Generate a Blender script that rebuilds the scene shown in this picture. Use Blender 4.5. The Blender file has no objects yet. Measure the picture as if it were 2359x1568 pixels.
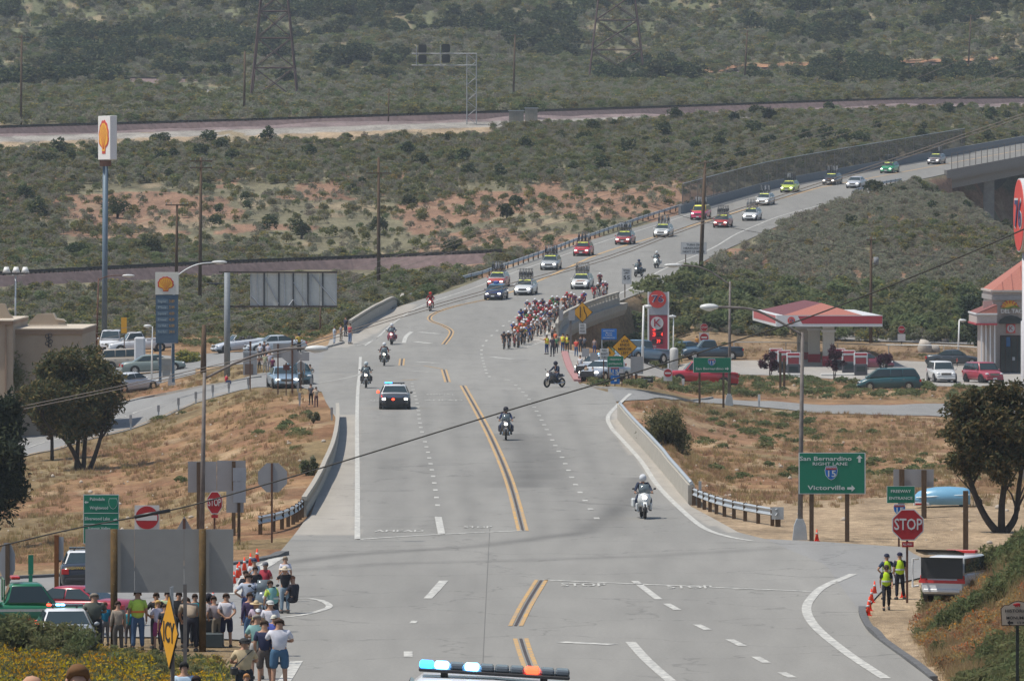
import bpy, bmesh, math, random
import numpy as np
from mathutils import Vector, Matrix
random.seed(7); RNG = np.random.default_rng(7)
D2R = math.radians
SC = bpy.context.scene
# ---------------------------------------------------------------- camera, sky, sun, exposure
FP, HY, CX, CH = 15678.0, 443.0, 1179.0, 13.0      # focal length, horizon row, centre column (2358 x 1568 frame), camera height
cam = bpy.data.cameras.new('camera'); cam.sensor_width = 36; cam.lens = FP/2358*36
cam.shift_y = -(784-HY)/2358; cam.clip_start = 1; cam.clip_end = 9000
camo = bpy.data.objects.new('camera', cam); SC.collection.objects.link(camo)
camo.location = (0, 0, CH); camo.rotation_euler = (D2R(90), 0, 0); SC.camera = camo
W = bpy.data.worlds.new('World'); SC.world = W; W.use_nodes = True
nt = W.node_tree; nt.nodes.clear()
sky = nt.nodes.new('ShaderNodeTexSky'); sky.sky_type = 'NISHITA'; sky.sun_disc = False
SUN_EL, SUN_AZ = D2R(63), D2R(-101)                 # azimuth measured from +Y (away from camera) towards +X
sky.sun_elevation = SUN_EL; sky.sun_rotation = SUN_AZ; sky.air_density = 1.2; sky.dust_density = 2.0; sky.altitude = 900
bg = nt.nodes.new('ShaderNodeBackground'); bg.inputs[1].default_value = 0.118
wo = nt.nodes.new('ShaderNodeOutputWorld')
nt.links.new(sky.outputs[0], bg.inputs[0]); nt.links.new(bg.outputs[0], wo.inputs[0])
sl = bpy.data.lights.new('sun', 'SUN'); sl.energy = 4.6; sl.angle = D2R(0.55); sl.color = (1.0, 0.94, 0.84)
so = bpy.data.objects.new('sun', sl); SC.collection.objects.link(so)
sd = Vector((math.sin(SUN_AZ)*math.cos(SUN_EL), math.cos(SUN_AZ)*math.cos(SUN_EL), math.sin(SUN_EL)))
so.rotation_euler = (-sd).to_track_quat('-Z', 'Y').to_euler(); so.location = (0, 0, 200)
SC.view_settings.view_transform = 'Standard'; SC.view_settings.look = 'None'
SC.view_settings.exposure = 0.0; SC.view_settings.gamma = 1; SC.view_settings.use_curve_mapping = False
SC.cycles.max_bounces = 5; SC.cycles.diffuse_bounces = 3; SC.cycles.glossy_bounces = 2; SC.cycles.transparent_max_bounces = 8
SC.cycles.volume_bounces = 0; SC.cycles.volume_step_rate = 4

# ---------------------------------------------------------------- materials
MATS = {}
def _new(name):
    m = bpy.data.materials.new(name); m.use_nodes = True
    n = m.node_tree.nodes; return m, n, m.node_tree.links, n['Principled BSDF']
def mat(name, rgb=(.5, .5, .5), rough=.6, metal=0, var=.12, scale=6, emis=0, coat=0, objcol=False, alpha=1, bump=0, stretch=None):
    if name in MATS: return MATS[name]
    m, n, L, b = _new(name)
    b.inputs['Roughness'].default_value = rough; b.inputs['Metallic'].default_value = metal
    b.inputs['Coat Weight'].default_value = coat
    if rough > .55: b.inputs['Specular IOR Level'].default_value = .25
    if objcol:
        src = n.new('ShaderNodeObjectInfo').outputs['Color']
    else:
        r = n.new('ShaderNodeRGB'); r.outputs[0].default_value = (*rgb, 1); src = r.outputs[0]
    if var > 0:
        tc = n.new('ShaderNodeTexCoord'); mp = n.new('ShaderNodeMapping')
        if stretch: mp.inputs['Scale'].default_value = stretch
        ns = n.new('ShaderNodeTexNoise'); ns.inputs['Scale'].default_value = scale; ns.inputs['Detail'].default_value = 4
        mr = n.new('ShaderNodeMapRange'); mr.inputs['From Min'].default_value = .25; mr.inputs['From Max'].default_value = .75
        mr.inputs['To Min'].default_value = 1-var; mr.inputs['To Max'].default_value = 1+var
        mx = n.new('ShaderNodeVectorMath'); mx.operation = 'SCALE'
        L.new(tc.outputs['Object'], mp.inputs[0]); L.new(mp.outputs[0], ns.inputs['Vector']); L.new(ns.outputs['Fac'], mr.inputs['Value'])
        L.new(src, mx.inputs[0]); L.new(mr.outputs[0], mx.inputs['Scale']); L.new(mx.outputs[0], b.inputs['Base Color'])
        if bump:
            bp = n.new('ShaderNodeBump'); bp.inputs['Strength'].default_value = bump
            L.new(ns.outputs['Fac'], bp.inputs['Height']); L.new(bp.outputs[0], b.inputs['Normal'])
    else:
        L.new(src, b.inputs['Base Color'])
    if emis:
        b.inputs['Emission Color'].default_value = (*rgb, 1); b.inputs['Emission Strength'].default_value = emis
    if alpha < 1: b.inputs['Alpha'].default_value = alpha
    MATS[name] = m; return m
PAINT = mat('vehicle_paint', rough=.3, coat=.5, objcol=True, var=.04, scale=3)
CLOTH = mat('cloth', rough=.85, objcol=True, var=.12, scale=7)
PLAIN = mat('plain_surface', rough=.6, objcol=True, var=.08, scale=5)
SKIN = mat('skin', (.42, .24, .16), .6, var=.1)
GLASS = mat('car_glass', (.03, .045, .05), .08, var=0)
RUBBER = mat('rubber', (.018, .018, .018), .8)
BLACK = mat('black_trim', (.02, .02, .022), .45)
CHROME = mat('chrome', (.6, .6, .62), .18, 1, var=.05)
ALU = mat('bare_aluminium', (.36, .38, .41), .5, .25, var=.1, scale=3)
GALV = mat('galvanized_steel', (.42, .45, .47), .5, .4, var=.12, scale=4)
WOOD = mat('weathered_timber', (.10, .065, .04), .9, var=.35, scale=9, bump=.3, stretch=(6, 6, .6))
RUST = mat('rusty_steel', (.12, .06, .04), .8, var=.3, scale=8)
CONC = mat('concrete', (.36, .335, .29), .85, var=.15, scale=2.5)
CONCD = mat('grey_concrete', (.30, .29, .27), .85, var=.18, scale=1.5)
WHITE = mat('white_paint', (.72, .72, .70), .55, var=.06)
WORN = None
LAMP = mat('lit_headlight', (1, .93, .8), emis=3.2, var=0)
AMBER = mat('lit_amber_lamp', (1, .55, .15), emis=3, var=0)
BLUEL = mat('lit_blue_beacon', (.02, .28, 1), emis=9, var=0)
REDL = mat('lit_red_beacon', (1, .05, .02), emis=6, var=0)
REDT = mat('red_lens', (.45, .02, .02), .25, var=0)
CLEAR = mat('clear_lens', (.6, .62, .63), .12, var=0)
CYANL = mat('white_strobe', (.15, .5, 1), emis=11, var=0)

# ---------------------------------------------------------------- object helpers
COL = SC.collection
def obj(name, data, parent=None, loc=None, rz=None, color=None):
    o = bpy.data.objects.new(name, data); COL.objects.link(o)
    if parent is not None: o.parent = parent
    if loc is not None: o.location = loc
    if rz is not None: o.rotation_euler[2] = rz
    if color is not None: o.color = (*color[:3], 1)
    return o
def tag(o, label=None, cat=None, group=None, kind=None):
    if label: o['label'] = label
    if cat: o['category'] = cat
    if group: o['group'] = group
    if kind: o['kind'] = kind
    return o
def thing(name, label, cat, loc=(0, 0, 0), rz=0, group=None):
    o = obj(name, None, loc=loc, rz=rz); o.empty_display_size = .2
    return tag(o, label, cat, group)
def mesh_of(bm, mats, name='mesh', smooth=False):
    me = bpy.data.meshes.new(name); bm.to_mesh(me); bm.free()
    for m in (mats if isinstance(mats, (list, tuple)) else [mats]): me.materials.append(m)
    if smooth: me.polygons.foreach_set('use_smooth', [True]*len(me.polygons))
    return me
def part(name, bm, mats, parent, smooth=False, color=None, label=None, loc=None, rz=None):
    o = obj(name, mesh_of(bm, mats, name, smooth), parent, loc, rz, color)
    if label: o['label'] = label
    return o
def copy_tree(o, parent=None):
    c = o.copy(); COL.objects.link(c)
    if parent is not None: c.parent = parent
    for ch in o.children: copy_tree(ch, c)
    return c
def BM(): return bmesh.new()
def box(bm, x0, x1, y0, y1, z0, z1, mi=0, rot=None, at=(0, 0, 0), bev=0):
    vs = [Vector((x, y, z)) for z in (z0, z1) for y in (y0, y1) for x in (x0, x1)]
    if rot is not None: vs = [rot @ v for v in vs]
    v = [bm.verts.new(p+Vector(at)) for p in vs]
    fs = []
    for q in ((0, 2, 3, 1), (4, 5, 7, 6), (0, 1, 5, 4), (2, 6, 7, 3), (0, 4, 6, 2), (1, 3, 7, 5)):
        f = bm.faces.new([v[i] for i in q]); f.material_index = mi; fs.append(f)
    if bev:
        es = list({e for f in fs for e in f.edges})
        r = bmesh.ops.bevel(bm, geom=es, offset=bev, segments=1, affect='EDGES')
        for f in r['faces']: f.material_index = mi
    return bm
def tube(bm, pts, r, n=6, mi=0, cap=True):
    pts = [Vector(p) for p in pts]
    rs = r if isinstance(r, (list, tuple)) else [r]*len(pts)
    rings = []
    for i, p in enumerate(pts):
        d = (pts[min(i+1, len(pts)-1)]-pts[max(i-1, 0)]).normalized()
        a = Vector((0, 0, 1)) if abs(d.z) < .9 else Vector((1, 0, 0))
        u = d.cross(a).normalized(); v = d.cross(u)
        rings.append([bm.verts.new(p+(u*math.cos(2*math.pi*k/n)+v*math.sin(2*math.pi*k/n))*rs[i]) for k in range(n)])
    for a, b in zip(rings, rings[1:]):
        for k in range(n):
            f = bm.faces.new((a[k], a[(k+1) % n], b[(k+1) % n], b[k])); f.material_index = mi; f.smooth = n > 5
    if cap:
        for rg in (rings[0][::-1], rings[-1]):
            f = bm.faces.new(rg); f.material_index = mi
    return bm
def ring(bm, c, R, r, axis='x', n=18, m=5, mi=0):
    vs = []
    for i in range(n):
        a = 2*math.pi*i/n; row = []
        for j in range(m):
            b = 2*math.pi*j/m; q = R+r*math.cos(b); h = r*math.sin(b)
            p = (h, q*math.cos(a), q*math.sin(a)) if axis == 'x' else (q*math.cos(a), q*math.sin(a), h) if axis == 'z' else (q*math.cos(a), h, q*math.sin(a))
            row.append(bm.verts.new(Vector(p)+Vector(c)))
        vs.append(row)
    for i in range(n):
        for j in range(m):
            f = bm.faces.new((vs[i][j], vs[(i+1) % n][j], vs[(i+1) % n][(j+1) % m], vs[i][(j+1) % m])); f.material_index = mi; f.smooth = True
    return bm
def prism(bm, poly, d0, d1, axis='y', mi=0):
    """extrude a closed 2D outline (x,z) along y, or (x,y) along z, or (y,z) along x"""
    def P(p, d): return {'y': (p[0], d, p[1]), 'z': (p[0], p[1], d), 'x': (d, p[0], p[1])}[axis]
    a = [bm.verts.new(P(p, d0)) for p in poly]; b = [bm.verts.new(P(p, d1)) for p in poly]
    fs = [bm.faces.new(a), bm.faces.new(b[::-1])]
    n = len(poly)
    for i in range(n): fs.append(bm.faces.new((a[i], b[i], b[(i+1) % n], a[(i+1) % n])))
    for f in fs: f.material_index = mi
    bmesh.ops.recalc_face_normals(bm, faces=fs)
    return bm
def ball(bm, c, rx, ry=None, rz=None, sub=2, mi=0):
    ry = rx if ry is None else ry; rz = rx if rz is None else rz
    r = bmesh.ops.create_icosphere(bm, subdivisions=sub, radius=1)
    for v in r['verts']: v.co = Vector((v.co.x*rx+c[0], v.co.y*ry+c[1], v.co.z*rz+c[2]))
    for f in {f for v in r['verts'] for f in v.link_faces}: f.material_index = mi; f.smooth = True
    return bm
def circle(r, n=24, cx=0, cy=0, a0=0): return [(cx+r*math.cos(a0+2*math.pi*i/n), cy+r*math.sin(a0+2*math.pi*i/n)) for i in range(n)]
def text(parent, s, size, x, y, z, m, w=None, name='lettering', rot=None, align='CENTER', depth=.004, space=1.0, rz=0):
    """flat lettering on a face looking towards -Y (x right, z up)"""
    cu = bpy.data.curves.new('t', 'FONT'); cu.body = s; cu.size = size; cu.align_x = align; cu.align_y = 'CENTER'
    cu.extrude = depth; cu.space_character = space; cu.resolution_u = 2; cu.offset = size*.012
    to = bpy.data.objects.new('t', cu); COL.objects.link(to)
    me = bpy.data.meshes.new_from_object(to); bpy.data.objects.remove(to); bpy.data.curves.remove(cu)
    xs = [v.co.x for v in me.vertices]
    sx = 1
    if w and xs: sx = w/max(1e-6, max(xs)-min(xs))
    for v in me.vertices: v.co.x *= sx
    me.materials.clear(); me.materials.append(m)
    o = obj(name, me, parent, (x, y, z)); o.rotation_euler = rot or (D2R(90), 0, rz)
    return o

# ---------------------------------------------------------------- relief: columns of (distance, height) fanned out over the valley
def fbm(x, y, s, seed=0, oct=3):
    out = np.zeros(np.broadcast(x, y).shape); a = 1.0; tot = 0
    for k in range(oct):
        xs, ys = np.asarray(x)/s+seed*17.3, np.asarray(y)/s+seed*9.1
        xi, yi = np.floor(xs), np.floor(ys); fx, fy = xs-xi, ys-yi
        fx = fx*fx*(3-2*fx); fy = fy*fy*(3-2*fy)
        def h(i, j):
            v = np.sin(i*127.1+j*311.7+seed*74.7)*43758.5453; return v-np.floor(v)
        out = out+a*((h(xi, yi)*(1-fx)+h(xi+1, yi)*fx)*(1-fy)+(h(xi, yi+1)*(1-fx)+h(xi+1, yi+1)*fx)*fy)
        tot += a; a *= .5; s = s/2.03; seed += 1
    return out/tot
NEAR = [(-200, 20), (0, 11.4), (55, 7.5), (100, 4.1), (140, 1.55), (176, 0.0)]
FAR = [(1080, 25.6), (1300, 33.3), (1390, 36), (1440, 39.5), (1500, 46), (1560, 53.5), (1620, 62), (1750, 83), (2000, 125), (2800, 290), (4200, 500)]
COLS = {
 -600: [(235, 0), (290, -2), (350, -3), (560, -2), (640, 0), (700, 3.5), (760, 6), (830, 11), (900, 16.6), (925, 18), (950, 20.3)],
 0:    [(235, 0), (290, -2.2), (350, -3), (420, -3), (480, -2.5), (560, -1.2), (640, 0), (700, 3.5), (760, 5.9), (830, 11), (900, 16.6), (925, 18.4), (950, 20.6)],
 300:  [(235, 0), (290, -1.8), (350, -2.6), (420, -2.6), (480, -1.8), (560, -1), (640, 0), (705, 3.5), (760, 5.7), (830, 10.6), (900, 16.2), (930, 18.3), (962, 21)],
 600:  [(240, 0), (280, -.5), (350, -1.3), (420, -.7), (460, 0), (590, 0), (650, .8), (715, 3.8), (760, 5.7), (830, 10.6), (900, 16.0), (935, 18.3), (975, 21.7)],
 900:  [(240, 0), (280, 0), (590, 0), (650, 1.0), (730, 4.4), (770, 5.9), (830, 10), (890, 15.2), (945, 18.8), (990, 22.8)],
 1179: [(590, 0), (640, 2), (740, 5.8), (780, 7.6), (820, 10.2), (890, 15.2), (950, 19.2), (1010, 23.6)],
 1430: [(400, 0), (560, -.5), (580, -2.5), (600, -3.4), (645, -3.0), (675, 1.8), (720, 4.5), (790, 8.8), (840, 12), (940, 18.6), (1030, 23.7)],
 1600: [(255, 0), (290, -.4), (340, -1.2), (400, -1.7), (470, -1.2), (520, -1.6), (560, -2.2), (600, -2.6), (640, -1.2), (665, 1.6), (690, 3.6), (735, 6.0), (800, 9.0), (860, 13), (950, 18.4), (1050, 24.2)],
 1900: [(255, 0), (300, -.5), (350, -1.5), (400, -2.1), (470, -2.2), (540, -2.5), (600, -2.5), (645, -1.3), (700, 3.4), (770, 7.8), (850, 11.7), (885, 13.7), (930, 17.2), (1030, 22.4), (1075, 25.2)],
 2080: [(255, 0), (300, -.3), (350, -1.5), (400, -2.2), (470, -2.4), (540, -2.6), (600, -2.5), (645, -1.4), (700, 3.2), (770, 7.7), (850, 12.3), (905, 14.4), (935, 16.5), (1010, 20.8), (1095, 26.4)],
 2200: [(255, 0), (300, -.2), (350, -1.4), (400, -2.3), (470, -2.5), (540, -2.7), (600, -2.5), (645, -1.5), (700, 3.0), (770, 7.7), (842, 12.4), (880, 9.0), (920, 5), (955, 5), (985, 18.8), (1060, 23.6), (1120, 27.3)],
 2358: [(255, 0), (300, -.2), (350, -1.4), (400, -2.3), (470, -2.5), (540, -2.7), (600, -2.5), (645, -1.6), (700, 2.6), (770, 7.0), (800, 8.0), (840, 4.5), (930, 3), (1000, 3.4), (1025, 19.8), (1080, 23), (1150, 28.2)],
 3000: [(255, 0), (300, -.2), (350, -1.4), (400, -2.3), (470, -2.5), (600, -2.5), (645, -1.6), (700, 2), (780, 6), (850, 3), (1050, 3), (1080, 21), (1200, 28.5)],
}
CPX = np.array(sorted(COLS)); YG = np.arange(-200, 4200, 4.0); CZ = []
for p in sorted(COLS):
    t = NEAR+COLS[p]; t = t+[q for q in FAR if q[0] > t[-1][0]+40]
    z = np.interp(YG, [a for a, b in t], [b for a, b in t])
    k = np.array([1, 2, 3, 2, 1.])/9; z = np.convolve(np.pad(z, 2, 'edge'), k, 'valid'); CZ.append(z)
CZ = np.array(CZ)
def terr(X, Y):
    X = np.asarray(X, float); Y = np.asarray(Y, float)
    px = np.clip(X/np.maximum(Y, 40)*FP+CX, CPX[0], CPX[-1]-1)
    i = np.clip(np.searchsorted(CPX, px, 'right')-1, 0, len(CPX)-2); t = (px-CPX[i])/(CPX[i+1]-CPX[i]); t = t*t*(3-2*t)*.5+t*.5
    yi = np.clip((Y-YG[0])/4.0, 0, len(YG)-2.001); j = yi.astype(int); f = yi-j
    a = CZ[i, j]*(1-f)+CZ[i, j+1]*f; b = CZ[i+1, j]*(1-f)+CZ[i+1, j+1]*f
    z = a*(1-t)+b*t
    far = np.clip((Y-690)/120, 0, 1)
    z = z+far*((fbm(X, Y, 28, 3)-.5)*2.2*np.clip((Y-600)/600, 0, 2.2))
    vfar = np.clip((Y-1380)/150, 0, 1)
    z = z+vfar*((fbm(X, Y*.7, 42, 5, 3)-.5)*15)
    z = z+(fbm(X, Y, 7, 8, 2)-.5)*.25*np.clip((Y-150)/100, 0, 1)
    z = z+bank(X, Y)
    return z
def bank(X, Y):
    xe = np.interp(Y, [100, 150, 181, 200, 213, 230], [9.6, 10.4, 11.35, 11.5, 12.6, 16])
    b = np.clip((X-xe)*.62, 0, 3.6)*np.clip((236-Y)/26, 0, 1)
    return b+np.where((X > xe) & (Y < 234), (fbm(X, Y, 2.5, 4)-.5)*.5*np.clip((X-xe)*.7, 0, 1), 0)
CT = [(-100, 1179, 0), (180, 0, 0), (261, 0, 0)]
CL = [(650, 1120), (668, 1190), (700, 1290), (738, 1380), (776, 1500), (808, 1600), (838, 1700), (880, 1850), (894, 1900), (928, 2060), (1005, 2358)]
_cy = np.array([-200, 100, 261, 458, 560, 600, 620, 636]+[a for a, b in CL]+[1100, 1300]); 
_cx = np.array([1.5, 1.5, .4, -3.3, -5.6, -6.3, -5.8, -4.3]+[(b-CX)*a/FP for a, b in CL]+[105, 170])
_ug = np.arange(-200, 1300, 2.0)
def _sm(v, n): k = np.hanning(n+2)[1:-1]; k /= k.sum(); return np.convolve(np.pad(v, n//2, 'edge'), k, 'valid')
XCG = _sm(np.interp(_ug, _cy, _cx), 21); MG = np.gradient(XCG, 2.0)
RZG = _sm(np.interp(_ug, [-200, 0, 55, 100, 140, 176, 540, 560, 585, 620, 650, 668, 700, 738, 776, 808, 838, 880, 894, 928, 1005, 1100, 1300],
          [20, 11.4, 7.5, 4.1, 1.55, 0, 0, .3, .95, 1.85, 2.76, 3.41, 4.87, 6.30, 7.80, 9.13, 10.65, 13.0, 13.74, 15.55, 19.28, 23.9, 31]), 9)
MG = np.where(_ug < 560, 0, MG)
def Xc(u): return np.interp(u, _ug, XCG)
def Rz(u): return np.interp(u, _ug, RZG)
def Mu(u): return np.interp(u, _ug, MG)
def plan(px, y, z=0): Yv = (CH-z)*FP/(y-HY); return (px-CX)*Yv/FP, Yv
_L = [plan(*p) for p in [(560, 1568), (600, 1400), (640, 1275), (700, 1200), (716, 1185), (750, 1090), (775, 1000), (772, 960), (750, 925), (735, 890), (735, 840)]]
_R = [plan(*p) for p in [(2150, 1568), (2060, 1500), (1995, 1440), (1970, 1395), (1900, 1300), (1760, 1240), (1700, 1225), (1590, 1165), (1560, 1130), (1500, 1040), (1430, 950), (1410, 905), (1335, 885), (1312, 850), (1300, 810)]]
LT = [(60, -9), (150, -8.5)]+[(b, a-float(Xc(b))) for a, b in _L]+[(572, -9.5), (600, -7.9), (628, -6.4), (650, -6.3), (700, -6.2), (900, -6.0), (1300, -6)]
RT = [(60, 8), (150, 9)]+[(b, a-float(Xc(b))) for a, b in _R]+[(575, 9.3), (592, 9.7), (640, 13), (700, 13), (738, 12.7), (776, 11.5), (820, 9.7), (880, 8.6), (925, 7.6), (1300, 7)]
def lef(u): return np.interp(u, [a for a, b in LT], [b for a, b in LT])
def rig(u): return np.interp(u, [a for a, b in RT], [b for a, b in RT])
def uo(X, Y):
    m = Mu(Y); u = Y+m*(X-Xc(Y)); u = Y+Mu(u)*(X-Xc(u)); off = (X-Xc(u))*np.sqrt(1+Mu(u)**2); return u, off
def road_at(u, off): m = float(Mu(u)); n = math.sqrt(1+m*m); return Vector((float(Xc(u))+off/n, u-off*m/n, float(Rz(u))))
def ground(X, Y, top=False):
    X = np.asarray(X, float); Y = np.asarray(Y, float)
    u, off = uo(X, Y); t = terr(X, Y); r = Rz(u); l, g = lef(u), rig(u)
    dl, dr = l-off, off-g; inside = (dl < 0) & (dr < 0)
    wl = np.interp(u, [500, 560, 600, 700, 1000], [7, 5, 3, 5, 4.])
    wr = np.interp(u, [240, 260, 400, 420, 565, 578, 648, 662, 720, 900, 926, 930, 1200], [6, 4, 4, 8, 8, .8, .8, 5, 6, 5, 3, .4, .4])
    d = np.where(dl > 0, dl/wl, np.where(dr > 0, dr/wr, 0)); w = np.clip(d, 0, 1); w = w*w*(3-2*w)
    z = (r-.07)*(1-w)+t*w
    z = np.where(u > 931, np.where(off > -6.6, np.minimum(t, r-1.2), np.minimum(z, np.maximum(r+1.2, r+.35*(-off-6.6)))), z)
    z = np.where(u > 1080, t, z)
    if top: z = np.where(inside & (u < 1060), r+.0, z)
    return z
_YM = np.concatenate([np.arange(100, 700, .5), np.arange(700, 3000, 1.0)])
def hit(px, y, near=0, far=9e9):
    """where the sight line through that picture point meets the ground"""
    X = (px-CX)*_YM/FP; R = CH-(y-HY)*_YM/FP; g = ground(X, _YM, True)
    ok = (g >= R) & (_YM > near) & (_YM < far); i = int(np.argmax(ok))
    if not ok.any(): i = len(_YM)-1
    a, b = _YM[max(i-1, 0)], _YM[i]
    for _ in range(12):
        c = (a+b)/2
        if float(ground((px-CX)*c/FP, c, True)) >= CH-(y-HY)*c/FP: b = c
        else: a = c
    x = (px-CX)*b/FP
    return Vector((x, b, float(ground(x, b, True))))
def gz(x, y): return float(ground(x, y, True))
def pt(px, y, Y): return Vector(((px-CX)*Y/FP, Y, CH-(y-HY)*Y/FP))
def inpoly(px, py, poly):
    r = np.zeros(np.shape(px), bool); n = len(poly)
    for i in range(n):
        x0, y0 = poly[i]; x1, y1 = poly[(i+1) % n]
        c = ((y0 > py) != (y1 > py)) & (px < (x1-x0)*(py-y0)/((y1-y0) or 1e-9)+x0); r ^= c
    return r
# ---------------------------------------------------------------- ground sheet
def grid_mesh(name, V, nr, nc):
    me = bpy.data.meshes.new(name); me.vertices.add(nr*nc); me.vertices.foreach_set('co', V.reshape(-1))
    i = (np.arange(nr-1)[:, None]*nc+np.arange(nc-1)[None, :]).reshape(-1)
    q = np.stack([i, i+1, i+nc+1, i+nc], 1).reshape(-1)
    me.loops.add(len(q)); me.loops.foreach_set('vertex_index', q.astype(np.int32))
    me.polygons.add(len(i)); me.polygons.foreach_set('loop_start', (np.arange(len(i))*4).astype(np.int32))
    me.polygons.foreach_set('use_smooth', np.ones(len(i), bool)); me.update(calc_edges=True); return me
def vcol(me, name, C):
    a = me.attributes.new(name, 'FLOAT_COLOR', 'POINT'); C = np.concatenate([C, np.ones((len(C), 1))], 1)
    a.data.foreach_set('color', C.astype(np.float32).reshape(-1))
Yr = np.concatenate([np.arange(-60, 160, 6), np.arange(160, 300, .9), np.arange(300, 760, 1.3), np.arange(760, 1300, 2.2), np.arange(1300, 1800, 2.5), np.arange(1800, 2100, 8)])
Tc = np.concatenate([np.linspace(-.30, -.085, 30)[:-1], np.linspace(-.085, .085, 300), np.linspace(.085, .30, 30)[1:]])
XX = np.maximum(Yr[:, None], 60)*Tc[None, :]+np.where(Yr[:, None] < 60, (60-Yr[:, None])*Tc[None, :]*3, 0); YY = np.broadcast_to(Yr[:, None], XX.shape)
ZZ = ground(XX, YY)
PX = XX/np.maximum(YY, 40)*FP+CX; PY = HY+(CH-ZZ)*FP/np.maximum(YY, 40)
BROWN, TAN, RED, SOIL, GRAV, BED = (.255, .158, .085), (.33, .25, .165), (.245, .15, .10), (.165, .150, .095), (.29, .27, .24), (.20, .155, .15)
C = np.zeros(XX.shape+(3,)); C[:] = SOIL
def paint(mask, col, k=1.0): 
    m = np.clip(mask.astype(float)*k, 0, 1)[..., None]; C[:] = C*(1-m)+np.array(col)*m
n1 = fbm(XX, YY*.4, 14, 11); n2 = fbm(XX, YY*.35, 5, 21); n3 = fbm(XX*1.0, YY*.3, 2.2, 31)
paint((PY > 395) & (PY < 640) & (n1 > .44) & (YY > 640) & ((PY > 440) | (n2 > .5)), RED)
paint((YY > 1250), (.125, .130, .075)); paint((YY > 1250) & (n1 > .64), SOIL)
paint((YY > 640) & (n2 > .66), TAN, .5)
def band(px, y, pts, w0, w1, soft=.6):
    c = np.interp(px, [a for a, b in pts], [b for a, b in pts]); return np.clip((y-c-w0)/soft, 0, 1)*np.clip((c+w1-y)/soft, 0, 1)
RAIL1 = [(-300, 322), (0, 306), (300, 297), (600, 288), (1090, 272), (1500, 259), (2000, 241), (2230, 237), (2358, 236), (2700, 228)]
far1 = (YY > 860) & (YY < 1300)
paint(band(PX, PY, RAIL1, -3, 10)*far1, BED)
paint(band(PX, PY, RAIL1, 9, 24)*far1*(n2 < .75), GRAV)
paint(band(PX, PY, RAIL1, 22, 48)*far1*(PX < 1130)*(n2 < .62), TAN)
paint(band(PX, PY, [(1600, 167), (1750, 163), (2000, 158), (2358, 146)], -18, 3, 3)*(PX > 1590)*(YY > 1200)*(n1 > .3), (.36, .20, .12))
paint(band(PX, PY, [(280, 196), (560, 215)], -4, 6, 3)*(PX > 285)*(PX < 545)*(YY > 1100), GRAV)
paint((YY < 640) & (YY > 236), BROWN)
paint((YY < 640) & (YY > 236) & (n2 > .6), (.36, .26, .16), .7)
paint((YY < 500) & (YY > 240) & (n3 > .54), (.215, .115, .065), .75); paint((YY < 520) & (YY > 250) & (n1 > .52), (.175, .15, .08), .6)
paint((YY > 236) & (YY < 300) & (XX > 6), TAN, .9)
paint((YY > 560) & (YY < 660) & (PX > 1380), (.25, .17, .10), .8)
paint(YY <= 236, (.23, .17, .10)); 
paint((XX > 9) & (YY < 228) & (bank(XX, YY) < .15), TAN)
me = grid_mesh('ground', np.stack([XX, YY, ZZ], -1).astype(np.float32), *XX.shape); vcol(me, 'soil', C.reshape(-1, 3))
def soil_mat(name, attr, s1=.35, s2=3.0, var=.3, bumps=.6, dot=True):
    m, n, L, b = _new(name); b.inputs['Roughness'].default_value = .95; b.inputs['Specular IOR Level'].default_value = .1
    at = n.new('ShaderNodeAttribute'); at.attribute_name = attr
    tc0 = n.new('ShaderNodeTexCoord'); tc = n.new('ShaderNodeMapping'); tc.inputs['Scale'].default_value = (1, .35, 1); L.new(tc0.outputs['Object'], tc.inputs[0]); prev = at.outputs['Color']
    for s, k in ((s1, var), (s2, var*.8), (s2*6, var*.6)):
        ns = n.new('ShaderNodeTexNoise'); ns.inputs['Scale'].default_value = s; ns.inputs['Detail'].default_value = 5
        mr = n.new('ShaderNodeMapRange'); mr.inputs['From Min'].default_value = .3; mr.inputs['From Max'].default_value = .7
        mr.inputs['To Min'].default_value = 1-k; mr.inputs['To Max'].default_value = 1+k
        mx = n.new('ShaderNodeVectorMath'); mx.operation = 'SCALE'
        L.new(tc.outputs[0], ns.inputs['Vector']); L.new(ns.outputs['Fac'], mr.inputs['Value']); L.new(prev, mx.inputs[0]); L.new(mr.outputs[0], mx.inputs['Scale'])
        prev = mx.outputs[0]
    L.new(prev, b.inputs['Base Color'])
    bp = n.new('ShaderNodeBump'); bp.inputs['Strength'].default_value = bumps; bp.inputs['Distance'].default_value = .15
    L.new(ns.outputs['Fac'], bp.inputs['Height']); L.new(bp.outputs[0], b.inputs['Normal'])
    MATS[name] = m; return m
me.materials.append(soil_mat('dry_soil', 'soil'))
tag(obj('ground', me), kind='structure')

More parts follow.
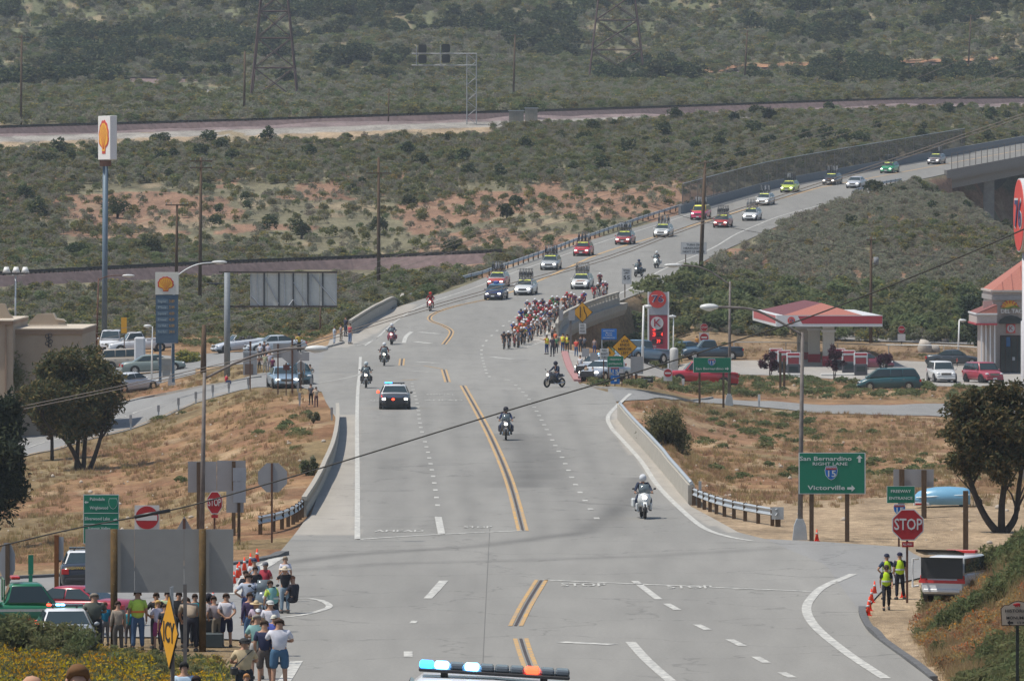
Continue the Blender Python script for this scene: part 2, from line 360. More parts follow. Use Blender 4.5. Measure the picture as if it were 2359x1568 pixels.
# ---------------------------------------------------------------- asphalt
def asphalt_mat(name, base, patch=.16):
    m, n, L, b = _new(name); b.inputs['Roughness'].default_value = .8; b.inputs['Specular IOR Level'].default_value = .3
    at = n.new('ShaderNodeAttribute'); at.attribute_name = 'wear'
    tc = n.new('ShaderNodeTexCoord'); mp = n.new('ShaderNodeMapping'); mp.inputs['Scale'].default_value = (1, .10, 1)
    L.new(tc.outputs['Object'], mp.inputs[0]); prev = at.outputs['Color']
    for s, k, c in ((.14, patch*.55, mp), (1.1, .06, mp), (9, .07, tc)):
        ns = n.new('ShaderNodeTexNoise'); ns.inputs['Scale'].default_value = s; ns.inputs['Detail'].default_value = 5
        mr = n.new('ShaderNodeMapRange'); mr.inputs['From Min'].default_value = .32; mr.inputs['From Max'].default_value = .68
        mr.inputs['To Min'].default_value = 1-k; mr.inputs['To Max'].default_value = 1+k
        mx = n.new('ShaderNodeVectorMath'); mx.operation = 'SCALE'
        L.new(c.outputs[0] if c is mp else c.outputs['Object'], ns.inputs['Vector']); L.new(ns.outputs['Fac'], mr.inputs['Value'])
        L.new(prev, mx.inputs[0]); L.new(mr.outputs[0], mx.inputs['Scale']); prev = mx.outputs[0]
    vo = n.new('ShaderNodeTexVoronoi'); vo.feature = 'DISTANCE_TO_EDGE'; vo.inputs['Scale'].default_value = .11
    dn = n.new('ShaderNodeTexNoise'); dn.inputs['Scale'].default_value = .5; dn.inputs['Detail'].default_value = 4
    ad = n.new('ShaderNodeVectorMath'); ad.operation = 'MULTIPLY_ADD'; ad.inputs[1].default_value = (4, 4, 0)
    L.new(tc.outputs['Object'], dn.inputs['Vector']); L.new(dn.outputs['Color'], ad.inputs[0]); L.new(tc.outputs['Object'], ad.inputs[2]); L.new(ad.outputs[0], vo.inputs['Vector'])
    cr = n.new('ShaderNodeMapRange'); cr.inputs['From Min'].default_value = .002; cr.inputs['From Max'].default_value = .009
    cr.inputs['To Min'].default_value = .74; cr.inputs['To Max'].default_value = 1; L.new(vo.outputs['Distance'], cr.inputs['Value'])
    mx = n.new('ShaderNodeVectorMath'); mx.operation = 'SCALE'; L.new(prev, mx.inputs[0]); L.new(cr.outputs[0], mx.inputs['Scale'])
    L.new(mx.outputs[0], b.inputs['Base Color'])
    MATS[name] = m; return m
ASPH = asphalt_mat('sunbleached_asphalt', 0)
AB = np.array((.238, .230, .210))
us = np.concatenate([np.arange(20, 160, 4), np.arange(160, 1064, 1.0)]); ts = np.linspace(0, 1, 60)
O = lef(us)[:, None]*(1-ts)+rig(us)[:, None]*ts
m_ = Mu(us)[:, None]; nn = np.sqrt(1+m_**2)
RX = Xc(us)[:, None]+O/nn; RY = us[:, None]-O*m_/nn; RZ = np.broadcast_to(Rz(us)[:, None], RX.shape)
RPX = RX/RY*FP+CX; RPY = HY+(CH-RZ)*FP/RY
wear = np.ones(RX.shape)
def smear(poly, w, k, soft=1.6):
    """tyre-polished dark streak along a path given on the ground"""
    P = [plan(*p) for p in poly]; d = np.full(RX.shape, 1e9)
    for (x0, y0), (x1, y1) in zip(P, P[1:]):
        L2 = (x1-x0)**2+(y1-y0)**2; t = np.clip(((RX-x0)*(x1-x0)+(RY-y0)*(y1-y0))/L2, 0, 1)
        d = np.minimum(d, np.hypot(RX-x0-t*(x1-x0), RY-y0-t*(y1-y0)))
    global wear
    wear = wear*(1-k*np.exp(-(d/w)**2)*(.6+.6*fbm(RX, RY, 3, 5)))
smear([(640, 1298), (800, 1277), (1100, 1258), (1350, 1225), (1440, 1160), (1470, 1100)], .6, .34)
smear([(640, 1316), (900, 1298), (1200, 1290), (1500, 1280), (1800, 1262)], .7, .22)
smear([(700, 1396), (900, 1380), (1100, 1345)], 2.2, .08)
smear([(600, 1470), (1000, 1450), (1500, 1400)], 2.0, .06)
for a, b_ in ((1200, .2), (1170, .12), (1235, .16)): smear([(a, 1120), (a+30, 1050), (a-30, 1000)], 1.2, b_)
for x0, x1 in ((890, 870), (935, 905), (1010, 975), (1090, 1040), (1250, 1170), (1330, 1220), (1440, 1290)):
    smear([(x0, 1235), (x1, 900)], .45, .13)
smear([(1040, 740), (1120, 725), (1250, 660)], .25, .3); smear([(1100, 725), (1180, 705)], .3, .2)
tanc = np.where((RPX < np.interp(RPY, [900, 980, 1235], [818, 818, 815])) & (RPY > 930) & (RPY < 1275), 1, 0)*.0
col = AB[None, None, :]*wear[..., None]
sh = np.zeros(RX.shape)
sh = np.maximum(sh, (RPY > 955) & (RPY < 1230) & (RPX < 822-0*RPY))           # concrete gutter strip inside the left parapet
rx = np.interp(RPY, [900, 950, 1000, 1060, 1110, 1160, 1200, 1225], [1440, 1405, 1415, 1465, 1500, 1550, 1610, 1680])
sh = np.maximum(sh, (RPY > 940) & (RPY < 1225) & (RPX > rx))
lx = np.interp(RPY, [700, 720, 745, 770, 800], [960, 945, 905, 860, 800]); sh = np.maximum(sh, (RPY > 700) & (RPY < 800) & (RPX < lx) & (RY < 660))
rr = np.interp(RPY, [700, 730, 760, 780, 800], [1375, 1310, 1240, 1210, 1230]); sh = np.maximum(sh, (RPY > 695) & (RPY < 790) & (RPX > rr) & (RY < 660))
sh = sh[..., None]*np.ones(3); col = col*(1-sh)+np.array((.335, .31, .27))*sh*(.93+.14*fbm(RX, RY, 2, 9))[..., None]
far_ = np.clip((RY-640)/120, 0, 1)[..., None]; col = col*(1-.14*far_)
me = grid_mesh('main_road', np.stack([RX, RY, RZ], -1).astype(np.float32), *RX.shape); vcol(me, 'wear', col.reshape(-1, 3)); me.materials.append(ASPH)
ROAD = tag(obj('main_road', me), kind='structure')

def ribbon(name, A, B, cols=(.232, .228, .218), dz=.05, n=8, step=1.2, matr=None, kind='structure', skirt=.0):
    """surface between two edge paths given as picture points on the ground"""
    A = [hit(*p) for p in A]; B = [hit(*p) for p in B]
    def res(P, k):
        P = np.array([[p.x, p.y] for p in P]); s = np.concatenate([[0], np.cumsum(np.hypot(*np.diff(P, axis=0).T))]); t = np.linspace(0, s[-1], k)
        return np.stack([np.interp(t, s, P[:, 0]), np.interp(t, s, P[:, 1])], 1)
    ln = max(sum((a-b).length for a, b in zip(P, P[1:])) for P in (A, B)); k = max(3, int(ln/step)); A, B = res(A, k), res(B, k)
    t = np.linspace(0, 1, n)[None, :, None]; P = A[:, None, :]*(1-t)+B[:, None, :]*t
    Z = ground(P[..., 0], P[..., 1])+dz
    me = grid_mesh(name, np.concatenate([P, Z[..., None]], -1).astype(np.float32), k, n)
    me.materials.append(matr or ASPH); vcol(me, 'wear', np.tile(np.array(cols), (k*n, 1)))
    return tag(obj(name, me), kind=kind)
ribbon('left_street', [(700, 1262), (600, 1290), (470, 1308), (250, 1320), (0, 1336), (-400, 1345)], [(700, 1500), (560, 1475), (400, 1470), (200, 1468), (0, 1468), (-400, 1465)], n=30, dz=.045)
ribbon('right_street', [(1740, 1238), (1900, 1250), (2080, 1262), (2358, 1290), (2800, 1300)], [(1900, 1440), (2000, 1398), (2040, 1350), (2150, 1325), (2800, 1330)], n=24, dz=.05)
ribbon('left_ramp', [(760, 836), (640, 852), (588, 872), (440, 898), (302, 922), (180, 955), (60, 990), (-60, 1035)], [(760, 905), (690, 893), (600, 892), (525, 907), (450, 929), (251, 1002), (64, 1050), (-120, 1110)], n=14, dz=.045)
ribbon('left_driveway', [(770, 795), (640, 808), (560, 812), (440, 818), (330, 832)], [(770, 860), (650, 850), (600, 840), (520, 842), (440, 850)], n=12, dz=.04)
ribbon('service_lot', [(450, 822), (330, 815), (200, 815), (60, 820)], [(450, 862), (380, 880), (250, 905), (60, 925)], n=12, dz=.035)
ribbon('right_ramp', [(1400, 890), (1500, 908), (1640, 918), (1770, 924), (2160, 930), (2600, 938)], [(1400, 925), (1490, 922), (1571, 922), (1770, 940), (2144, 958), (2600, 985)], n=12, dz=.045)
ribbon('station_forecourt', [(1280, 800), (1420, 828), (1560, 842), (1640, 832), (1900, 828), (2358, 838), (2700, 842)], [(1310, 875), (1380, 872), (1500, 868), (1660, 862), (1900, 872), (2150, 890), (2700, 893)], cols=(.32, .30, .27), n=14, dz=.04)
ribbon('dirt_track', [(1900, 772), (2060, 778), (2358, 786)], [(1900, 782), (2060, 789), (2358, 798)], cols=(.22, .21, .2), n=5, dz=.1)
# ---------------------------------------------------------------- painted lines
def paint_mat(name, c):
    m, n, L, b = _new(name); b.inputs['Roughness'].default_value = .7
    tc = n.new('ShaderNodeTexCoord'); ns = n.new('ShaderNodeTexNoise'); ns.inputs['Scale'].default_value = 3.5; ns.inputs['Detail'].default_value = 6
    mr = n.new('ShaderNodeMapRange'); mr.inputs['From Min'].default_value = .43; mr.inputs['From Max'].default_value = .60; mr.inputs['To Min'].default_value = .35; mr.inputs['To Max'].default_value = 1.0
    mx = n.new('ShaderNodeMix'); mx.data_type = 'RGBA'; mx.inputs['A'].default_value = (.24, .235, .225, 1); mx.inputs['B'].default_value = (*c, 1)
    L.new(tc.outputs['Object'], ns.inputs['Vector']); L.new(ns.outputs['Fac'], mr.inputs['Value']); L.new(mr.outputs[0], mx.inputs['Factor']); L.new(mx.outputs['Result'], b.inputs['Base Color'])
    MATS[name] = m; return m
WL = paint_mat('white_line_paint', (.56, .55, .50)); YL = paint_mat('yellow_line_paint', (.58, .33, .08))
BL = mat('black_line_paint', (.07, .06, .06), .8, var=.3)
def on_main(x, y): u, o = uo(x, y); return float(lef(u)) <= o <= float(rig(u))
def strip_pts(P, w, bm, dz, t0=0, t1=None):
    s = [0]
    for a, b in zip(P, P[1:]): s.append(s[-1]+(b-a).xy.length)
    t1 = s[-1] if t1 is None else min(t1, s[-1]); k = max(2, int((t1-t0)/1.0)+1); rows = []
    for i in range(k+1):
        t = t0+(t1-t0)*i/k; j = min(max(np.searchsorted(s, t)-1, 0), len(P)-2); f = (t-s[j])/max(1e-6, s[j+1]-s[j])
        p = P[j].lerp(P[j+1], f); d = (P[j+1]-P[j]).xy.normalized(); nrm = Vector((-d.y, d.x))
        r = []
        for sgn in (1, -1):
            x, y = p.x+nrm.x*w/2*sgn, p.y+nrm.y*w/2*sgn; r.append(bm.verts.new((x, y, gz(x, y)+dz+(0 if on_main(x, y) else .05))))
        rows.append(r)
    for a, b in zip(rows, rows[1:]): bm.faces.new((a[0], a[1], b[1], b[0]))
def smooth_path(P):
    P = [Vector(p) for p in P]; out = []
    for i in range(len(P)-1):
        a, b, c, d = P[max(i-1, 0)], P[i], P[i+1], P[min(i+2, len(P)-1)]
        for k in range(4):
            t = k/4; out.append(.5*((2*b)+(c-a)*t+(2*a-5*b+4*c-d)*t*t+(3*b-a-3*c+d)*t**3))
    return out+[P[-1]]
def line(path, w, m, name='painted_line', dash=None, dz=.012, off=0, smooth=True, stuff=False):
    P = [hit(*p) for p in path]
    if off: P = [p+Vector((off, 0, 0)) for p in P]
    if smooth and len(P) > 2: P = smooth_path(P)
    bm = BM()
    if dash:
        tot = sum((b-a).xy.length for a, b in zip(P, P[1:])); t = 0
        while t < tot-.3: strip_pts(P, w, bm, dz, t, t+dash[0]); t += dash[0]+dash[1]
    else: strip_pts(P, w, bm, dz)
    o = part(name, bm, m, ROAD)
    if dash: o['kind'] = 'stuff'
    return o
def double_yellow(path, gap=.20, w=.125):
    line(path, .62, BL, 'yellow_line_backing', dz=.008) if False else None
    for s in (-1, 1): line(path, w, YL, 'yellow_centre_line', off=s*(gap/2+w/2))
    line(path, .09, BL, 'black_centre_line', dz=.010)
double_yellow([(1204, 1222), (1172, 1105), (1132, 1010), (1098, 945), (1066, 888)])
double_yellow([(1187, 1441), (1213, 1390), (1247, 1335)]); double_yellow([(1225, 1545), (1210, 1505), (1199, 1470)])
double_yellow([(1022, 793), (1040, 765), (1020, 750), (990, 737), (1000, 722), (1050, 705), (1120, 690)])
line([(1120, 690), (1190, 668), (1290, 625), (1380, 585), (1500, 548), (1600, 518), (1700, 487), (1850, 443), (1900, 430), (2060, 400), (2200, 374), (2358, 345)], .32, YL, 'yellow_centre_line')
double_yellow([(924, 842), (926, 826)]); double_yellow([(1031, 880), (1022, 851)])
line([(1020, 850), (975, 842), (926, 842)], .14, YL, 'yellow_centre_line', smooth=False); line([(925, 876), (960, 874)], .25, YL, 'yellow_centre_line')
line([(823, 1242), (823, 1100), (822, 980), (824, 900), (828, 860), (830, 822)], .22, WL, 'white_edge_line')
line([(830, 862), (790, 872), (700, 890)], .14, WL, 'white_edge_line')
line([(823, 1242), (1018, 1230), (1205, 1222)], .32, WL, 'stop_line'); line([(1017, 1230), (1009, 1190)], .28, WL, 'white_lane_line')
line([(1247, 1335), (1500, 1346), (1870, 1362)], .3, WL, 'stop_line')
line([(1452, 908), (1420, 935), (1400, 960), (1408, 985), (1430, 1010), (1475, 1060), (1512, 1115), (1560, 1165), (1620, 1215), (1680, 1236), (1730, 1245)], .24, WL, 'white_edge_line')
line([(1965, 1325), (1925, 1337), (1890, 1355), (1870, 1375), (1858, 1395), (1862, 1420), (1890, 1455), (1960, 1510), (2040, 1562)], .3, WL, 'white_edge_line')
line([(600, 1386), (680, 1377), (730, 1380), (757, 1392), (750, 1402), (690, 1417), (600, 1425)], .22, WL, 'white_edge_line')
line([(545, 1372), (575, 1325), (640, 1283)], .5, WL, 'white_edge_line', smooth=False)
line([(840, 796), (870, 776), (905, 745), (950, 715), (1010, 690), (1100, 660), (1220, 615), (1400, 553), (1600, 490), (1750, 447), (1960, 402), (2300, 350)], .16, WL, 'white_edge_line')
line([(780, 800), (840, 792), (880, 770)], .14, WL, 'white_edge_line')
line([(1250, 775), (1300, 735), (1370, 700), (1450, 665), (1545, 612), (1640, 572), (1700, 537), (1790, 500), (1900, 470), (1975, 450), (2075, 428)], .2, WL, 'white_edge_line')
line([(1212, 800), (1240, 790), (1262, 778)], .1, WL, 'white_edge_line')
line([(930, 790), (935, 775), (948, 764)], .35, WL, 'white_arrow_stem')
for a, b_ in (((966, 765), (1012, 769)), ((955, 787), (992, 791)), ((957, 833), (1005, 836)), ((948, 855), (990, 857)), ((1132, 822), (1180, 827)), ((1290, 1478), (1412, 1484))):
    line([a, b_], .55, WL, 'white_arrow')
line([(1452, 1478), (1490, 1520), (1545, 1568)], .3, WL, 'white_lane_line'); line([(1462, 1338), (1517, 1380)], .25, WL, 'white_lane_line')
line([(1000, 1362), (1022, 1337)], .3, WL, 'white_lane_line'); line([(985, 1378), (1000, 1362)], .28, WL, 'white_lane_line')
line([(655, 1568), (683, 1522)], .35, WL, 'white_edge_line')
line([(950, 1435), (965, 1418)], .2, WL, dash=(1.2, 3)); line([(940, 1512), (940, 1500)], .25, WL)
line([(1008, 1165), (998, 1100), (985, 1040), (968, 980), (962, 935), (952, 900), (948, 880)], .2, WL, 'dashed_lane_line', dash=(1.4, 5.8))
line([(1375, 1195), (1352, 1160), (1322, 1110), (1298, 1060), (1270, 1010), (1243, 960), (1215, 915), (1180, 880)], .22, WL, 'dashed_lane_line', dash=(1.3, 6.5))
line([(1175, 876), (1128, 868), (1118, 850), (1112, 830), (1110, 800), (1135, 770), (1180, 735), (1240, 690)], .2, WL, 'dashed_lane_line', dash=(2, 7))
line([(1535, 1390), (1560, 1404)], .25, WL); line([(1605, 1438), (1630, 1450)], .25, WL); line([(1680, 1472), (1710, 1487)], .25, WL); line([(1740, 1512), (1765, 1526)], .25, WL); line([(1800, 1548), (1825, 1560)], .25, WL)
line([(1770, 946), (2150, 952)], .15, WL, 'white_edge_line'); line([(64, 1033), (302, 955), (440, 910), (520, 893)], .13, WL, 'white_edge_line'); line([(64, 1049), (251, 1000), (450, 927), (525, 905)], .13, YL, 'yellow_edge_line')
line([(150, 1338), (200, 1336), (350, 1330)], .14, WL); line([(2130, 1300), (2200, 1303)], .14, WL)
def legend(s, px, y, size, w):
    p = hit(px, y); o = text(ROAD, s, size, p.x, p.y, gz(p.x, p.y)+.016, WL, w=w, name='pavement_lettering', rot=(0, 0, 0), depth=.001); return o
legend('AHEAD', 920, 1223, 2.2, 1.9); legend('STOP', 1100, 1214, 2.2, 1.1); legend('STOP', 1343, 1347, 2.4, 1.5); legend('STOP', 1588, 1352, 2.4, 1.5)
legend('SIGNAL', 1015, 909, 2.6, 1.9); legend('AHEAD', 1022, 922, 2.6, 2.4); legend('AHEAD', 875, 923, 2.6, 1.4)
line([(1110, 1568), (1118, 1400), (1126, 1250), (1128, 1215)], .022, mat('crack_sealer', (.15, .145, .135), .7), 'crack_seal', dz=.006)
line([(960, 620), (1000, 640)], .03, MATS['crack_sealer'], 'crack_seal') if False else None
# kerbs
def kerb(path, name='kerb', w=.18, h=.14, m=None):
    P = smooth_path([hit(*p) for p in path]); bm = BM(); rows = []
    for i, p in enumerate(P):
        d = (P[min(i+1, len(P)-1)]-P[max(i-1, 0)]).xy.normalized(); nrm = Vector((-d.y, d.x)); r = []
        for sx, hh in ((-1, -.1), (-1, h), (1, h), (1, -.1)): r.append(bm.verts.new((p.x+nrm.x*w/2*sx, p.y+nrm.y*w/2*sx, gz(p.x, p.y)+hh)))
        rows.append(r)
    for a, b in zip(rows, rows[1:]):
        for k in range(3): bm.faces.new((a[k], a[k+1], b[k+1], b[k]))
    for rr_ in (rows[0], rows[-1]): bm.faces.new(rr_)
    return tag(part(name, bm, m or CONCD, None), kind='structure')
DKC = mat('dark_asphalt_kerb', (.12, .12, .12), .8, var=.25)
kerb([(655, 1277), (600, 1292), (530, 1303), (420, 1312), (250, 1320), (0, 1336)], w=.35, m=DKC)
kerb([(1985, 1405), (1988, 1425), (2010, 1455), (2060, 1500), (2110, 1535), (2150, 1568)], w=.22, m=DKC)
kerb([(250, 937), (330, 918), (440, 897), (520, 884), (600, 870)], w=.25)
kerb([(1340, 888), (1420, 897), (1520, 910), (1640, 918)], w=.2); kerb([(690, 812), (740, 805), (790, 790)], w=.25)
kerb([(1300, 812), (1312, 850), (1330, 878)], w=.5, m=mat('faded_red_kerb', (.36, .19, .18), .8, var=.35))
# ---------------------------------------------------------------- vegetation masses
def leaf_mat(name, rgb, var=.28, trans=.5):
    m, n, L, b = _new(name); b.inputs['Roughness'].default_value = .8; b.inputs['Specular IOR Level'].default_value = .15
    oi = n.new('ShaderNodeObjectInfo'); hs = n.new('ShaderNodeHueSaturation'); hs.inputs['Color'].default_value = (*rgb, 1)
    m1 = n.new('ShaderNodeMapRange'); m1.inputs['To Min'].default_value = .47; m1.inputs['To Max'].default_value = .53; L.new(oi.outputs['Random'], m1.inputs['Value'])
    m2 = n.new('ShaderNodeMath'); m2.operation = 'MULTIPLY_ADD'; m2.inputs[1].default_value = 7.3; m2.inputs[2].default_value = .1; L.new(oi.outputs['Random'], m2.inputs[0])
    fr = n.new('ShaderNodeMath'); fr.operation = 'FRACT'; L.new(m2.outputs[0], fr.inputs[0])
    tc = n.new('ShaderNodeTexCoord'); ns = n.new('ShaderNodeTexNoise'); ns.inputs['Scale'].default_value = 2.2; ns.inputs['Detail'].default_value = 3; L.new(tc.outputs['Object'], ns.inputs['Vector'])
    sm = n.new('ShaderNodeMath'); sm.operation = 'ADD'; L.new(fr.outputs[0], sm.inputs[0]); L.new(ns.outputs['Fac'], sm.inputs[1])
    m3 = n.new('ShaderNodeMapRange'); m3.inputs['From Max'].default_value = 2; m3.inputs['To Min'].default_value = 1-var; m3.inputs['To Max'].default_value = 1+var; m3.inputs['From Min'].default_value = 0.2; L.new(sm.outputs[0], m3.inputs['Value'])
    L.new(m1.outputs[0], hs.inputs['Hue']); L.new(m3.outputs[0], hs.inputs['Value']); L.new(hs.outputs['Color'], b.inputs['Base Color'])
    tr = n.new('ShaderNodeBsdfTranslucent'); L.new(hs.outputs['Color'], tr.inputs['Color']); mx = n.new('ShaderNodeMixShader'); mx.inputs[0].default_value = trans
    L.new(b.outputs[0], mx.inputs[1]); L.new(tr.outputs[0], mx.inputs[2]); L.new(mx.outputs[0], n['Material Output'].inputs['Surface'])
    MATS[name] = m; return m
def leaves_mesh(name, centres, size, m, rng, elong=1.6, flat=.5, core=None, mi2=None, frac2=0):
    """leaf-sized faces, one per centre, tilted at random"""
    n = len(centres); V = np.zeros((n, 4, 3)); a = rng.uniform(0, 2*np.pi, n); t = rng.normal(0, 1, (n, 3)); t[:, 2] *= flat
    t /= np.linalg.norm(t, axis=1)[:, None]+1e-9; q = np.cross(t, rng.normal(0, 1, (n, 3))); q /= np.linalg.norm(q, axis=1)[:, None]+1e-9
    s = size*rng.uniform(.6, 1.3, n)[:, None]
    V[:, 0] = centres-t*s*elong; V[:, 1] = centres+q*s*.6; V[:, 2] = centres+t*s*elong; V[:, 3] = centres-q*s*.6
    me = bpy.data.meshes.new(name); me.vertices.add(n*4); me.vertices.foreach_set('co', V.astype(np.float32).reshape(-1))
    me.loops.add(n*4); me.loops.foreach_set('vertex_index', np.arange(n*4, dtype=np.int32))
    me.polygons.add(n); me.polygons.foreach_set('loop_start', (np.arange(n)*4).astype(np.int32))
    for mm in (m if isinstance(m, (list, tuple)) else [m]): me.materials.append(mm)
    if mi2 is not None:
        me.polygons.foreach_set('material_index', (rng.random(n) < frac2).astype(np.int32)*mi2)
    me.update(calc_edges=True); return me
def bush_points(n, rng, R=1.0, H=1.0, lumps=6, fill=.55):
    L = []; th = rng.uniform(0, 2*np.pi, lumps); rr = rng.uniform(0, .55, lumps)*R; hh = rng.uniform(.35, .95, lumps)*H*.7; lr = rng.uniform(.32, .55, lumps)
    k = rng.integers(0, lumps, n); d = rng.normal(0, 1, (n, 3)); d /= np.linalg.norm(d, axis=1)[:, None]; d[:, 2] = np.abs(d[:, 2])*1.1-.25
    r = (fill+(1-fill)*rng.random(n)**.5)*lr[k]
    P = np.stack([np.cos(th[k])*rr[k]+d[:, 0]*r*R, np.sin(th[k])*rr[k]+d[:, 1]*r*R, hh[k]+d[:, 2]*r*H*.9], 1)
    P[:, 2] = np.maximum(P[:, 2], .03); return P
def kinds(name, cnt, make):
    c = bpy.data.collections.new(name)
    for i in range(cnt):
        o = bpy.data.objects.new(name+'_sprig', make(np.random.default_rng(100+i+len(name)))); c.objects.link(o)
    return c
L_DARK = leaf_mat('dark_evergreen_leaf', (.050, .070, .034)); L_OLIVE = leaf_mat('olive_leaf', (.165, .168, .075)); L_SAGE = leaf_mat('grey_sage_leaf', (.250, .255, .175))
L_GREEN = leaf_mat('fresh_green_leaf', (.165, .190, .085)); L_GOLD = leaf_mat('ochre_bloom', (.34, .27, .07)); L_TWIG = leaf_mat('dry_twig', (.25, .21, .18))
L_STRAW = leaf_mat('dry_straw', (.37, .265, .14)); L_YELLOW = leaf_mat('yellow_petal', (.62, .40, .02), .2); L_ORANGE = leaf_mat('orange_petal', (.60, .22, .03), .2)
def bushk(name, m, n=230, H=.8, size=.085, cnt=3, lumps=6, m2=None, f2=.2):
    return kinds(name, cnt, lambda r: leaves_mesh(name, bush_points(n, r, 1, H, lumps), size, [m]+([m2] if m2 else []), r, mi2=1 if m2 else None, frac2=f2))
K_DARK = bushk('dark_bush_kind', L_DARK, 300, 1.35, .10, 3, 8, L_OLIVE, .2); K_OLIVE = bushk('olive_bush_kind', L_OLIVE, 240, 1.2, .09, 3, 6, L_GOLD, .12)
K_SAGE = bushk('sage_bush_kind', L_SAGE, 240, 1.15, .075, 3, 6, L_TWIG, .22); K_GREEN = bushk('green_bush_kind', L_GREEN, 240, 1.2, .09, 3)
K_GOLD = bushk('bloom_bush_kind', L_GOLD, 220, 1.1, .07, 2, 6, L_OLIVE, .5); K_TWIG = bushk('twig_bush_kind', L_TWIG, 150, 1.2, .07, 2, 6, L_OLIVE, .3)
def scatter(name, col_, P, S, label, cat, seed=0, zoff=-.05):
    n = len(P)
    if not n: return
    rng = np.random.default_rng(seed+5); me = bpy.data.meshes.new(name); me.vertices.add(n)
    P = P.copy(); P[:, 2] += zoff; me.vertices.foreach_set('co', P.astype(np.float32).reshape(-1))
    for nm, v in (('size', S), ('turn', rng.uniform(0, 6.28, n))):
        a = me.attributes.new(nm, 'FLOAT', 'POINT'); a.data.foreach_set('value', v.astype(np.float32))
    a = me.attributes.new('pick', 'INT', 'POINT'); a.data.foreach_set('value', rng.integers(0, len(col_.objects), n).astype(np.int32))
    o = obj(name, me); g = bpy.data.node_groups.new(name+'_scatter', 'GeometryNodeTree')
    g.interface.new_socket('Geometry', in_out='INPUT', socket_type='NodeSocketGeometry'); g.interface.new_socket('Geometry', in_out='OUTPUT', socket_type='NodeSocketGeometry')
    N = g.nodes; L = g.links; gi = N.new('NodeGroupInput'); go = N.new('NodeGroupOutput'); ip = N.new('GeometryNodeInstanceOnPoints'); ci = N.new('GeometryNodeCollectionInfo')
    ci.inputs['Collection'].default_value = col_; ci.inputs['Separate Children'].default_value = True; ci.inputs['Reset Children'].default_value = True
    def at(nm, t):
        x = N.new('GeometryNodeInputNamedAttribute'); x.data_type = t; x.inputs['Name'].default_value = nm; return x.outputs['Attribute']
    cb = N.new('ShaderNodeCombineXYZ'); L.new(at('turn', 'FLOAT'), cb.inputs['Z']); sc_ = N.new('ShaderNodeCombineXYZ'); a = at('size', 'FLOAT')
    for k in 'XYZ': L.new(a, sc_.inputs[k])
    L.new(gi.outputs[0], ip.inputs['Points']); L.new(ci.outputs[0], ip.inputs['Instance']); ip.inputs['Pick Instance'].default_value = True
    L.new(at('pick', 'INT'), ip.inputs['Instance Index']); L.new(cb.outputs[0], ip.inputs['Rotation']); L.new(sc_.outputs[0], ip.inputs['Scale']); L.new(ip.outputs[0], go.inputs[0])
    md = o.modifiers.new('scatter', 'NODES'); md.node_group = g
    return tag(o, label, cat, kind='stuff')
def candidates(Y0, Y1, per, seed, margin=.10):
    rng = np.random.default_rng(seed); A = (Y1**2-Y0**2)/2*(2*margin); n = int(A*per)
    Y = np.sqrt(rng.uniform(Y0**2, Y1**2, n)); X = Y*rng.uniform(-margin, margin, n); u, off = uo(X, Y)
    road = (off > lef(u)-1.3) & (off < rig(u)+1.0) & (u < 1070)
    X, Y = X[~road], Y[~road]; Z = ground(X, Y); px = X/Y*FP+CX; py = HY+(CH-Z)*FP/Y
    return X, Y, Z, px, py, rng
r1y = lambda px: np.interp(px, [a for a, b in RAIL1], [b for a, b in RAIL1])
RAIL2 = [(-300, 668), (0, 652), (480, 627), (800, 614), (1090, 602), (1150, 598)]
r2y = lambda px: np.interp(px, [a for a, b in RAIL2], [b for a, b in RAIL2])
RAIL3 = [(285, 187), (560, 190), (760, 188), (980, 183), (1100, 186)]; RAIL4 = [(1560, 186), (1660, 184), (1690, 168), (1760, 165), (2000, 158), (2358, 146), (2600, 140)]
r4y = lambda px: np.interp(px, [a for a, b in RAIL4], [b for a, b in RAIL4])
POOL = {k: [] for k in 'DOSGYT'}
# far slopes beyond the upper railway
X, Y, Z, px, py, rng = candidates(1010, 1720, .34, 1)
keep = (py < r1y(px)-3) & (py > -80) & ~((py > r4y(px)-13*fbm(X, Y*.4, 40, 6)-3) & (py < r4y(px)+3) & (px > 1580)) & ~((py > 180) & (py < 192) & (px > 270) & (px < 1110)) & ~((py > 190) & (py < 214) & (px > 290) & (px < 545) & (np.abs(py-(196+(px-290)*.06)) < 7))
dk = fbm(X, Y*.6, 20, 2); pd = np.clip((150-py)/120, .0, 1); cl = np.clip((dk-(.60-.16*pd))*9, 0, 1); pat = fbm(X, Y*.5, 30, 14)
r = rng.random(len(X)); s = .55+1.0*rng.random(len(X))**1.5; D = keep & (r < cl*.36) & (py < 205)
POOL['D'].append((X, Y, Z, s*2.3, D))
rest = keep & ~D & (rng.random(len(X)) < .85); r2 = rng.random(len(X)); sz = 1.25+.25*(py < 160)
POOL['S'].append((X, Y, Z, s*sz, rest & (r2 < np.where(pat > .5, .50, .22)))); POOL['O'].append((X, Y, Z, s*sz, rest & (r2 > .50) & (r2 < .76)))
POOL['G'].append((X, Y, Z, s*sz, rest & (r2 > .76) & (r2 < .90))); POOL['Y'].append((X, Y, Z, s, rest & (r2 > .90) & (r2 < .945))); POOL['T'].append((X, Y, Z, s, rest & (r2 > .945)))
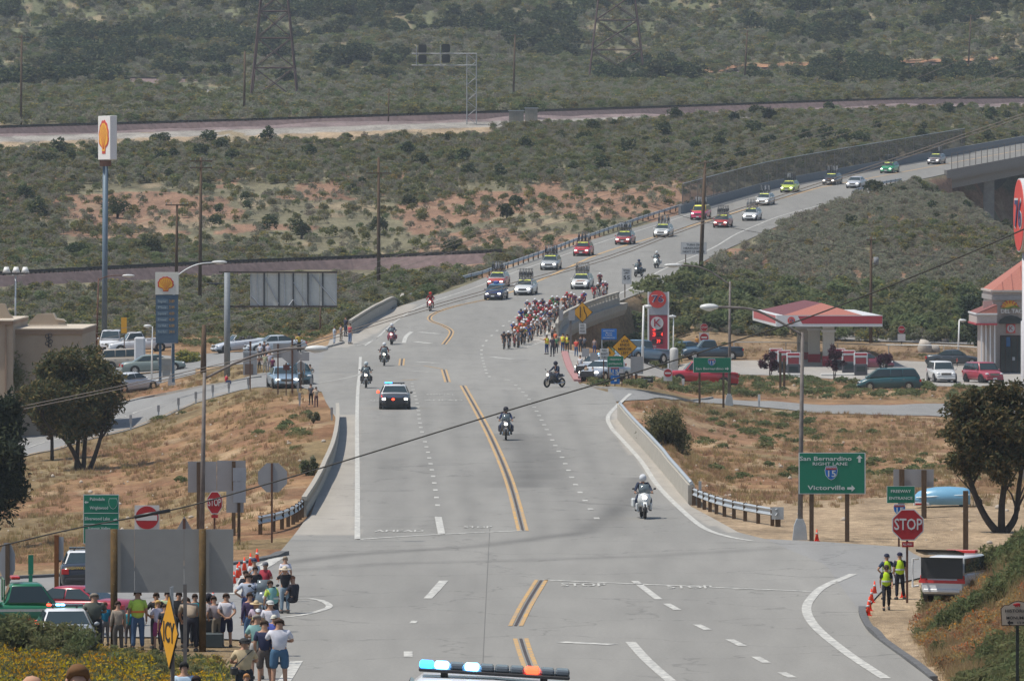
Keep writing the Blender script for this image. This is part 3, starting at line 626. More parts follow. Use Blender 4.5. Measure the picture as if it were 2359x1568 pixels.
# middle slope between the two railways and along the road
X, Y, Z, px, py, rng = candidates(590, 1210, .88, 2)
up = fbm(X, Y*.5, 14, 7); bare = fbm(X, Y*.5, 22, 33)
m1 = (py > r1y(px)+np.where(px < 1130, 42+10*(up-.5), np.where(px < 1500, 24, 16))) & (py < 800)
rail2 = (py > r2y(px)-4) & (py < r2y(px)+26) & (px < 1120) & (Y > 660)
lefty = (px < 1400) | (Y > 900) | (Z > 14.5)
red = (py > 425) & (py < 600) & (px < 1750) & (px > 150) & (bare > .445)
station = (px > 1400) & (Y < 646) | (px > 1290) & (Y < 585)
leftlow = (px < 1179) & (Y < 612); bridge = (px > 1262) & (px < 1330) & (Y > 570) & (Y < 640) 
k = m1 & ~rail2 & ~station & ~leftlow & ~((px > 2185) & (Y > 880) & (Y < 1010)) & (rng.random(len(X)) < np.where(red, .15, .92))
s = .42+.75*rng.random(len(X))**1.6; q = fbm(X, Y*.6, 18, 9); r2 = rng.random(len(X)); sagey = (px > 1600) & (py > 400) & (py < 660) & (q > .40) & ~lefty
dd = k & (r2 < .05) & (py < 560)
POOL['D'].append((X, Y, Z, s*1.7, dd & (rng.random(len(X)) < .18))); k = k & ~dd
POOL['S'].append((X, Y, Z, s*1.05, k & (r2 < np.where(sagey, .8, .38)))); POOL['O'].append((X, Y, Z, s*1.05, k & (r2 >= np.where(sagey, .8, .38)) & (r2 < .70)))
grn = ((py > 640) & (px > 850)) | (q > .60)
POOL['G'].append((X, Y, Z, s*1.1, k & (r2 >= .70) & (r2 < np.where(grn, .9, .78)) & ~sagey)); POOL['T'].append((X, Y, Z, s*1.0, k & (r2 >= np.where(grn, .9, .78)) & (r2 < .93)))
POOL['Y'].append((X, Y, Z, s*.95, k & (r2 >= .95) & (px > 300)))
# big green willows behind the fuel station
X, Y, Z, px, py, rng = candidates(560, 690, .22, 3)
k = (px > 1405) & (((py > 655) & (py < 800)) | ((px < 1560) & (Y < 655))) & ~((Y < 646) & (px > 1560)) & (px < 2330) & ~((px < 1420) & (Y > 565) & (Y < 600)) & (Y > 588); s = rng.uniform(.9, 1.9, len(X)); r2 = rng.random(len(X))
POOL['G'].append((X, Y, Z, s*1.15, k & (r2 < .62))); POOL['O'].append((X, Y, Z, s, k & (r2 > .78)))
NM = {'D': ('dark_chaparral', K_DARK, 'dark evergreen chaparral covering the far hillside', 'chaparral'), 'O': ('olive_scrub', K_OLIVE, 'olive green scrub spread over the slopes', 'scrub'),
      'S': ('sage_scrub', K_SAGE, 'pale grey-green sagebrush covering the slopes', 'sagebrush'), 'G': ('green_scrub', K_GREEN, 'fresh green scrub among the sagebrush', 'scrub'),
      'Y': ('blooming_scrub', K_GOLD, 'ochre blooming scrub dotted over the slopes', 'scrub'), 'T': ('dry_twig_scrub', K_TWIG, 'bare grey-brown twiggy scrub on the slopes', 'scrub')}
for i, (k_, L_) in enumerate(POOL.items()):
    P = np.concatenate([np.stack([X[m], Y[m], Z[m]], 1) for X, Y, Z, s, m in L_]); S = np.concatenate([s[m] for X, Y, Z, s, m in L_])
    nm, kk, lb, ct = NM[k_]; scatter(nm, kk, P, S, lb, ct, i)
    print(nm, len(P))
# dry grass, tufts and weeds on the near embankments
def tuft(rng, n=26, h=.3, r=.22, m=L_STRAW, lean=.35, w=.012):
    V = []; 
    for i in range(n):
        a, d = rng.uniform(0, 6.28), rng.uniform(0, r); b = np.array([math.cos(a)*d, math.sin(a)*d, 0]); l = rng.normal(0, lean, 2); hh = h*rng.uniform(.5, 1.2)
        tp = b+np.array([l[0]*hh, l[1]*hh, hh]); pr = np.array([-math.sin(a), math.cos(a), 0])*w; V += [b-pr, b+pr, tp]
    me = bpy.data.meshes.new('tuft'); me.from_pydata([tuple(v) for v in V], [], [(3*i, 3*i+1, 3*i+2) for i in range(n)]); me.materials.append(m); return me
K_STRAW = kinds('straw_tuft_kind', 3, lambda r: tuft(r, 30, .32, .35, w=.02)); K_WEED = bushk('weed_kind', L_GREEN, 150, .7, .10, 3, 5)
STREETS = [[(700, 1255), (-400, 1330), (-400, 1480), (700, 1500)], [(1700, 1232), (2800, 1290), (2800, 1340), (2150, 1330), (2040, 1352), (1995, 1405), (1900, 1440)], [(760, 830), (588, 868), (302, 916), (-80, 1030), (-140, 1120), (64, 1055), (251, 1007), (450, 933), (600, 896), (760, 912)],
 [(770, 790), (0, 810), (60, 930), (380, 884), (520, 846), (650, 855), (770, 865)], [(1400, 885), (1640, 914), (2600, 932), (2600, 992), (1770, 944), (1560, 926), (1400, 930)], [(1290, 790), (1640, 828), (1900, 824), (2700, 838), (2700, 897), (2150, 893), (1900, 876), (1660, 866), (1310, 880)]]
def near_c(Y0, Y1, per, seed):
    X, Y, Z, px, py, rng = candidates(Y0, Y1, per, seed); ok = np.ones(len(X), bool)
    for p in STREETS: ok &= ~inpoly(px, py, p)
    return X, Y, Z, px, py, rng, ok
X, Y, Z, px, py, rng, ok = near_c(236, 640, 1.1, 11)
ok &= (rng.random(len(X)) < .25+.75*(fbm(X, Y*.4, 4, 3) > .47)) & ~((px > 1650) & (py > 1170) & (py < 1262))
scatter('dry_grass', K_STRAW, np.stack([X, Y, Z], 1)[ok], rng.uniform(.5, 1.2, len(X))[ok], 'dry straw-coloured grass on the embankments', 'grass', 1)
X, Y, Z, px, py, rng, ok = near_c(236, 640, .16, 12); cl = fbm(X, Y*.5, 8, 13)
z1 = (px > 1560) & (py > 950) & (py < 1130); z2 = (px > 1330) & (py > 868) & (py < 925); z3 = (px < 740) & (py > 900) & (py < 1010); z4 = (px < 1000) & (py > 690) & (py < 815)&(px>380)
pr = np.where(z2, .85, np.where(z1, np.clip((cl-.45)*6, 0, .9)*np.clip((1140-py)/150, 0, 1), np.where(z3, np.clip((cl-.5)*5, 0, .6), np.where(z4, .8, .012))))
pr = np.where((py > 1120) & (px > 1640), 0, pr)
kk = ok & (rng.random(len(X)) < pr); scatter('green_weeds', K_WEED, np.stack([X, Y, Z], 1)[kk], (rng.uniform(.4, .95, len(X))*np.where(z2 | z4, 1.1, .8))[kk], 'low green weeds growing in clumps beside the ramps', 'weeds', 2)
def stone(rng):
    bm = BM(); ball(bm, (0, 0, .3), .5, .4, .35, 1)
    for v in bm.verts: v.co *= rng.uniform(.75, 1.2)
    return mesh_of(bm, mat('verge_stone', (.40, .35, .29), .9, var=.2), 'stone')
X, Y, Z, px, py, rng, ok = near_c(238, 640, .05, 15); scatter('loose_stones', kinds('stone_kind', 3, stone), np.stack([X, Y, Z], 1)[ok], (.10+.24*rng.random(len(X))**4)[ok], 'small pale stones scattered over the embankments', 'stones', 12)
# flowering bank bottom left and slope bottom right
def flower(rng, m, n=70):
    P = bush_points(n, rng, .5, .75, 4, .3); return P
K_FLOW = kinds('flower_kind', 3, lambda r: leaves_mesh('flower', bush_points(200, r, .55, .7, 5, .3), .034, [L_OLIVE, L_YELLOW], r, 1.5, .8, mi2=1, frac2=.34))
K_FGRN = kinds('green_clump_kind', 3, lambda r: leaves_mesh('clump', bush_points(240, r, .6, .8, 5, .3), .04, [L_GREEN, L_OLIVE], r, 2.4, 1.2, mi2=1, frac2=.4))
K_FORG = kinds('orange_clump_kind', 2, lambda r: leaves_mesh('clump', bush_points(220, r, .55, .7, 5, .3), .035, [L_STRAW, L_ORANGE, ], r, 2.0, 1.2, mi2=1, frac2=.13))
K_FDRY = kinds('dry_clump_kind', 2, lambda r: tuft(r, 90, .6, .5, m=L_STRAW, w=.01))
K_FGLD = kinds('gold_clump_kind', 2, lambda r: leaves_mesh('clump', bush_points(220, r, .55, .7, 5, .3), .036, [L_GOLD, L_OLIVE], r, 2.2, 1.2, mi2=1, frac2=.45))
rng = np.random.default_rng(31); n = 6500; Y = rng.uniform(105, 199, n); X = Y*rng.uniform(-.105, -.0425, n); Z = ground(X, Y); px = X/Y*FP+CX; py = HY+(CH-Z)*FP/Y
edge = np.interp(px, [-400, 0, 200, 520, 600], [1490, 1492, 1505, 1538, 1600]); ok = (py > edge) & (px < 520)
big = fbm(X, Y*.5, 3.5, 3); yl = ok & (((big > .45) & (py > 1500)) | ((px < 240) & (py > 1535) & (big > .34))); r3 = rng.random(n); gd = ok & ~yl & (((px > 190) & (r3 < .75)) | (r3 < .2)); gr = ok & ~yl & ~gd
SL = lambda m: np.stack([X, Y, Z], 1)[m]
scatter('yellow_wildflowers', K_FLOW, SL(yl), (rng.uniform(.7, 1.3, n)*np.where(py < 1560, .6, 1))[yl], 'yellow wildflowers covering the near bank at lower left', 'wildflowers', 3)
scatter('golden_grass', K_FGLD, SL(gd), rng.uniform(.6, 1.2, n)[gd]*np.where(py < 1560, .6, 1)[gd], 'golden-green weeds mixed among the yellow wildflowers', 'weeds', 9)
scatter('roadside_greenery', K_FGRN, SL(gr), (rng.uniform(.7, 1.35, n)*np.where(px > 200, np.where(py < 1560, .5, .8), np.where(py < 1530, 1.15, .7)))[gr], 'dark green shrubs and herbs on the near bank at lower left', 'shrubs', 4)
rng = np.random.default_rng(32); n = 9000; Y = rng.uniform(120, 232, n); X = rng.uniform(9.5, 24, n); Z = ground(X, Y); bk = bank(X, Y); c1 = fbm(X, Y*.5, 2.6, 6); c2 = fbm(X, Y*.5, 4, 16); k = (bk > .22) & (X < Y*.105+3)
a = k & (c1 > .52); b_ = k & ~a & (c2 > .54); c_ = k & ~a & ~b_ & (c1 < .42); d_ = k & ~a & ~b_ & ~c_
scatter('bank_greenery', K_FGRN, SL(a), rng.uniform(.6, 1.2, n)[a], 'dark green brush on the steep bank at lower right', 'brush', 5)
scatter('golden_brush', K_FGLD, SL(b_), rng.uniform(.5, 1, n)[b_], 'ochre-gold brush on the steep bank at lower right', 'brush', 6)
scatter('orange_wildflowers', K_FORG, SL(c_), rng.uniform(.5, .9, n)[c_], 'orange wildflowers on the steep bank at lower right', 'wildflowers', 7)
scatter('bank_dry_grass', K_FDRY, SL(d_), rng.uniform(.6, 1.1, n)[d_], 'dry grass on the steep bank at lower right', 'grass', 8)
# ---------------------------------------------------------------- vehicle builders (front towards -Y, origin on the ground)
def loft(bm, secs, mi=0, cap=True, smooth=True):
    rs = [[bm.verts.new(p) for p in s] for s in secs]; n = len(secs[0])
    for a, b in zip(rs, rs[1:]):
        for k in range(n):
            f = bm.faces.new((a[k], b[k], b[(k+1) % n], a[(k+1) % n])); f.material_index = mi; f.smooth = smooth
    if cap:
        for r in (rs[0], rs[-1][::-1]):
            f = bm.faces.new(r); f.material_index = mi
    bmesh.ops.recalc_face_normals(bm, faces=bm.faces[:])
    return bm
def pane(bm, q, inset=.06, out=.006, mi=0):
    q = [Vector(p) for p in q]; c = sum(q, Vector())/4; nrm = (q[1]-q[0]).cross(q[2]-q[0]).normalized()
    if nrm.dot(c-Vector((0, c.y*.6, 1.0))) < 0: nrm = -nrm
    v = []
    for i, p in enumerate(q):
        a = (q[i-1]-p).normalized(); b = (q[(i+1) % 4]-p).normalized(); v.append(p+(a+b)*inset+nrm*out)
    a = [bm.verts.new(p) for p in v]; b = [bm.verts.new(p-nrm*(out+.01)) for p in v]
    f = bm.faces.new(a); f.material_index = mi
    for i in range(4): g = bm.faces.new((a[i], a[(i+1) % 4], b[(i+1) % 4], b[i])); g.material_index = mi
    bmesh.ops.recalc_face_normals(bm, faces=bm.faces[:])
def flip_to_car(): pass
# L, W, H, top-line [(t, z)], greenhouse (front base, front roof, rear roof, rear base as t), belt z, roof half width
KIND = {
 'sedan': dict(L=5.0, W=1.86, H=1.44, top=[(0, .52), (.03, .66), (.10, .74), (.29, .92), (.5, .95), (.78, .99), (.95, .95), (.985, .82), (1, .6)], gh=(.27, .41, .64, .80), belt=.90, rw=.62),
 'wagon': dict(L=4.7, W=1.80, H=1.47, top=[(0, .50), (.03, .64), (.10, .74), (.28, .92), (.5, .96), (.9, 1.0), (.985, .95), (1, .6)], gh=(.25, .40, .86, .97), belt=.90, rw=.62),
 'suv': dict(L=4.75, W=1.90, H=1.74, top=[(0, .62), (.02, .84), (.08, .95), (.27, 1.06), (.5, 1.08), (.9, 1.1), (.985, 1.05), (1, .7)], gh=(.25, .36, .90, .985), belt=1.02, rw=.68),
 'minivan': dict(L=4.95, W=1.94, H=1.74, top=[(0, .50), (.03, .68), (.08, .80), (.18, .98), (.5, 1.04), (.9, 1.08), (.985, 1.0), (1, .6)], gh=(.13, .32, .90, .985), belt=.98, rw=.68),
 'pickup': dict(L=5.5, W=1.92, H=1.80, top=[(0, .66), (.02, .90), (.07, .98), (.27, 1.08), (.5, 1.10), (.60, 1.10), (.61, 1.10), (.985, 1.12), (1, .75)], gh=(.25, .34, .53, .575), belt=1.06, rw=.70),
 'convertible': dict(L=4.85, W=1.84, H=1.36, top=[(0, .50), (.03, .64), (.10, .74), (.30, .90), (.5, .93), (.80, .97), (.95, .92), (.985, .78), (1, .55)], gh=(.28, .385, .40, .42), belt=.88, rw=.62),
}
def make_vehicle(kind, lit=False, rear=False):
    K = KIND[kind]; L, Wd, H = K['L'], K['W'], K['H']; w = Wd/2; Y = lambda t: -L/2+t*L
    root = obj('car', None); bm = BM(); secs = []
    wr = .33 if kind not in ('suv', 'pickup') else .38; zb = .20 if kind not in ('suv', 'pickup') else .30
    for t, z in K['top']:
        ww = w*min(1, .80+.9*t if t < .22 else 1)*(1 if t < .93 else 1-(t-.93)*2.0); b = zb+(.10 if t in (0, 1) else 0)
        half = [(0, b), (ww*.88, b), (ww*.98, b+.10), (ww, (b+z)/2), (ww*.985, z-.14), (ww*.93, z-.03), (ww*.72, z+.008), (0, z+.03)]
        secs.append([(x, Y(t), zz) for x, zz in half]+[(-x, Y(t), zz) for x, zz in half[-2:0:-1]])
    loft(bm, secs)
    wy = (Y(.18), Y(.80))
    for yy in wy:
        for sx in (-1, 1): prism(bm, circle(wr*1.16, 18, yy, wr*.98), sx*(w*.80), sx*(w+.004), 'x', 1)
    box(bm, -w*.86, w*.86, -L/2+.1, L/2-.1, zb-.05, zb+.12, 1)
    part('body', bm, [PAINT, BLACK], root)
    g = K['gh']; bw = w*.90; rw = K['rw']*w*1.13; bz = K['belt']-.02
    F0, F1, R1, R0 = Y(g[0]), Y(g[1]), Y(g[2]), Y(g[3])
    if kind != 'convertible':
        bm = BM(); m1, m2 = F1+.10, R1-.08
        def sec(y, hw, z, hw2, zlow): return [(0, y, zlow), (hw2, y, zlow), (hw2*.5+hw*.5+.02, y, (z+zlow)/2), (hw, y, z-.07), (hw*.9, y, z-.015), (0, y, z), (-hw*.9, y, z-.015), (-hw, y, z-.07), (-hw2*.5-hw*.5-.02, y, (z+zlow)/2), (-hw2, y, zlow)]
        loft(bm, [sec(F0, bw*.93, bz+.08, bw*.97, bz), sec(F1, rw*.97, H-.05, bw, bz), sec(m1, rw, H-.01, bw, bz), sec((F1+R1)/2, rw, H, bw, bz), sec(m2, rw*.99, H-.02, bw, bz), sec(R1, rw*.96, H-.06, bw, bz), sec(R0, bw*.9, bz+.08, bw*.96, bz)])
        part('roof', bm, PAINT, root)
    zt = H-.07
    def glass(nm, q, **k): b = BM(); pane(b, q, **k); part(nm, b, GLASS, root)
    glass('windshield', [(-bw*.96, F0+.02, bz+.07), (bw*.96, F0+.02, bz+.07), (rw*.95, F1, zt), (-rw*.95, F1, zt)], inset=.05, out=.03)
    if kind != 'convertible':
        glass('rear_window', [(bw*.93, R0-.02, bz+.07), (-bw*.93, R0-.02, bz+.07), (-rw*.93, R1, zt), (rw*.93, R1, zt)], inset=.06, out=.03)
        nwin = 2 if kind in ('sedan', 'pickup') else 3
        if kind == 'pickup': nwin = 1
        for sx in (-1, 1):
            for i in range(nwin):
                a0, a1 = i/nwin, (i+1)/nwin; yb0, yb1 = F0+.10+(R0-F0-.2)*a0, F0+.10+(R0-F0-.2)*a1; yt0, yt1 = F1+(R1-F1)*a0, F1+(R1-F1)*a1
                if i > 0: yb0 = yt0
                if i < nwin-1: yb1 = yt1
                glass('side_window', [(sx*(bw+.012), yb0, bz+.09), (sx*(bw+.012), yb1, bz+.09), (sx*(rw+.012), yt1, zt+.005), (sx*(rw+.012), yt0, zt+.005)], inset=.035, out=.022)
    else:
        bm = BM(); box(bm, -w*.72, w*.72, Y(.40), Y(.74), .95, 1.0, 0); part('cabin_floor', bm, BLACK, root)
        for i, yy in enumerate((Y(.50), Y(.64))):
            for sx in (-.4, .4): bm = BM(); box(bm, sx-.24, sx+.24, yy, yy+.14, .96, 1.22, 0, bev=.04); part('seat', bm, mat('dark_leather', (.05, .045, .04), .5), root)
        bm = BM(); tube(bm, [(-bw*.9, F0+.05, bz), (-rw, F1+.02, H-.02), (rw, F1+.02, H-.02), (bw*.9, F0+.05, bz)], .035, 6); part('windshield_frame', bm, PAINT, root)
    if kind == 'pickup':
        bm = BM()
        box(bm, -w*.84, w*.84, Y(.60), Y(.965), 1.10, 1.128, 0); part('bed_opening', bm, BLACK, root)
        for sx in (-1, 1): bm = BM(); box(bm, min(sx*w*.84, sx*w*.97), max(sx*w*.84, sx*w*.97), Y(.59), Y(.985), 1.05, 1.17, 0, bev=.02); part('bed_rail', bm, PAINT, root)
    fz = .62 if kind not in ('suv', 'pickup') else .80
    for sx in (-1, 1):
        bm = BM(); ball(bm, (sx*w*.66, Y(.028), fz), .17, .10, .085); o = part('headlight', bm, LAMP if lit else CLEAR, root, True)
        bm = BM(); box(bm, sx*w*.78-.14, sx*w*.78+.14, Y(.975), Y(1.0)+.01, fz+.02, fz+.22, 0, bev=.02); part('taillight', bm, REDT, root)
        bm = BM(); ball(bm, (sx*(w+.06), Y(g[0]+.05), bz+.10), .11, .06, .075, 1); part('side_mirror', bm, PAINT, root, True)
        for yy in wy:
            bm = BM(); ring(bm, (sx*(w-.072), yy, wr), wr-.085, .10, 'x', 20, 6); wl = part('wheel', bm, RUBBER, root, True)
            bm = BM(); prism(bm, circle(wr*.60, 14, yy, wr), sx*(w-.12), sx*(w+.012), 'x', 0)
            for k in range(5):
                a = 2*math.pi*k/5; prism(bm, circle(wr*.10, 6, yy+math.cos(a)*wr*.38, wr+math.sin(a)*wr*.38), sx*(w-.02), sx*(w+.016), 'x', 1)
            part('rim', bm, [CHROME, BLACK], wl)
        if kind not in ('pickup',):
            for hy in (Y(.52), Y(.72)): bm = BM(); box(bm, sx*(w*.985)-.015, sx*(w*.985)+.02, hy-.09, hy+.09, bz-.12, bz-.09); part('door_handle', bm, CHROME, root)
    bm = BM(); box(bm, -w*.42, w*.42, Y(0)-.012, Y(.03), fz-.12, fz+.05, 0)
    for k in range(3): box(bm, -w*.40, w*.40, Y(0)-.02, Y(0)+.01, fz-.10+k*.055, fz-.085+k*.055, 1)
    part('grille', bm, [BLACK, CHROME], root)
    bm = BM(); box(bm, -w*.80, w*.80, Y(0)-.05, Y(.03), .34, .46, 0, bev=.03); part('front_bumper', bm, PAINT if kind not in ('pickup',) else CHROME, root)
    bm = BM(); box(bm, -w*.78, w*.78, Y(.97), Y(1)+.06, .36, .50, 0, bev=.03); part('rear_bumper', bm, PAINT if kind not in ('pickup',) else CHROME, root)
    bm = BM(); box(bm, -.16, .16, Y(0)-.066, Y(0)-.05, .35, .48, 0); part('licence_plate', bm, WHITE, root)
    bm = BM(); box(bm, -w*.55, w*.55, Y(0)-.03, Y(.02), .23, .33, 0); part('air_intake', bm, BLACK, root)
    return root
PROTO = {}
PARK = []
def proto(key, fn):
    if key not in PROTO: o = fn(); o.location = (0, -500, 0); PROTO[key] = o; PARK.append(o)
    return PROTO[key]
def kill_tree(o):
    for c in list(o.children): kill_tree(c)
    bpy.data.objects.remove(o)
def recolor(o, color, names=None):
    if names is None or o.name.split('.')[0] in names: o.color = (*color, 1)
    for c in o.children: recolor(c, color, names)
def pitch_of(x, y, rz):
    f = Vector((math.sin(rz), -math.cos(rz))); return max(-.07, min(.07, math.atan2(gz(x-f.x*1.5, y-f.y*1.5)-gz(x+f.x*1.5, y+f.y*1.5), 3)))
def vehicle(kind, p, rz, color, label, cat='car', name='car', lit=False, group=None, roofcol=None, slope=True, sc=1):
    o = copy_tree(proto((kind, lit), lambda: make_vehicle(kind, lit))); o.name = name
    o.location = p; o.rotation_euler = (pitch_of(p.x, p.y, rz) if slope else 0, 0, rz); o.scale = (sc,)*3
    recolor(o, color)
    if roofcol:
        for c in o.children:
            if c.name.split('.')[0] == 'roof': c.color = (*roofcol, 1)
    tag(o, label, cat, group); return o
def heading(p): u, _ = uo(p.x, p.y); return -math.atan(float(Mu(u)))
# ---- bicycle
def make_bike():
    root = obj('bicycle', None)
    for y in (-.5, .5):
        bm = BM(); ring(bm, (0, y, .34), .322, .024, 'x', 20, 4)
        for k in range(8): a = math.pi*k/8; tube(bm, [(0, y+.32*math.cos(a), .34+.32*math.sin(a)), (0, y-.32*math.cos(a), .34-.32*math.sin(a))], .003, 3)
        part('wheel', bm, RUBBER, root)
    bm = BM(); bb, st, hd, hb = (0, .08, .28), (0, .25, .82), (0, -.36, .86), (0, -.40, .72)
    for a, b in ((bb, st), (bb, hb), (st, hd), (hd, hb), (st, (0, .5, .34)), (bb, (0, .5, .34)), (hb, (0, -.5, .34))): tube(bm, [a, b], .026, 4)
    part('frame', bm, PAINT, root)
    bm = BM()
    tube(bm, [hd, (0, -.42, .93)], .015, 4); tube(bm, [(-.20, -.42, .93), (.20, -.42, .93)], .014, 4)
    for s in (-1, 1): tube(bm, [(s*.20, -.42, .93), (s*.20, -.52, .92), (s*.20, -.55, .84), (s*.20, -.47, .80)], .014, 4)
    part('handlebar', bm, BLACK, root)
    bm = BM(); tube(bm, [st, (0, .28, .93)], .013, 4); box(bm, -.06, .06, .18, .42, .93, .965, bev=.015); part('saddle', bm, BLACK, root)
    bm = BM(); prism(bm, circle(.085, 12, .08, .28), -.035, -.045, 'x')
    for s in (-1, 1): tube(bm, [(s*.05, .08, .28), (s*.07, .08+s*.12, .28-s*.12)], .01, 4); box(bm, s*.10-.04, s*.10+.04, .04+s*.12, .12+s*.12, .27-s*.12, .29-s*.12)
    part('crankset', bm, CHROME, root)
    return root
# ---- motorcycle
def make_moto(lit=True, kind='tour'):
    root = obj('motorcycle', None)
    for y, nm in ((-.76, 'front_wheel'), (.74, 'rear_wheel')):
        bm = BM(); ring(bm, (0, y, .32), .255, .065, 'x', 20, 6); wl = part(nm, bm, RUBBER, root, True)
        bm = BM(); prism(bm, circle(.17, 12, y, .32), -.03, .03, 'x'); part('rim', bm, CHROME, wl)
    bm = BM(); fx = .20 if kind == 'tour' else .10
    S = [(-.74, .04, .62, .74), (-.66, fx*.9, .58, .98), (-.50, fx*1.35, .50, 1.10), (-.28, fx*1.3, .42, 1.02), (-.1, .17, .50, .95), (.15, .16, .55, .86), (.45, .17, .60, .82), (.85, .14, .68, .84), (.98, .07, .74, .82)]
    loft(bm, [[(0, y, b), (x*.8, y, b+.05), (x, y, (b+t)/2), (x*.75, y, t-.04), (0, y, t), (-x*.75, y, t-.04), (-x, y, (b+t)/2), (-x*.8, y, b+.05)] for y, x, b, t in S]); part('fairing', bm, PAINT, root)
    bm = BM(); box(bm, -.16, .16, -.35, .35, .26, .58, bev=.05); tube(bm, [(.14, -.2, .3), (.18, .2, .26), (.2, .8, .36)], .045, 6, 1); tube(bm, [(-.14, -.2, .3), (-.18, .2, .26), (-.2, .8, .36)], .045, 6, 1); part('engine', bm, [BLACK, CHROME], root)
    bm = BM(); box(bm, -.15, .15, .0, .75, .80, .90, bev=.04); part('seat', bm, BLACK, root)
    bm = BM()
    for s in (-.09, .09): tube(bm, [(s, -.76, .32), (s, -.55, .92)], .028, 6)
    part('fork', bm, CHROME, root)
    bm = BM(); prism(bm, [(-.5, .33), (-.76, .68), (-.98, .52), (-1.0, .46), (-.76, .62), (-.55, .4)], -.07, .07, 'x'); part('mudguard', bm, PAINT, root)
    bm = BM(); tube(bm, [(-.38, -.28, 1.0), (-.2, -.42, 1.05), (.2, -.42, 1.05), (.38, -.28, 1.0)], .018, 6); part('handlebar', bm, BLACK, root)
    bm = BM(); ball(bm, (0, -.70, .86), .10, .07, .085); part('headlight', bm, LAMP if lit else CLEAR, root, True)
    if kind == 'tour':
        bm = BM(); loft(bm, [[(-.24, -.58, 1.02), (.24, -.58, 1.02), (.24, -.56, 1.02), (-.24, -.56, 1.02)], [(-.19, -.46, 1.38), (.19, -.46, 1.38), (.19, -.44, 1.38), (-.19, -.44, 1.38)]]); part('windscreen', bm, mat('tinted_screen', (.16, .20, .22), .1, alpha=.75, var=0), root)
        for s in (-1, 1):
            bm = BM(); box(bm, s*.30-.11, s*.30+.11, .42, .95, .42, .78, bev=.05); part('saddlebag', bm, PAINT, root)
            bm = BM(); box(bm, s*.27-.05, s*.27+.05, -.30, -.1, .34, .62, bev=.03); part('crash_guard', bm, PAINT, root)
    for s in (-1, 1): bm = BM(); tube(bm, [(s*.24, -.40, 1.05), (s*.40, -.42, 1.18)], .01, 4); ball(bm, (s*.43, -.42, 1.20), .065, .03, .045, 1); part('mirror', bm, BLACK, root)
    return root

# ---------------------------------------------------------------- people
def skin_mesh(J, E, R, sub=1, root=0, matr=SKIN):
    names = list(J); me = bpy.data.meshes.new('sk'); me.from_pydata([tuple(J[n]) for n in names], [(names.index(a), names.index(b)) for a, b in E], [])
    o = bpy.data.objects.new('sk', me); COL.objects.link(o); o.modifiers.new('s', 'SKIN'); sb = o.modifiers.new('u', 'SUBSURF'); sb.levels = sub; sb.render_levels = sub
    for i, n in enumerate(names):
        r = R[n]; me.skin_vertices[0].data[i].radius = r if isinstance(r, tuple) else (r, r); me.skin_vertices[0].data[i].use_root = (i == root)
    dg = bpy.context.evaluated_depsgraph_get(); r = bpy.data.meshes.new_from_object(o.evaluated_get(dg)); bpy.data.objects.remove(o); bpy.data.meshes.remove(me)
    r.materials.clear(); r.materials.append(matr); r.polygons.foreach_set('use_smooth', [True]*len(r.polygons)); return r
BASE = dict(pelvis=(0, .01, .95), spine=(0, 0, 1.12), chest=(0, .01, 1.33), neck=(0, .01, 1.48), head=(0, -.01, 1.585), crown=(0, 0, 1.68),
            shl=(-.17, .01, 1.41), ell=(-.23, .02, 1.13), wrl=(-.24, -.05, .90), hdl=(-.24, -.07, .82), shr=(.17, .01, 1.41), elr=(.23, .02, 1.13), wrr=(.24, -.05, .90), hdr=(.24, -.07, .82),
            hil=(-.095, .01, .88), knl=(-.11, -.01, .49), anl=(-.12, .03, .09), tol=(-.14, -.12, .045), hir=(.095, .01, .88), knr=(.11, -.01, .49), anr=(.12, .03, .09), tor=(.14, -.12, .045))
def arms(ell, wrl, hdl, mirror=True, r=None):
    d = dict(ell=ell, wrl=wrl, hdl=hdl); s = r or ((-ell[0], *ell[1:]), (-wrl[0], *wrl[1:]), (-hdl[0], *hdl[1:]))
    d.update(elr=s[0], wrr=s[1], hdr=s[2]); return d
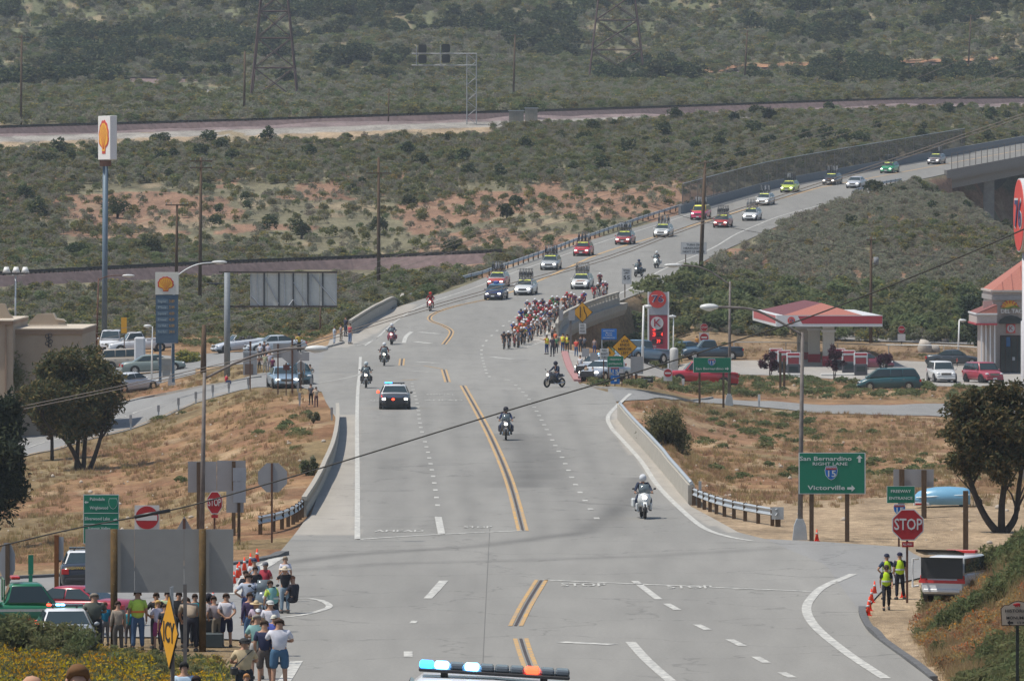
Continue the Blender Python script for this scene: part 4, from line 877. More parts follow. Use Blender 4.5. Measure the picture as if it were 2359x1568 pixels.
POSES = {
 'stand': {}, 'relaxed': dict(knl=(-.12, -.06, .50), anl=(-.16, .0, .09), tol=(-.20, -.14, .045), wrr=(.20, -.12, .93), hdr=(.17, -.17, .87)),
 'behind': arms((-.24, .13, 1.15), (-.07, .20, .98), (.02, .21, .96)), 'camera': arms((-.30, -.14, 1.27), (-.12, -.26, 1.52), (-.06, -.27, 1.58)),
 'akimbo': arms((-.38, .07, 1.16), (-.20, -.02, 1.00), (-.15, -.08, .98)), 'crossed': arms((-.27, -.06, 1.17), (-.05, -.22, 1.20), (.06, -.20, 1.22), r=((.27, -.06, 1.15), (.06, -.24, 1.14), (-.05, -.23, 1.15))),
 'point': dict(elr=(.36, -.05, 1.32), wrr=(.58, -.10, 1.40), hdr=(.66, -.12, 1.43)),
 'walk': dict(knl=(-.10, -.22, .53), anl=(-.11, -.20, .12), tol=(-.11, -.35, .06), knr=(.10, .08, .50), anr=(.11, .28, .14), tor=(.11, .17, .045), wrl=(-.22, .14, .95), hdl=(-.21, .10, .88), ell=(-.23, .10, 1.14), wrr=(.22, -.20, .98), hdr=(.21, -.26, .93), elr=(.22, -.02, 1.13)),
 'lean': dict(spine=(.03, .02, 1.10), chest=(.08, .0, 1.30), neck=(.10, 0, 1.45), head=(.11, -.03, 1.55), crown=(.11, -.02, 1.65), shl=(-.10, 0, 1.40), shr=(.25, 0, 1.37), ell=(-.19, 0, 1.12), elr=(.33, 0, 1.10), wrl=(-.2, -.06, .92), hdl=(-.2, -.1, .86), wrr=(.28, -.15, .96), hdr=(.25, -.2, .92)),
 'bend': dict(spine=(0, -.06, 1.10), chest=(0, -.22, 1.24), neck=(0, -.35, 1.32), head=(0, -.43, 1.36), crown=(0, -.50, 1.42), shl=(-.17, -.24, 1.28), shr=(.17, -.24, 1.28), ell=(-.22, -.28, 1.02), elr=(.22, -.28, 1.02), wrl=(-.14, -.44, .88), hdl=(-.10, -.48, .82), wrr=(.14, -.44, .88), hdr=(.10, -.48, .82)),
 'sit': dict(pelvis=(0, .0, .47), spine=(0, .0, .64), chest=(0, -.02, .85), neck=(0, -.04, 1.0), head=(0, -.07, 1.10), crown=(0, -.06, 1.20), shl=(-.17, -.02, .93), shr=(.17, -.02, .93), ell=(-.25, -.10, .68), elr=(.25, -.10, .68), wrl=(-.17, -.32, .60), hdl=(-.13, -.38, .58), wrr=(.17, -.32, .60), hdr=(.13, -.38, .58), hil=(-.10, -.05, .45), hir=(.10, -.05, .45), knl=(-.15, -.45, .50), knr=(.15, -.45, .50), anl=(-.15, -.46, .09), anr=(.15, -.46, .09), tol=(-.16, -.60, .045), tor=(.16, -.60, .045)),
 'ride': dict(pelvis=(0, .28, .93), spine=(0, .27, 1.08), chest=(0, .18, 1.28), neck=(0, .14, 1.42), head=(0, .10, 1.52), crown=(0, .12, 1.61), shl=(-.19, .16, 1.35), shr=(.19, .16, 1.35), ell=(-.30, .0, 1.14), elr=(.30, .0, 1.14), wrl=(-.34, -.22, 1.04), hdl=(-.33, -.29, 1.03), wrr=(.34, -.22, 1.04), hdr=(.33, -.29, 1.03), hil=(-.12, .22, .90), hir=(.12, .22, .90), knl=(-.27, -.14, .76), knr=(.27, -.14, .76), anl=(-.27, .10, .40), anr=(.27, .10, .40), tol=(-.28, -.05, .34), tor=(.28, -.05, .34)),
 'cycle': dict(pelvis=(0, .30, .99), spine=(0, .16, 1.10), chest=(0, -.04, 1.19), neck=(0, -.18, 1.24), head=(0, -.27, 1.27), crown=(0, -.30, 1.37), shl=(-.18, -.10, 1.20), shr=(.18, -.10, 1.20), ell=(-.25, -.24, 1.03), elr=(.25, -.24, 1.03), wrl=(-.21, -.42, .94), hdl=(-.20, -.50, .93), wrr=(.21, -.42, .94), hdr=(.20, -.50, .93), hil=(-.09, .24, .93), hir=(.09, .24, .93), knl=(-.11, -.08, .78), knr=(.11, .0, .58), anl=(-.10, .10, .48), anr=(.10, .22, .20), tol=(-.10, -.03, .42), tor=(.10, .09, .15)),
}
EDG = [('pelvis', 'spine'), ('spine', 'chest'), ('chest', 'neck'), ('neck', 'head'), ('head', 'crown'), ('chest', 'shl'), ('shl', 'ell'), ('ell', 'wrl'), ('wrl', 'hdl'), ('chest', 'shr'), ('shr', 'elr'), ('elr', 'wrr'), ('wrr', 'hdr'),
       ('pelvis', 'hil'), ('hil', 'knl'), ('knl', 'anl'), ('anl', 'tol'), ('pelvis', 'hir'), ('hir', 'knr'), ('knr', 'anr'), ('anr', 'tor')]
RAD = dict(pelvis=.125, spine=.12, chest=.135, neck=.058, head=.088, crown=.075)
for s in 'lr': RAD.update({'sh'+s: .066, 'el'+s: .042, 'wr'+s: .028, 'hd'+s: .034, 'hi'+s: .088, 'kn'+s: .056, 'an'+s: .038, 'to'+s: .034})
EYE = mat('dark_eye', (.02, .015, .012), .3, var=0)
def sub_skel(J, E, R, grow, m, root=0, sub=1, cut=None):
    E = list(E); J2 = {}; 
    for a, b in E:
        for n in (a, b): J2.setdefault(n, J[n])
    R2 = {n: R[n]+grow if n in R else grow for n in J2}
    return skin_mesh(J2, E, R2, sub, root, m)
PM = {}
def pose_meshes(pose):
    if pose in PM: return PM[pose]
    J = {k: Vector(v) for k, v in {**BASE, **POSES[pose]}.items()}
    body = skin_mesh({k: J[k] for k in J}, EDG, RAD, 1, 0, SKIN)
    bm = BM(); bm.from_mesh(body)
    f = (J['head']-J['neck']); up = (J['crown']-J['head']).normalized(); fw = Vector((0, -1, 0)); fw = (fw-up*fw.dot(up)).normalized()
    h = J['head'].lerp(J['crown'], .35); n0 = len(bm.faces)
    tube(bm, [h+fw*.08+up*.01, h+fw*.118-up*.025], [.012, .018], 4)
    for s in (-1, 1): ball(bm, h+Vector((s*.098, 0, -.005)), .016, .025, .035, 1)
    body.materials.append(EYE)
    for s in (-1, 1): ball(bm, h+fw*.088+Vector((s*.033, 0, 0))+up*.018, .014, .010, .009, 1, 1)
    box(bm, -.025, .025, -.004, .004, -.004, .004, 1, at=tuple(h+fw*.094-up*.055))
    for s in 'lr':                                                 # four fingers of unequal length and a thumb on each hand
        w, hd, el = J['wr'+s], J['hd'+s], J['el'+s]; d = (hd-w).normalized(); sd_ = d.cross(Vector((0, 0, 1))) if abs(d.z) < .85 else Vector((0, 1, 0)); sd_.normalize(); cu = d.cross(sd_)
        for k, ln in enumerate((.062, .072, .068, .050)):
            b = hd+sd_*(k-1.5)*.019+d*.012; tube(bm, [b, b+d*ln*.6, b+d*ln*.9+cu*ln*.45], [.0095, .0085, .007], 4)
        tube(bm, [w+d*.03+sd_*.026, w+d*.06+sd_*.05, w+d*.085+sd_*.052], [.011, .010, .008], 4)
    bm.to_mesh(body); bm.free()
    out = {'body': body}
    mid = lambda a, b, t: J[a].lerp(J[b], t)
    JS = dict(pelvis=J['pelvis'].lerp(J['spine'], -.35), spine=J['spine'], chest=J['chest'], collar=mid('chest', 'neck', .62))
    RS = dict(pelvis=.158, spine=.158, chest=.17, collar=.08); ES = [('pelvis', 'spine'), ('spine', 'chest'), ('chest', 'collar')]
    JL = dict(JS); RL = dict(RS); EL = list(ES)
    for s in 'lr':
        JS['sh'+s] = J['sh'+s]; JS['sl'+s] = mid('sh'+s, 'el'+s, .75); RS['sh'+s] = .083; RS['sl'+s] = .066; ES += [('chest', 'sh'+s), ('sh'+s, 'sl'+s)]
        JL['sh'+s] = J['sh'+s]; JL['el'+s] = J['el'+s]; JL['wr'+s] = mid('el'+s, 'wr'+s, .93); RL['sh'+s] = .082; RL['el'+s] = .056; RL['wr'+s] = .042; EL += [('chest', 'sh'+s), ('sh'+s, 'el'+s), ('el'+s, 'wr'+s)]
    out['tee'] = skin_mesh(JS, ES, RS, 1, 0, CLOTH); out['long'] = skin_mesh(JL, EL, RL, 1, 0, CLOTH)
    out['vest'] = skin_mesh({**{k: JS[k] for k in ('pelvis', 'spine', 'chest')}, 'upper': mid('chest', 'neck', .5), 'collar': mid('chest', 'neck', .95), 'shl': mid('chest', 'shl', 1.12), 'shr': mid('chest', 'shr', 1.12)}, [('pelvis', 'spine'), ('spine', 'chest'), ('chest', 'upper'), ('upper', 'collar'), ('upper', 'shl'), ('upper', 'shr')], dict(pelvis=.185, spine=.190, chest=.20, upper=.17, collar=.12, shl=.15, shr=.15), 1, 0, CLOTH)
    for nm, t in (('trousers', .93), ('shorts', .12)):
        JT = dict(waist=J['pelvis'].lerp(J['spine'], .75), pelvis=J['pelvis']); RT_ = dict(waist=.13, pelvis=.150); ET = [('pelvis', 'waist')]
        for s in 'lr':
            JT['hi'+s] = J['hi'+s]; JT['kn'+s] = J['kn'+s] if nm == 'trousers' else mid('kn'+s, 'an'+s, .05); RT_['hi'+s] = .108; RT_['kn'+s] = .076 if nm == 'trousers' else .088; ET += [('pelvis', 'hi'+s), ('hi'+s, 'kn'+s)]
            if nm == 'trousers': JT['an'+s] = mid('kn'+s, 'an'+s, .95); RT_['an'+s] = .060; ET.append(('kn'+s, 'an'+s))
        out[nm] = skin_mesh(JT, ET, RT_, 1, 1, CLOTH)
    for s in 'lr':
        bm = BM(); a, t = J['an'+s], J['to'+s]; d = (t-a); d.z *= .35; r = d.to_track_quat('-Y', 'Z').to_matrix(); box(bm, -.048, .048, -.21, .07, -.065, .03, 0, rot=r, at=tuple(a+Vector((0, 0, -.022))), bev=.02); out['shoe'+s] = mesh_of(bm, CLOTH, 'shoe')
    up = (J['crown']-J['head']).normalized(); Q = up.to_track_quat('Z', 'Y').to_matrix()
    c = J['head'].lerp(J['crown'], .45)
    def headbit(fn):
        b = BM(); fn(b); 
        for v in b.verts: v.co = Q @ v.co+c
        return mesh_of(b, CLOTH, 'head', True)
    def hair(b):
        ball(b, (0, .012, .03), .108, .118, .112)
        for v in b.verts:
            if v.co.y < -.03 and v.co.z < .06: v.co.y = -.03+(.06-v.co.z)*.4
            if v.co.z < -.06: v.co.z = -.06
    def longhair(b):
        hair(b); ball(b, (0, .075, -.09), .095, .055, .15)
    def cap(b):
        ball(b, (0, 0, .055), .112, .122, .095); prism(b, [(-.085, -.09), (-.075, -.19), (0, -.215), (.075, -.19), (.085, -.09)], .035, .05, 'z')
        for v in b.verts:
            if v.co.z < .03: v.co.z = .03
    def hat(b):
        ball(b, (0, 0, .07), .105, .12, .10); prism(b, circle(.235, 20), .035, .05, 'z')
        for v in b.verts:
            if v.co.z < .03: v.co.z = .03
    def helmet(b):
        ball(b, (0, .01, .02), .145, .165, .155)
    def chelmet(b):
        ball(b, (0, .02, .06), .115, .155, .095)
        for v in b.verts:
            if v.co.z < .02: v.co.z = .02
    for nm, fn in (('hair', hair), ('long_hair', longhair), ('cap', cap), ('hat', hat), ('helmet', helmet), ('bike_helmet', chelmet)): out[nm] = headbit(fn)
    b = BM(); ball(b, (0, -.085, .015), .105, .085, .055)
    for v in b.verts: v.co = Q @ v.co+c
    out['visor'] = mesh_of(b, GLASS, 'visor', True)
    b = BM(); s_ = J['chest']; box(b, -.165, .165, -.02, .25, -.02, .02, 0); out['band'] = mesh_of(b, CLOTH, 'band')
    PM[pose] = out; return out
SKINS = [(.42, .25, .17), (.48, .30, .21), (.30, .17, .11), (.40, .24, .17)]
def person(pose, p, rz, top, bot, label, hair=(.05, .03, .02), head='hair', sleeves='tee', legs='trousers', shoes=(.05, .05, .05), h=1.75, group=None, vest=None, fat=1.0, hat=None, visor=False, name='person', bag=None, cat='person'):
    M = pose_meshes(pose); o = obj(name, M['body'], None, p, rz); o.scale = (h/1.75*fat, h/1.75*fat, h/1.75); tag(o, label, cat, group)
    obj('shirt', M[sleeves], o, color=top); obj(legs, M[legs], o, color=bot); [obj('shoe', M['shoe'+q], o, color=shoes) for q in 'lr']
    obj('hair' if head in ('hair', 'long_hair') else head, M[head], o, color=hair)
    if hat: obj(hat[0], M[hat[0]], o, color=hat[1])
    if visor: obj('visor', M['visor'], o)
    if vest:
        v = obj('safety_vest', M['vest'], o, color=vest[0]); zs = 1.13
        bm = BM(); prism(bm, [(.192*math.cos(a), .190*math.sin(a)) for a in np.linspace(0, 2*math.pi, 18)[:-1]], zs-.03, zs+.03, 'z'); s = part('reflective_band', bm, mat('silver_reflective', (.55, .57, .55), .4, .3) if len(vest) < 2 else mat('orange_reflective', (.8, .22, .04), .5), v)
    if bag:
        J = {**BASE, **POSES[pose]}; bm = BM(); box(bm, .16, .30, .02, .24, .86, 1.06, bev=.03); tube(bm, [(.22, .12, 1.05), (.05, .19, 1.28), (-.14, .10, 1.47), (-.10, -.12, 1.38), (.16, -.15, 1.08), (.22, .05, 1.03)], .014, 4); part('shoulder_bag', bm, BLACK, o)
    return o
# ---------------------------------------------------------------- poles, lamps, wires, rails, signs
def strand(name, pts, r, m, label, cat, n=4, group=None):
    bm = BM(); tube(bm, pts, r, n); o = part(name, bm, m, None); return tag(o, label, cat, group)
def upole(x0, ytop, x1, ybase, label, r=.15, arms_=(), Y=None, group='wooden utility poles'):
    b = hit(x1, ybase) if Y is None else pt(x1, ybase, Y); s = FP/b.y; top = pt(x0, ytop, b.y)-b
    t = thing('utility_pole', label, 'utility pole', b, group=group)
    bm = BM(); tube(bm, [(0, 0, -.5), (top.x*.5, 0, top.z*.5), (top.x, 0, top.z)], [r*1.2, r, r*.75], 8); part('pole', bm, WOOD, t)
    for dz, wd in arms_:
        f = 1-dz/top.z; bm = BM(); box(bm, top.x*f-wd/2, top.x*f+wd/2, -.14, -.02, top.z-dz-.06, top.z-dz+.06); a = part('crossarm', bm, WOOD, t)
        for k in (-1, -.55, .55, 1): bm = BM(); tube(bm, [(top.x*f+k*wd*.46, -.08, top.z-dz+.06), (top.x*f+k*wd*.46, -.08, top.z-dz+.26)], .035, 5); part('insulator', bm, mat('glass_insulator', (.2, .25, .25), .3), a)
    return t
upole(872, 363, 872, 670, 'tall brown utility pole rising beside the lower railway, left of the guardrail', .17, ((1.6, 2.6),))
upole(463, 363, 460, 706, 'brown utility pole with two crossarms between the two scallop-shell fuel signs', .16, ((.35, 2.2), (1.0, 2.2)))
upole(408, 470, 406, 632, 'shorter utility pole with one crossarm directly behind the blue fuel price sign', .13, ((.1, 2.2),), Y=640)
upole(1624, 370, 1612, 652, 'thick dark utility pole in front of the headlight notice beside the curve', .19, ((.2, 1.8),))
upole(2006, 545, 2005, 790, 'utility pole with a grey transformer behind the fuel canopy', .14, ((.3, .9),))
upole(50, 82, 48, 290, 'utility pole beyond the upper railway at the far left', .17, ((.3, 2.4),)); upole(564, 118, 562, 262, 'utility pole standing in front of the left lattice tower', .18)
upole(1186, 80, 1182, 231, 'utility pole beyond the two railway cabinets', .18, ((.2, 2.4),)); upole(1721, 70, 1714, 194, 'leaning utility pole below the red cut bank', .18, ((.2, 3),)); upole(2236, 35, 2229, 162, 'leaning utility pole by the uppermost railway at far right', .18, ((.2, 3.5),))
upole(896, 205, 894, 280, 'short thin pole just above the upper railway, left of the signal bridge', .1); upole(470, 748, 468, 862, 'old timber stub pole between the billboard post and the fuel price sign', .2, group=None); upole(738, 706, 737, 766, 'low timber post in the scrub right of the billboard', .09, group=None)
b = hit(2005, 790); bm = BM(); tube(bm, [(b.x+.5, b.y-.3, pt(0, 610, b.y).z), (b.x+.5, b.y-.3, pt(0, 592, b.y).z)], .25, 10); tag(part('transformer', bm, mat('transformer_grey', (.20, .21, .22), .7), None), 'grey drum transformer hung on the pole behind the fuel canopy', 'transformer')
def street_lamp(bx, by, top, arm, head, label, r=.09, m=GALV, Y=None, basebox=False, hx=None):
    """arm: picture points from the pole top to the lamp; head: (x0,x1,y)"""
    b = hit(bx, by) if Y is None else pt(bx, by, Y); g = gz(b.x, b.y); t = thing('street_lamp', label, 'street lamp', (b.x, b.y, g), group='street lamps'); L = lambda x, y: pt(x, y, b.y)-Vector((b.x, b.y, g))
    tp = L(*top); bm = BM(); tube(bm, [(0, 0, -.2), (tp.x*.5, 0, tp.z*.5), tp], [r*1.25, r, r*.75], 10); part('pole', bm, m, t)
    bm = BM(); tube(bm, smooth_path([L(*p) for p in arm]), [r*.62]*((len(arm)-1)*4+1), 6); part('arm', bm, m, t)
    x0, x1, y = head; c = (L(x0, y)+L(x1, y))/2; w = abs(L(x1, y).x-L(x0, y).x)/2
    bm = BM(); ball(bm, c, w, .17, .13); part('lamp_head', bm, mat('lamp_housing', (.55, .56, .55), .4), t, True)
    bm = BM(); ball(bm, c+Vector((0, 0, -.05)), w*.6, .12, .11); part('lens', bm, CLEAR, t, True)
    if basebox: bm = BM(); prism(bm, [(-.28, 0), (-.22, .55), (-.12, .8), (.12, .8), (.22, .55), (.28, 0)], -.2, .2, 'y'); part('base', bm, GALV, t)
    return t
RUSTG = mat('weathered_pole_steel', (.17, .15, .14), .7, .2, var=.35, scale=3)
street_lamp(464, 1262, (471, 858), [(471, 872), (560, 828), (640, 806), (715, 801)], (700, 758, 803), 'tall street lamp in front of the left lane sign backs, arm reaching right', .085, RUSTG)
street_lamp(1842, 1243, (1848, 765), [(1848, 772), (1790, 738), (1730, 712), (1650, 707)], (1610, 1656, 707), 'tall street lamp beside the large green San Bernardino sign', .085, RUSTG, basebox=True)
street_lamp(1679, 934, (1681, 648), [(1681, 656), (1640, 628), (1605, 614), (1560, 611)], (1528, 1572, 611), 'street lamp behind the small green San Bernardino sign', .10, RUSTG, basebox=True)
street_lamp(395, 888, (402, 636), [(402, 640), (430, 620), (460, 608), (500, 605)], (486, 524, 604), 'street lamp in front of the blue fuel price sign, curved arm', .09, GALV, basebox=True)
street_lamp(222, 800, (227, 640), [(227, 645), (250, 636), (285, 634)], (280, 311, 635), 'slim brown street lamp left of the tall shell pylon', .08, RUST)
street_lamp(349, 885, (351, 752), [(351, 754), (343, 750), (335, 750)], (330, 350, 751), 'short lamp post beside the white forecourt column', .06, WHITE); street_lamp(1479, 850, (1482, 704), [(1482, 705), (1488, 703), (1494, 704)], (1484, 1502, 706), 'white lot lamp left of the red fuel price pylon', .09, WHITE)
street_lamp(1550, 850, (1551, 727), [(1551, 727), (1549, 725), (1547, 727)], (1536, 1558, 729), 'white lot lamp right of the red fuel price pylon', .06, WHITE); street_lamp(2206, 828, (2209, 737), [(2209, 737), (2212, 735), (2216, 737)], (2208, 2226, 738), 'white lot lamp left of the restaurant building', .08, WHITE)
b = pt(35, 735, 560); t = thing('floodlight_mast', 'slim mast with three white floodlights behind the tan building', 'floodlight', b); L = lambda x, y: pt(x, y, b.y)-b
bm = BM(); tube(bm, [(0, 0, -2), L(36, 636)], .07, 8); part('pole', bm, GALV, t); bm = BM(); tube(bm, [L(14, 634), L(58, 634)], .04, 5); part('crossbar', bm, GALV, t)
for x in (15, 37, 58): bm = BM(); c = L(x, 622); loft(bm, [[c+Vector((dx*k, dy*k, z)) for dx, dy in ((-1, -1), (1, -1), (1, 1), (-1, 1))] for k, z in ((.33, -.22), (.16, .25))]); part('floodlight', bm, WHITE, t)
# overhead wires
WIRE = mat('dark_cable', (.03, .028, .026), .7, var=0); WIREL = mat('grey_cable', (.16, .14, .125), .7, var=0)
def wire(pp, Y, r, label, m=WIRE, dy=0):
    P = smooth_path([pt(x, y+dy, Y if not callable(Y) else Y(x)) for x, y in pp]); return strand('overhead_cable', P, r, m, label, 'overhead cable', 4, 'overhead cables crossing the valley')
c1_ = [(-300, 1330), (0, 1257), (180, 1215), (395, 1174), (560, 1130), (790, 1062), (1170, 945), (1450, 862), (1700, 783), (1850, 735), (2100, 638), (2358, 528), (2700, 370)]
wire(c1_, 150, .016, 'thick black cable crossing the whole view from lower left to upper right'); P = [pt(x, y, 149.9) for x, y in ((310, 1190), (345, 1183), (392, 1175))]
strand('cable_splice', P, .045, BLACK, 'black splice sleeve on the cable over the red and white round sign', 'cable splice', 6)
W1 = [(-300, 1010), (0, 946), (300, 884), (560, 826), (740, 780), (930, 722), (1120, 668), (1400, 590), (1620, 508), (2000, 385), (2358, 262), (2700, 140)]
wire(W1, 330, .020, 'upper of two close grey cables rising from lower left edge', WIREL); wire(W1, 331, .020, 'lower of two close grey cables rising from lower left edge', WIREL, 7)
W3 = [(-300, 880), (0, 812), (300, 752), (560, 700), (860, 606), (1100, 533), (1430, 440), (1610, 378), (2000, 262), (2358, 150), (2700, 20)]
for k, (dy, w) in enumerate(((0, 'topmost'), (15, 'middle'), (30, 'lowest'))): wire(W3, 560+k, .018, w+' of three thin brown cables sloping up to the right edge', WIREL, dy)
wire([(1000, 572), (1378, 436), (1700, 330), (2000, 225), (2358, 78), (2700, -60)], 640, .018, 'thin cable ending highest on the right edge', WIREL); wire([(1480, 470), (1624, 512), (1800, 545), (2005, 578), (2200, 595), (2358, 603), (2700, 610)], 655, .022, 'sagging cable between the curve pole and the canopy pole')
# guardrails and parapets
def guardrail(path, label, off=0, h=.72, step=1.9, block=True, th=.0, dark=False):
    P = smooth_path([hit(*p) for p in path]); t = thing('guardrail', label, 'guardrail', P[0], group='steel guardrails'); O = P[0]
    prof = [(.02, -.155), (-.05, -.11), (.02, -.02), (.02, .02), (-.05, .11), (.02, .155)]; bm = BM(); rows = []
    for i, p in enumerate(P):
        d = (P[min(i+1, len(P)-1)]-P[max(i-1, 0)]); d = Vector((d.x, d.y)).normalized(); nrm = Vector((-d.y, d.x)); nrm = -nrm if nrm.y > 0 else nrm
        z = gz(p.x, p.y)+h-.16; rows.append([bm.verts.new((p.x-O.x-nrm.x*a, p.y-O.y-nrm.y*a, z-O.z+b)) for a, b in prof])
    for a, b in zip(rows, rows[1:]):
        for k in range(5): bm.faces.new((a[k], a[k+1], b[k+1], b[k]))
    r = part('rail', bm, GALV, t); md = r.modifiers.new('thick', 'SOLIDIFY'); md.thickness = .012
    s = 0; nxt = .3
    for a, b in zip(P, P[1:]):
        l = (b-a).xy.length
        while nxt <= s+l:
            p = a.lerp(b, (nxt-s)/l); bm = BM(); box(bm, -.075, .075, .06, .26, -.3, h+.02); o = part('post', bm, WOOD if not dark else RUST, t); o.location = (p.x-O.x, p.y-O.y, gz(p.x, p.y)-O.z); nxt += step
        s += l
    return t
guardrail([(1596, 1163), (1650, 1184), (1710, 1199), (1790, 1213)], 'silver guardrail leading right from the right parapet end'); guardrail([(594, 1232), (640, 1222), (680, 1205), (702, 1185)], 'silver guardrail curling off the left parapet end')
bm = BM(); b = hit(1791, 1212); box(bm, -.25, .22, -.35, -.31, .30, .78); box(bm, -.1, .1, -.3, .1, -.2, .4, 1); tag(part('guardrail_terminal', bm, [GALV, WOOD], None, loc=b), 'square steel end plate closing the right guardrail', 'guardrail end')
guardrail([(930, 697), (1000, 676), (1110, 640), (1250, 592), (1350, 556), (1450, 521), (1560, 486), (1640, 462), (1682, 450)], 'long pale guardrail along the outside of the climbing curve', step=3.8); guardrail([(1962, 459), (1966, 450), (1985, 443), (2020, 433), (2076, 423)], 'dark guardrail curling down before the overpass', step=2.0, dark=True)
def parapet(path, label, h=.85, slots=True, rail=None, wall=.55, th=.28, outer=None, step=1.5, topm=None):
    ZP = isinstance(path[0], Vector); P = smooth_path([hit(*p) if not isinstance(p, Vector) else p for p in path]); t = thing('bridge_parapet', label, 'parapet', P[0], group='concrete bridge parapets'); O = P[0]; bm = BM(); rows = []; rows2 = []
    def sec(p, i, z0, z1, w):
        d = (P[min(i+1, len(P)-1)]-P[max(i-1, 0)]); d = Vector((d.x, d.y)).normalized(); nrm = Vector((-d.y, d.x)); g = p.z if ZP else gz(p.x, p.y)
        return [(p.x-O.x+nrm.x*w/2*s, p.y-O.y+nrm.y*w/2*s, g-O.z+z) for s, z in ((-1, z0), (-1, z1), (1, z1), (1, z0))]
    bm = BM(); loft(bm, [sec(p, i, -(outer or .4), wall if slots else h, th) for i, p in enumerate(P)], smooth=False); part('wall', bm, CONC, t)
    if slots:
        bm = BM(); loft(bm, [sec(p, i, h-.16, h, th) for i, p in enumerate(P)], smooth=False); part('top_beam', bm, topm or CONC, t); s = 0; nxt = .1
        for a, b in zip(P, P[1:]):
            l = (b-a).xy.length
            while nxt <= s+l:
                p = a.lerp(b, (nxt-s)/l); bm = BM(); box(bm, -th/2+.01, th/2-.01, -.08, .08, wall-.02, h-.14); o = part('baluster', bm, CONC, t, loc=(p.x-O.x, p.y-O.y, (p.z if ZP else gz(p.x, p.y))-O.z)); nxt += step
            s += l
    if rail: bm = BM(); tube(bm, [(p.x-O.x, p.y-O.y, (p.z if ZP else gz(p.x, p.y))-O.z+h+.08) for i, p in enumerate(P)], .085, 6); part('rail', bm, rail, t)
    return t
parapet([(700, 1190), (730, 1140), (765, 1060), (777, 1000), (777, 960)], 'left near bridge parapet with scalloped openings', .82, True, None, .42, .2, step=.9)
parapet([(1592, 1163), (1555, 1118), (1500, 1050), (1455, 1000), (1427, 965)], 'right near bridge parapet of smooth cream concrete', .85, False, GALV)
parapet([(806, 768), (830, 752), (862, 732), (895, 715), (928, 702)], 'short parapet at the outside of the far junction', 1.15, True, None, .85)
parapet([road_at(581, 9.8), road_at(600, 10.6), road_at(615, 11.6), road_at(632, 12.6), road_at(645, 13.2)], 'creek bridge parapet right beside the cyclists', 1.0, True, None, .42, .3, outer=1.0, step=2.0)
# creek bridge side beam and a wall coloured dark for the opening's shade
P = [road_at(u, o) for u, o in ((579, 9.9), (600, 10.8), (615, 11.8), (632, 12.8), (648, 13.4))]
t = thing('creek_bridge', 'low concrete bridge with curved beam over the dry creek beside the cyclists', 'bridge', P[0]); O = P[0]
bm = BM(); loft(bm, [[(p.x-O.x+dx, p.y-O.y, p.z-O.z+dz) for dx, dz in ((-.5, -.15), (.35, -.15), (.30, -.75), (.05, -1.3), (-.5, -1.5))] for p in P], smooth=False); part('edge_beam', bm, CONC, t)
bm = BM(); loft(bm, [[(p.x-O.x+dx, p.y-O.y, p.z-O.z+dz) for dx, dz in ((-1.4, -1.2), (-1.2, -1.2), (-1.2, -6), (-1.4, -6))] for p in P], smooth=False); part('pier_wall', bm, mat('shade_dark_concrete', (.16, .16, .16), .9, var=.3), t)
# far overpass: deck edge, girder, piers, fences
t = thing('overpass', 'long concrete overpass carrying the road over the railway at right', 'overpass', road_at(930, 8)); O = Vector(t.location)
U = [926, 940, 960, 985, 1010, 1035, 1058, 1090]; RE = [road_at(u, float(rig(u))) for u in U]
def rowsec(off0, off1, z0, z1): return [[road_at(u, float(rig(u))+off0)+Vector((0, 0, z0))-O, road_at(u, float(rig(u))+off1)+Vector((0, 0, z0))-O, road_at(u, float(rig(u))+off1)+Vector((0, 0, z1))-O, road_at(u, float(rig(u))+off0)+Vector((0, 0, z1))-O] for u in U]
CGREY = mat('overpass_concrete', (.21, .20, .185), .9, var=.15)
bm = BM(); loft(bm, rowsec(-.05, .35, -.6, .55), smooth=False); part('barrier', bm, CGREY, t); bm = BM(); loft(bm, rowsec(-13.5, .2, -.95, -.08), smooth=False); part('deck', bm, CGREY, t)
bm = BM(); loft(bm, rowsec(-2.0, -.8, -2.3, -.95), smooth=False); part('girder', bm, CGREY, t); bm = BM(); loft(bm, rowsec(-10, -8.8, -2.3, -.95), smooth=False); part('girder', bm, CGREY, t)
bm = BM(); loft(bm, rowsec(-12.6, -12.2, -22, -.95), smooth=False); part('abutment_wall', bm, mat('under_deck_shade', (.05, .055, .06), .9, var=.3), t)  # added wall; the shade under the deck is put into its near-black colour
for u in (958, 985, 1012, 1040):
    for off in (-1.6, -9): p = road_at(u, float(rig(u))+off)-O; bm = BM(); prism(bm, [(p.x-.75, p.y-.5), (p.x+.75, p.y-.5), (p.x+.75, p.y+.5), (p.x-.75, p.y+.5)], p.z-26, p.z-2.2, 'z'); part('pier', bm, CONCD if off > -5 else CGREY, t)
MESHF = mat('chain_link_mesh', (.09, .08, .07), .8, alpha=.65, var=0)
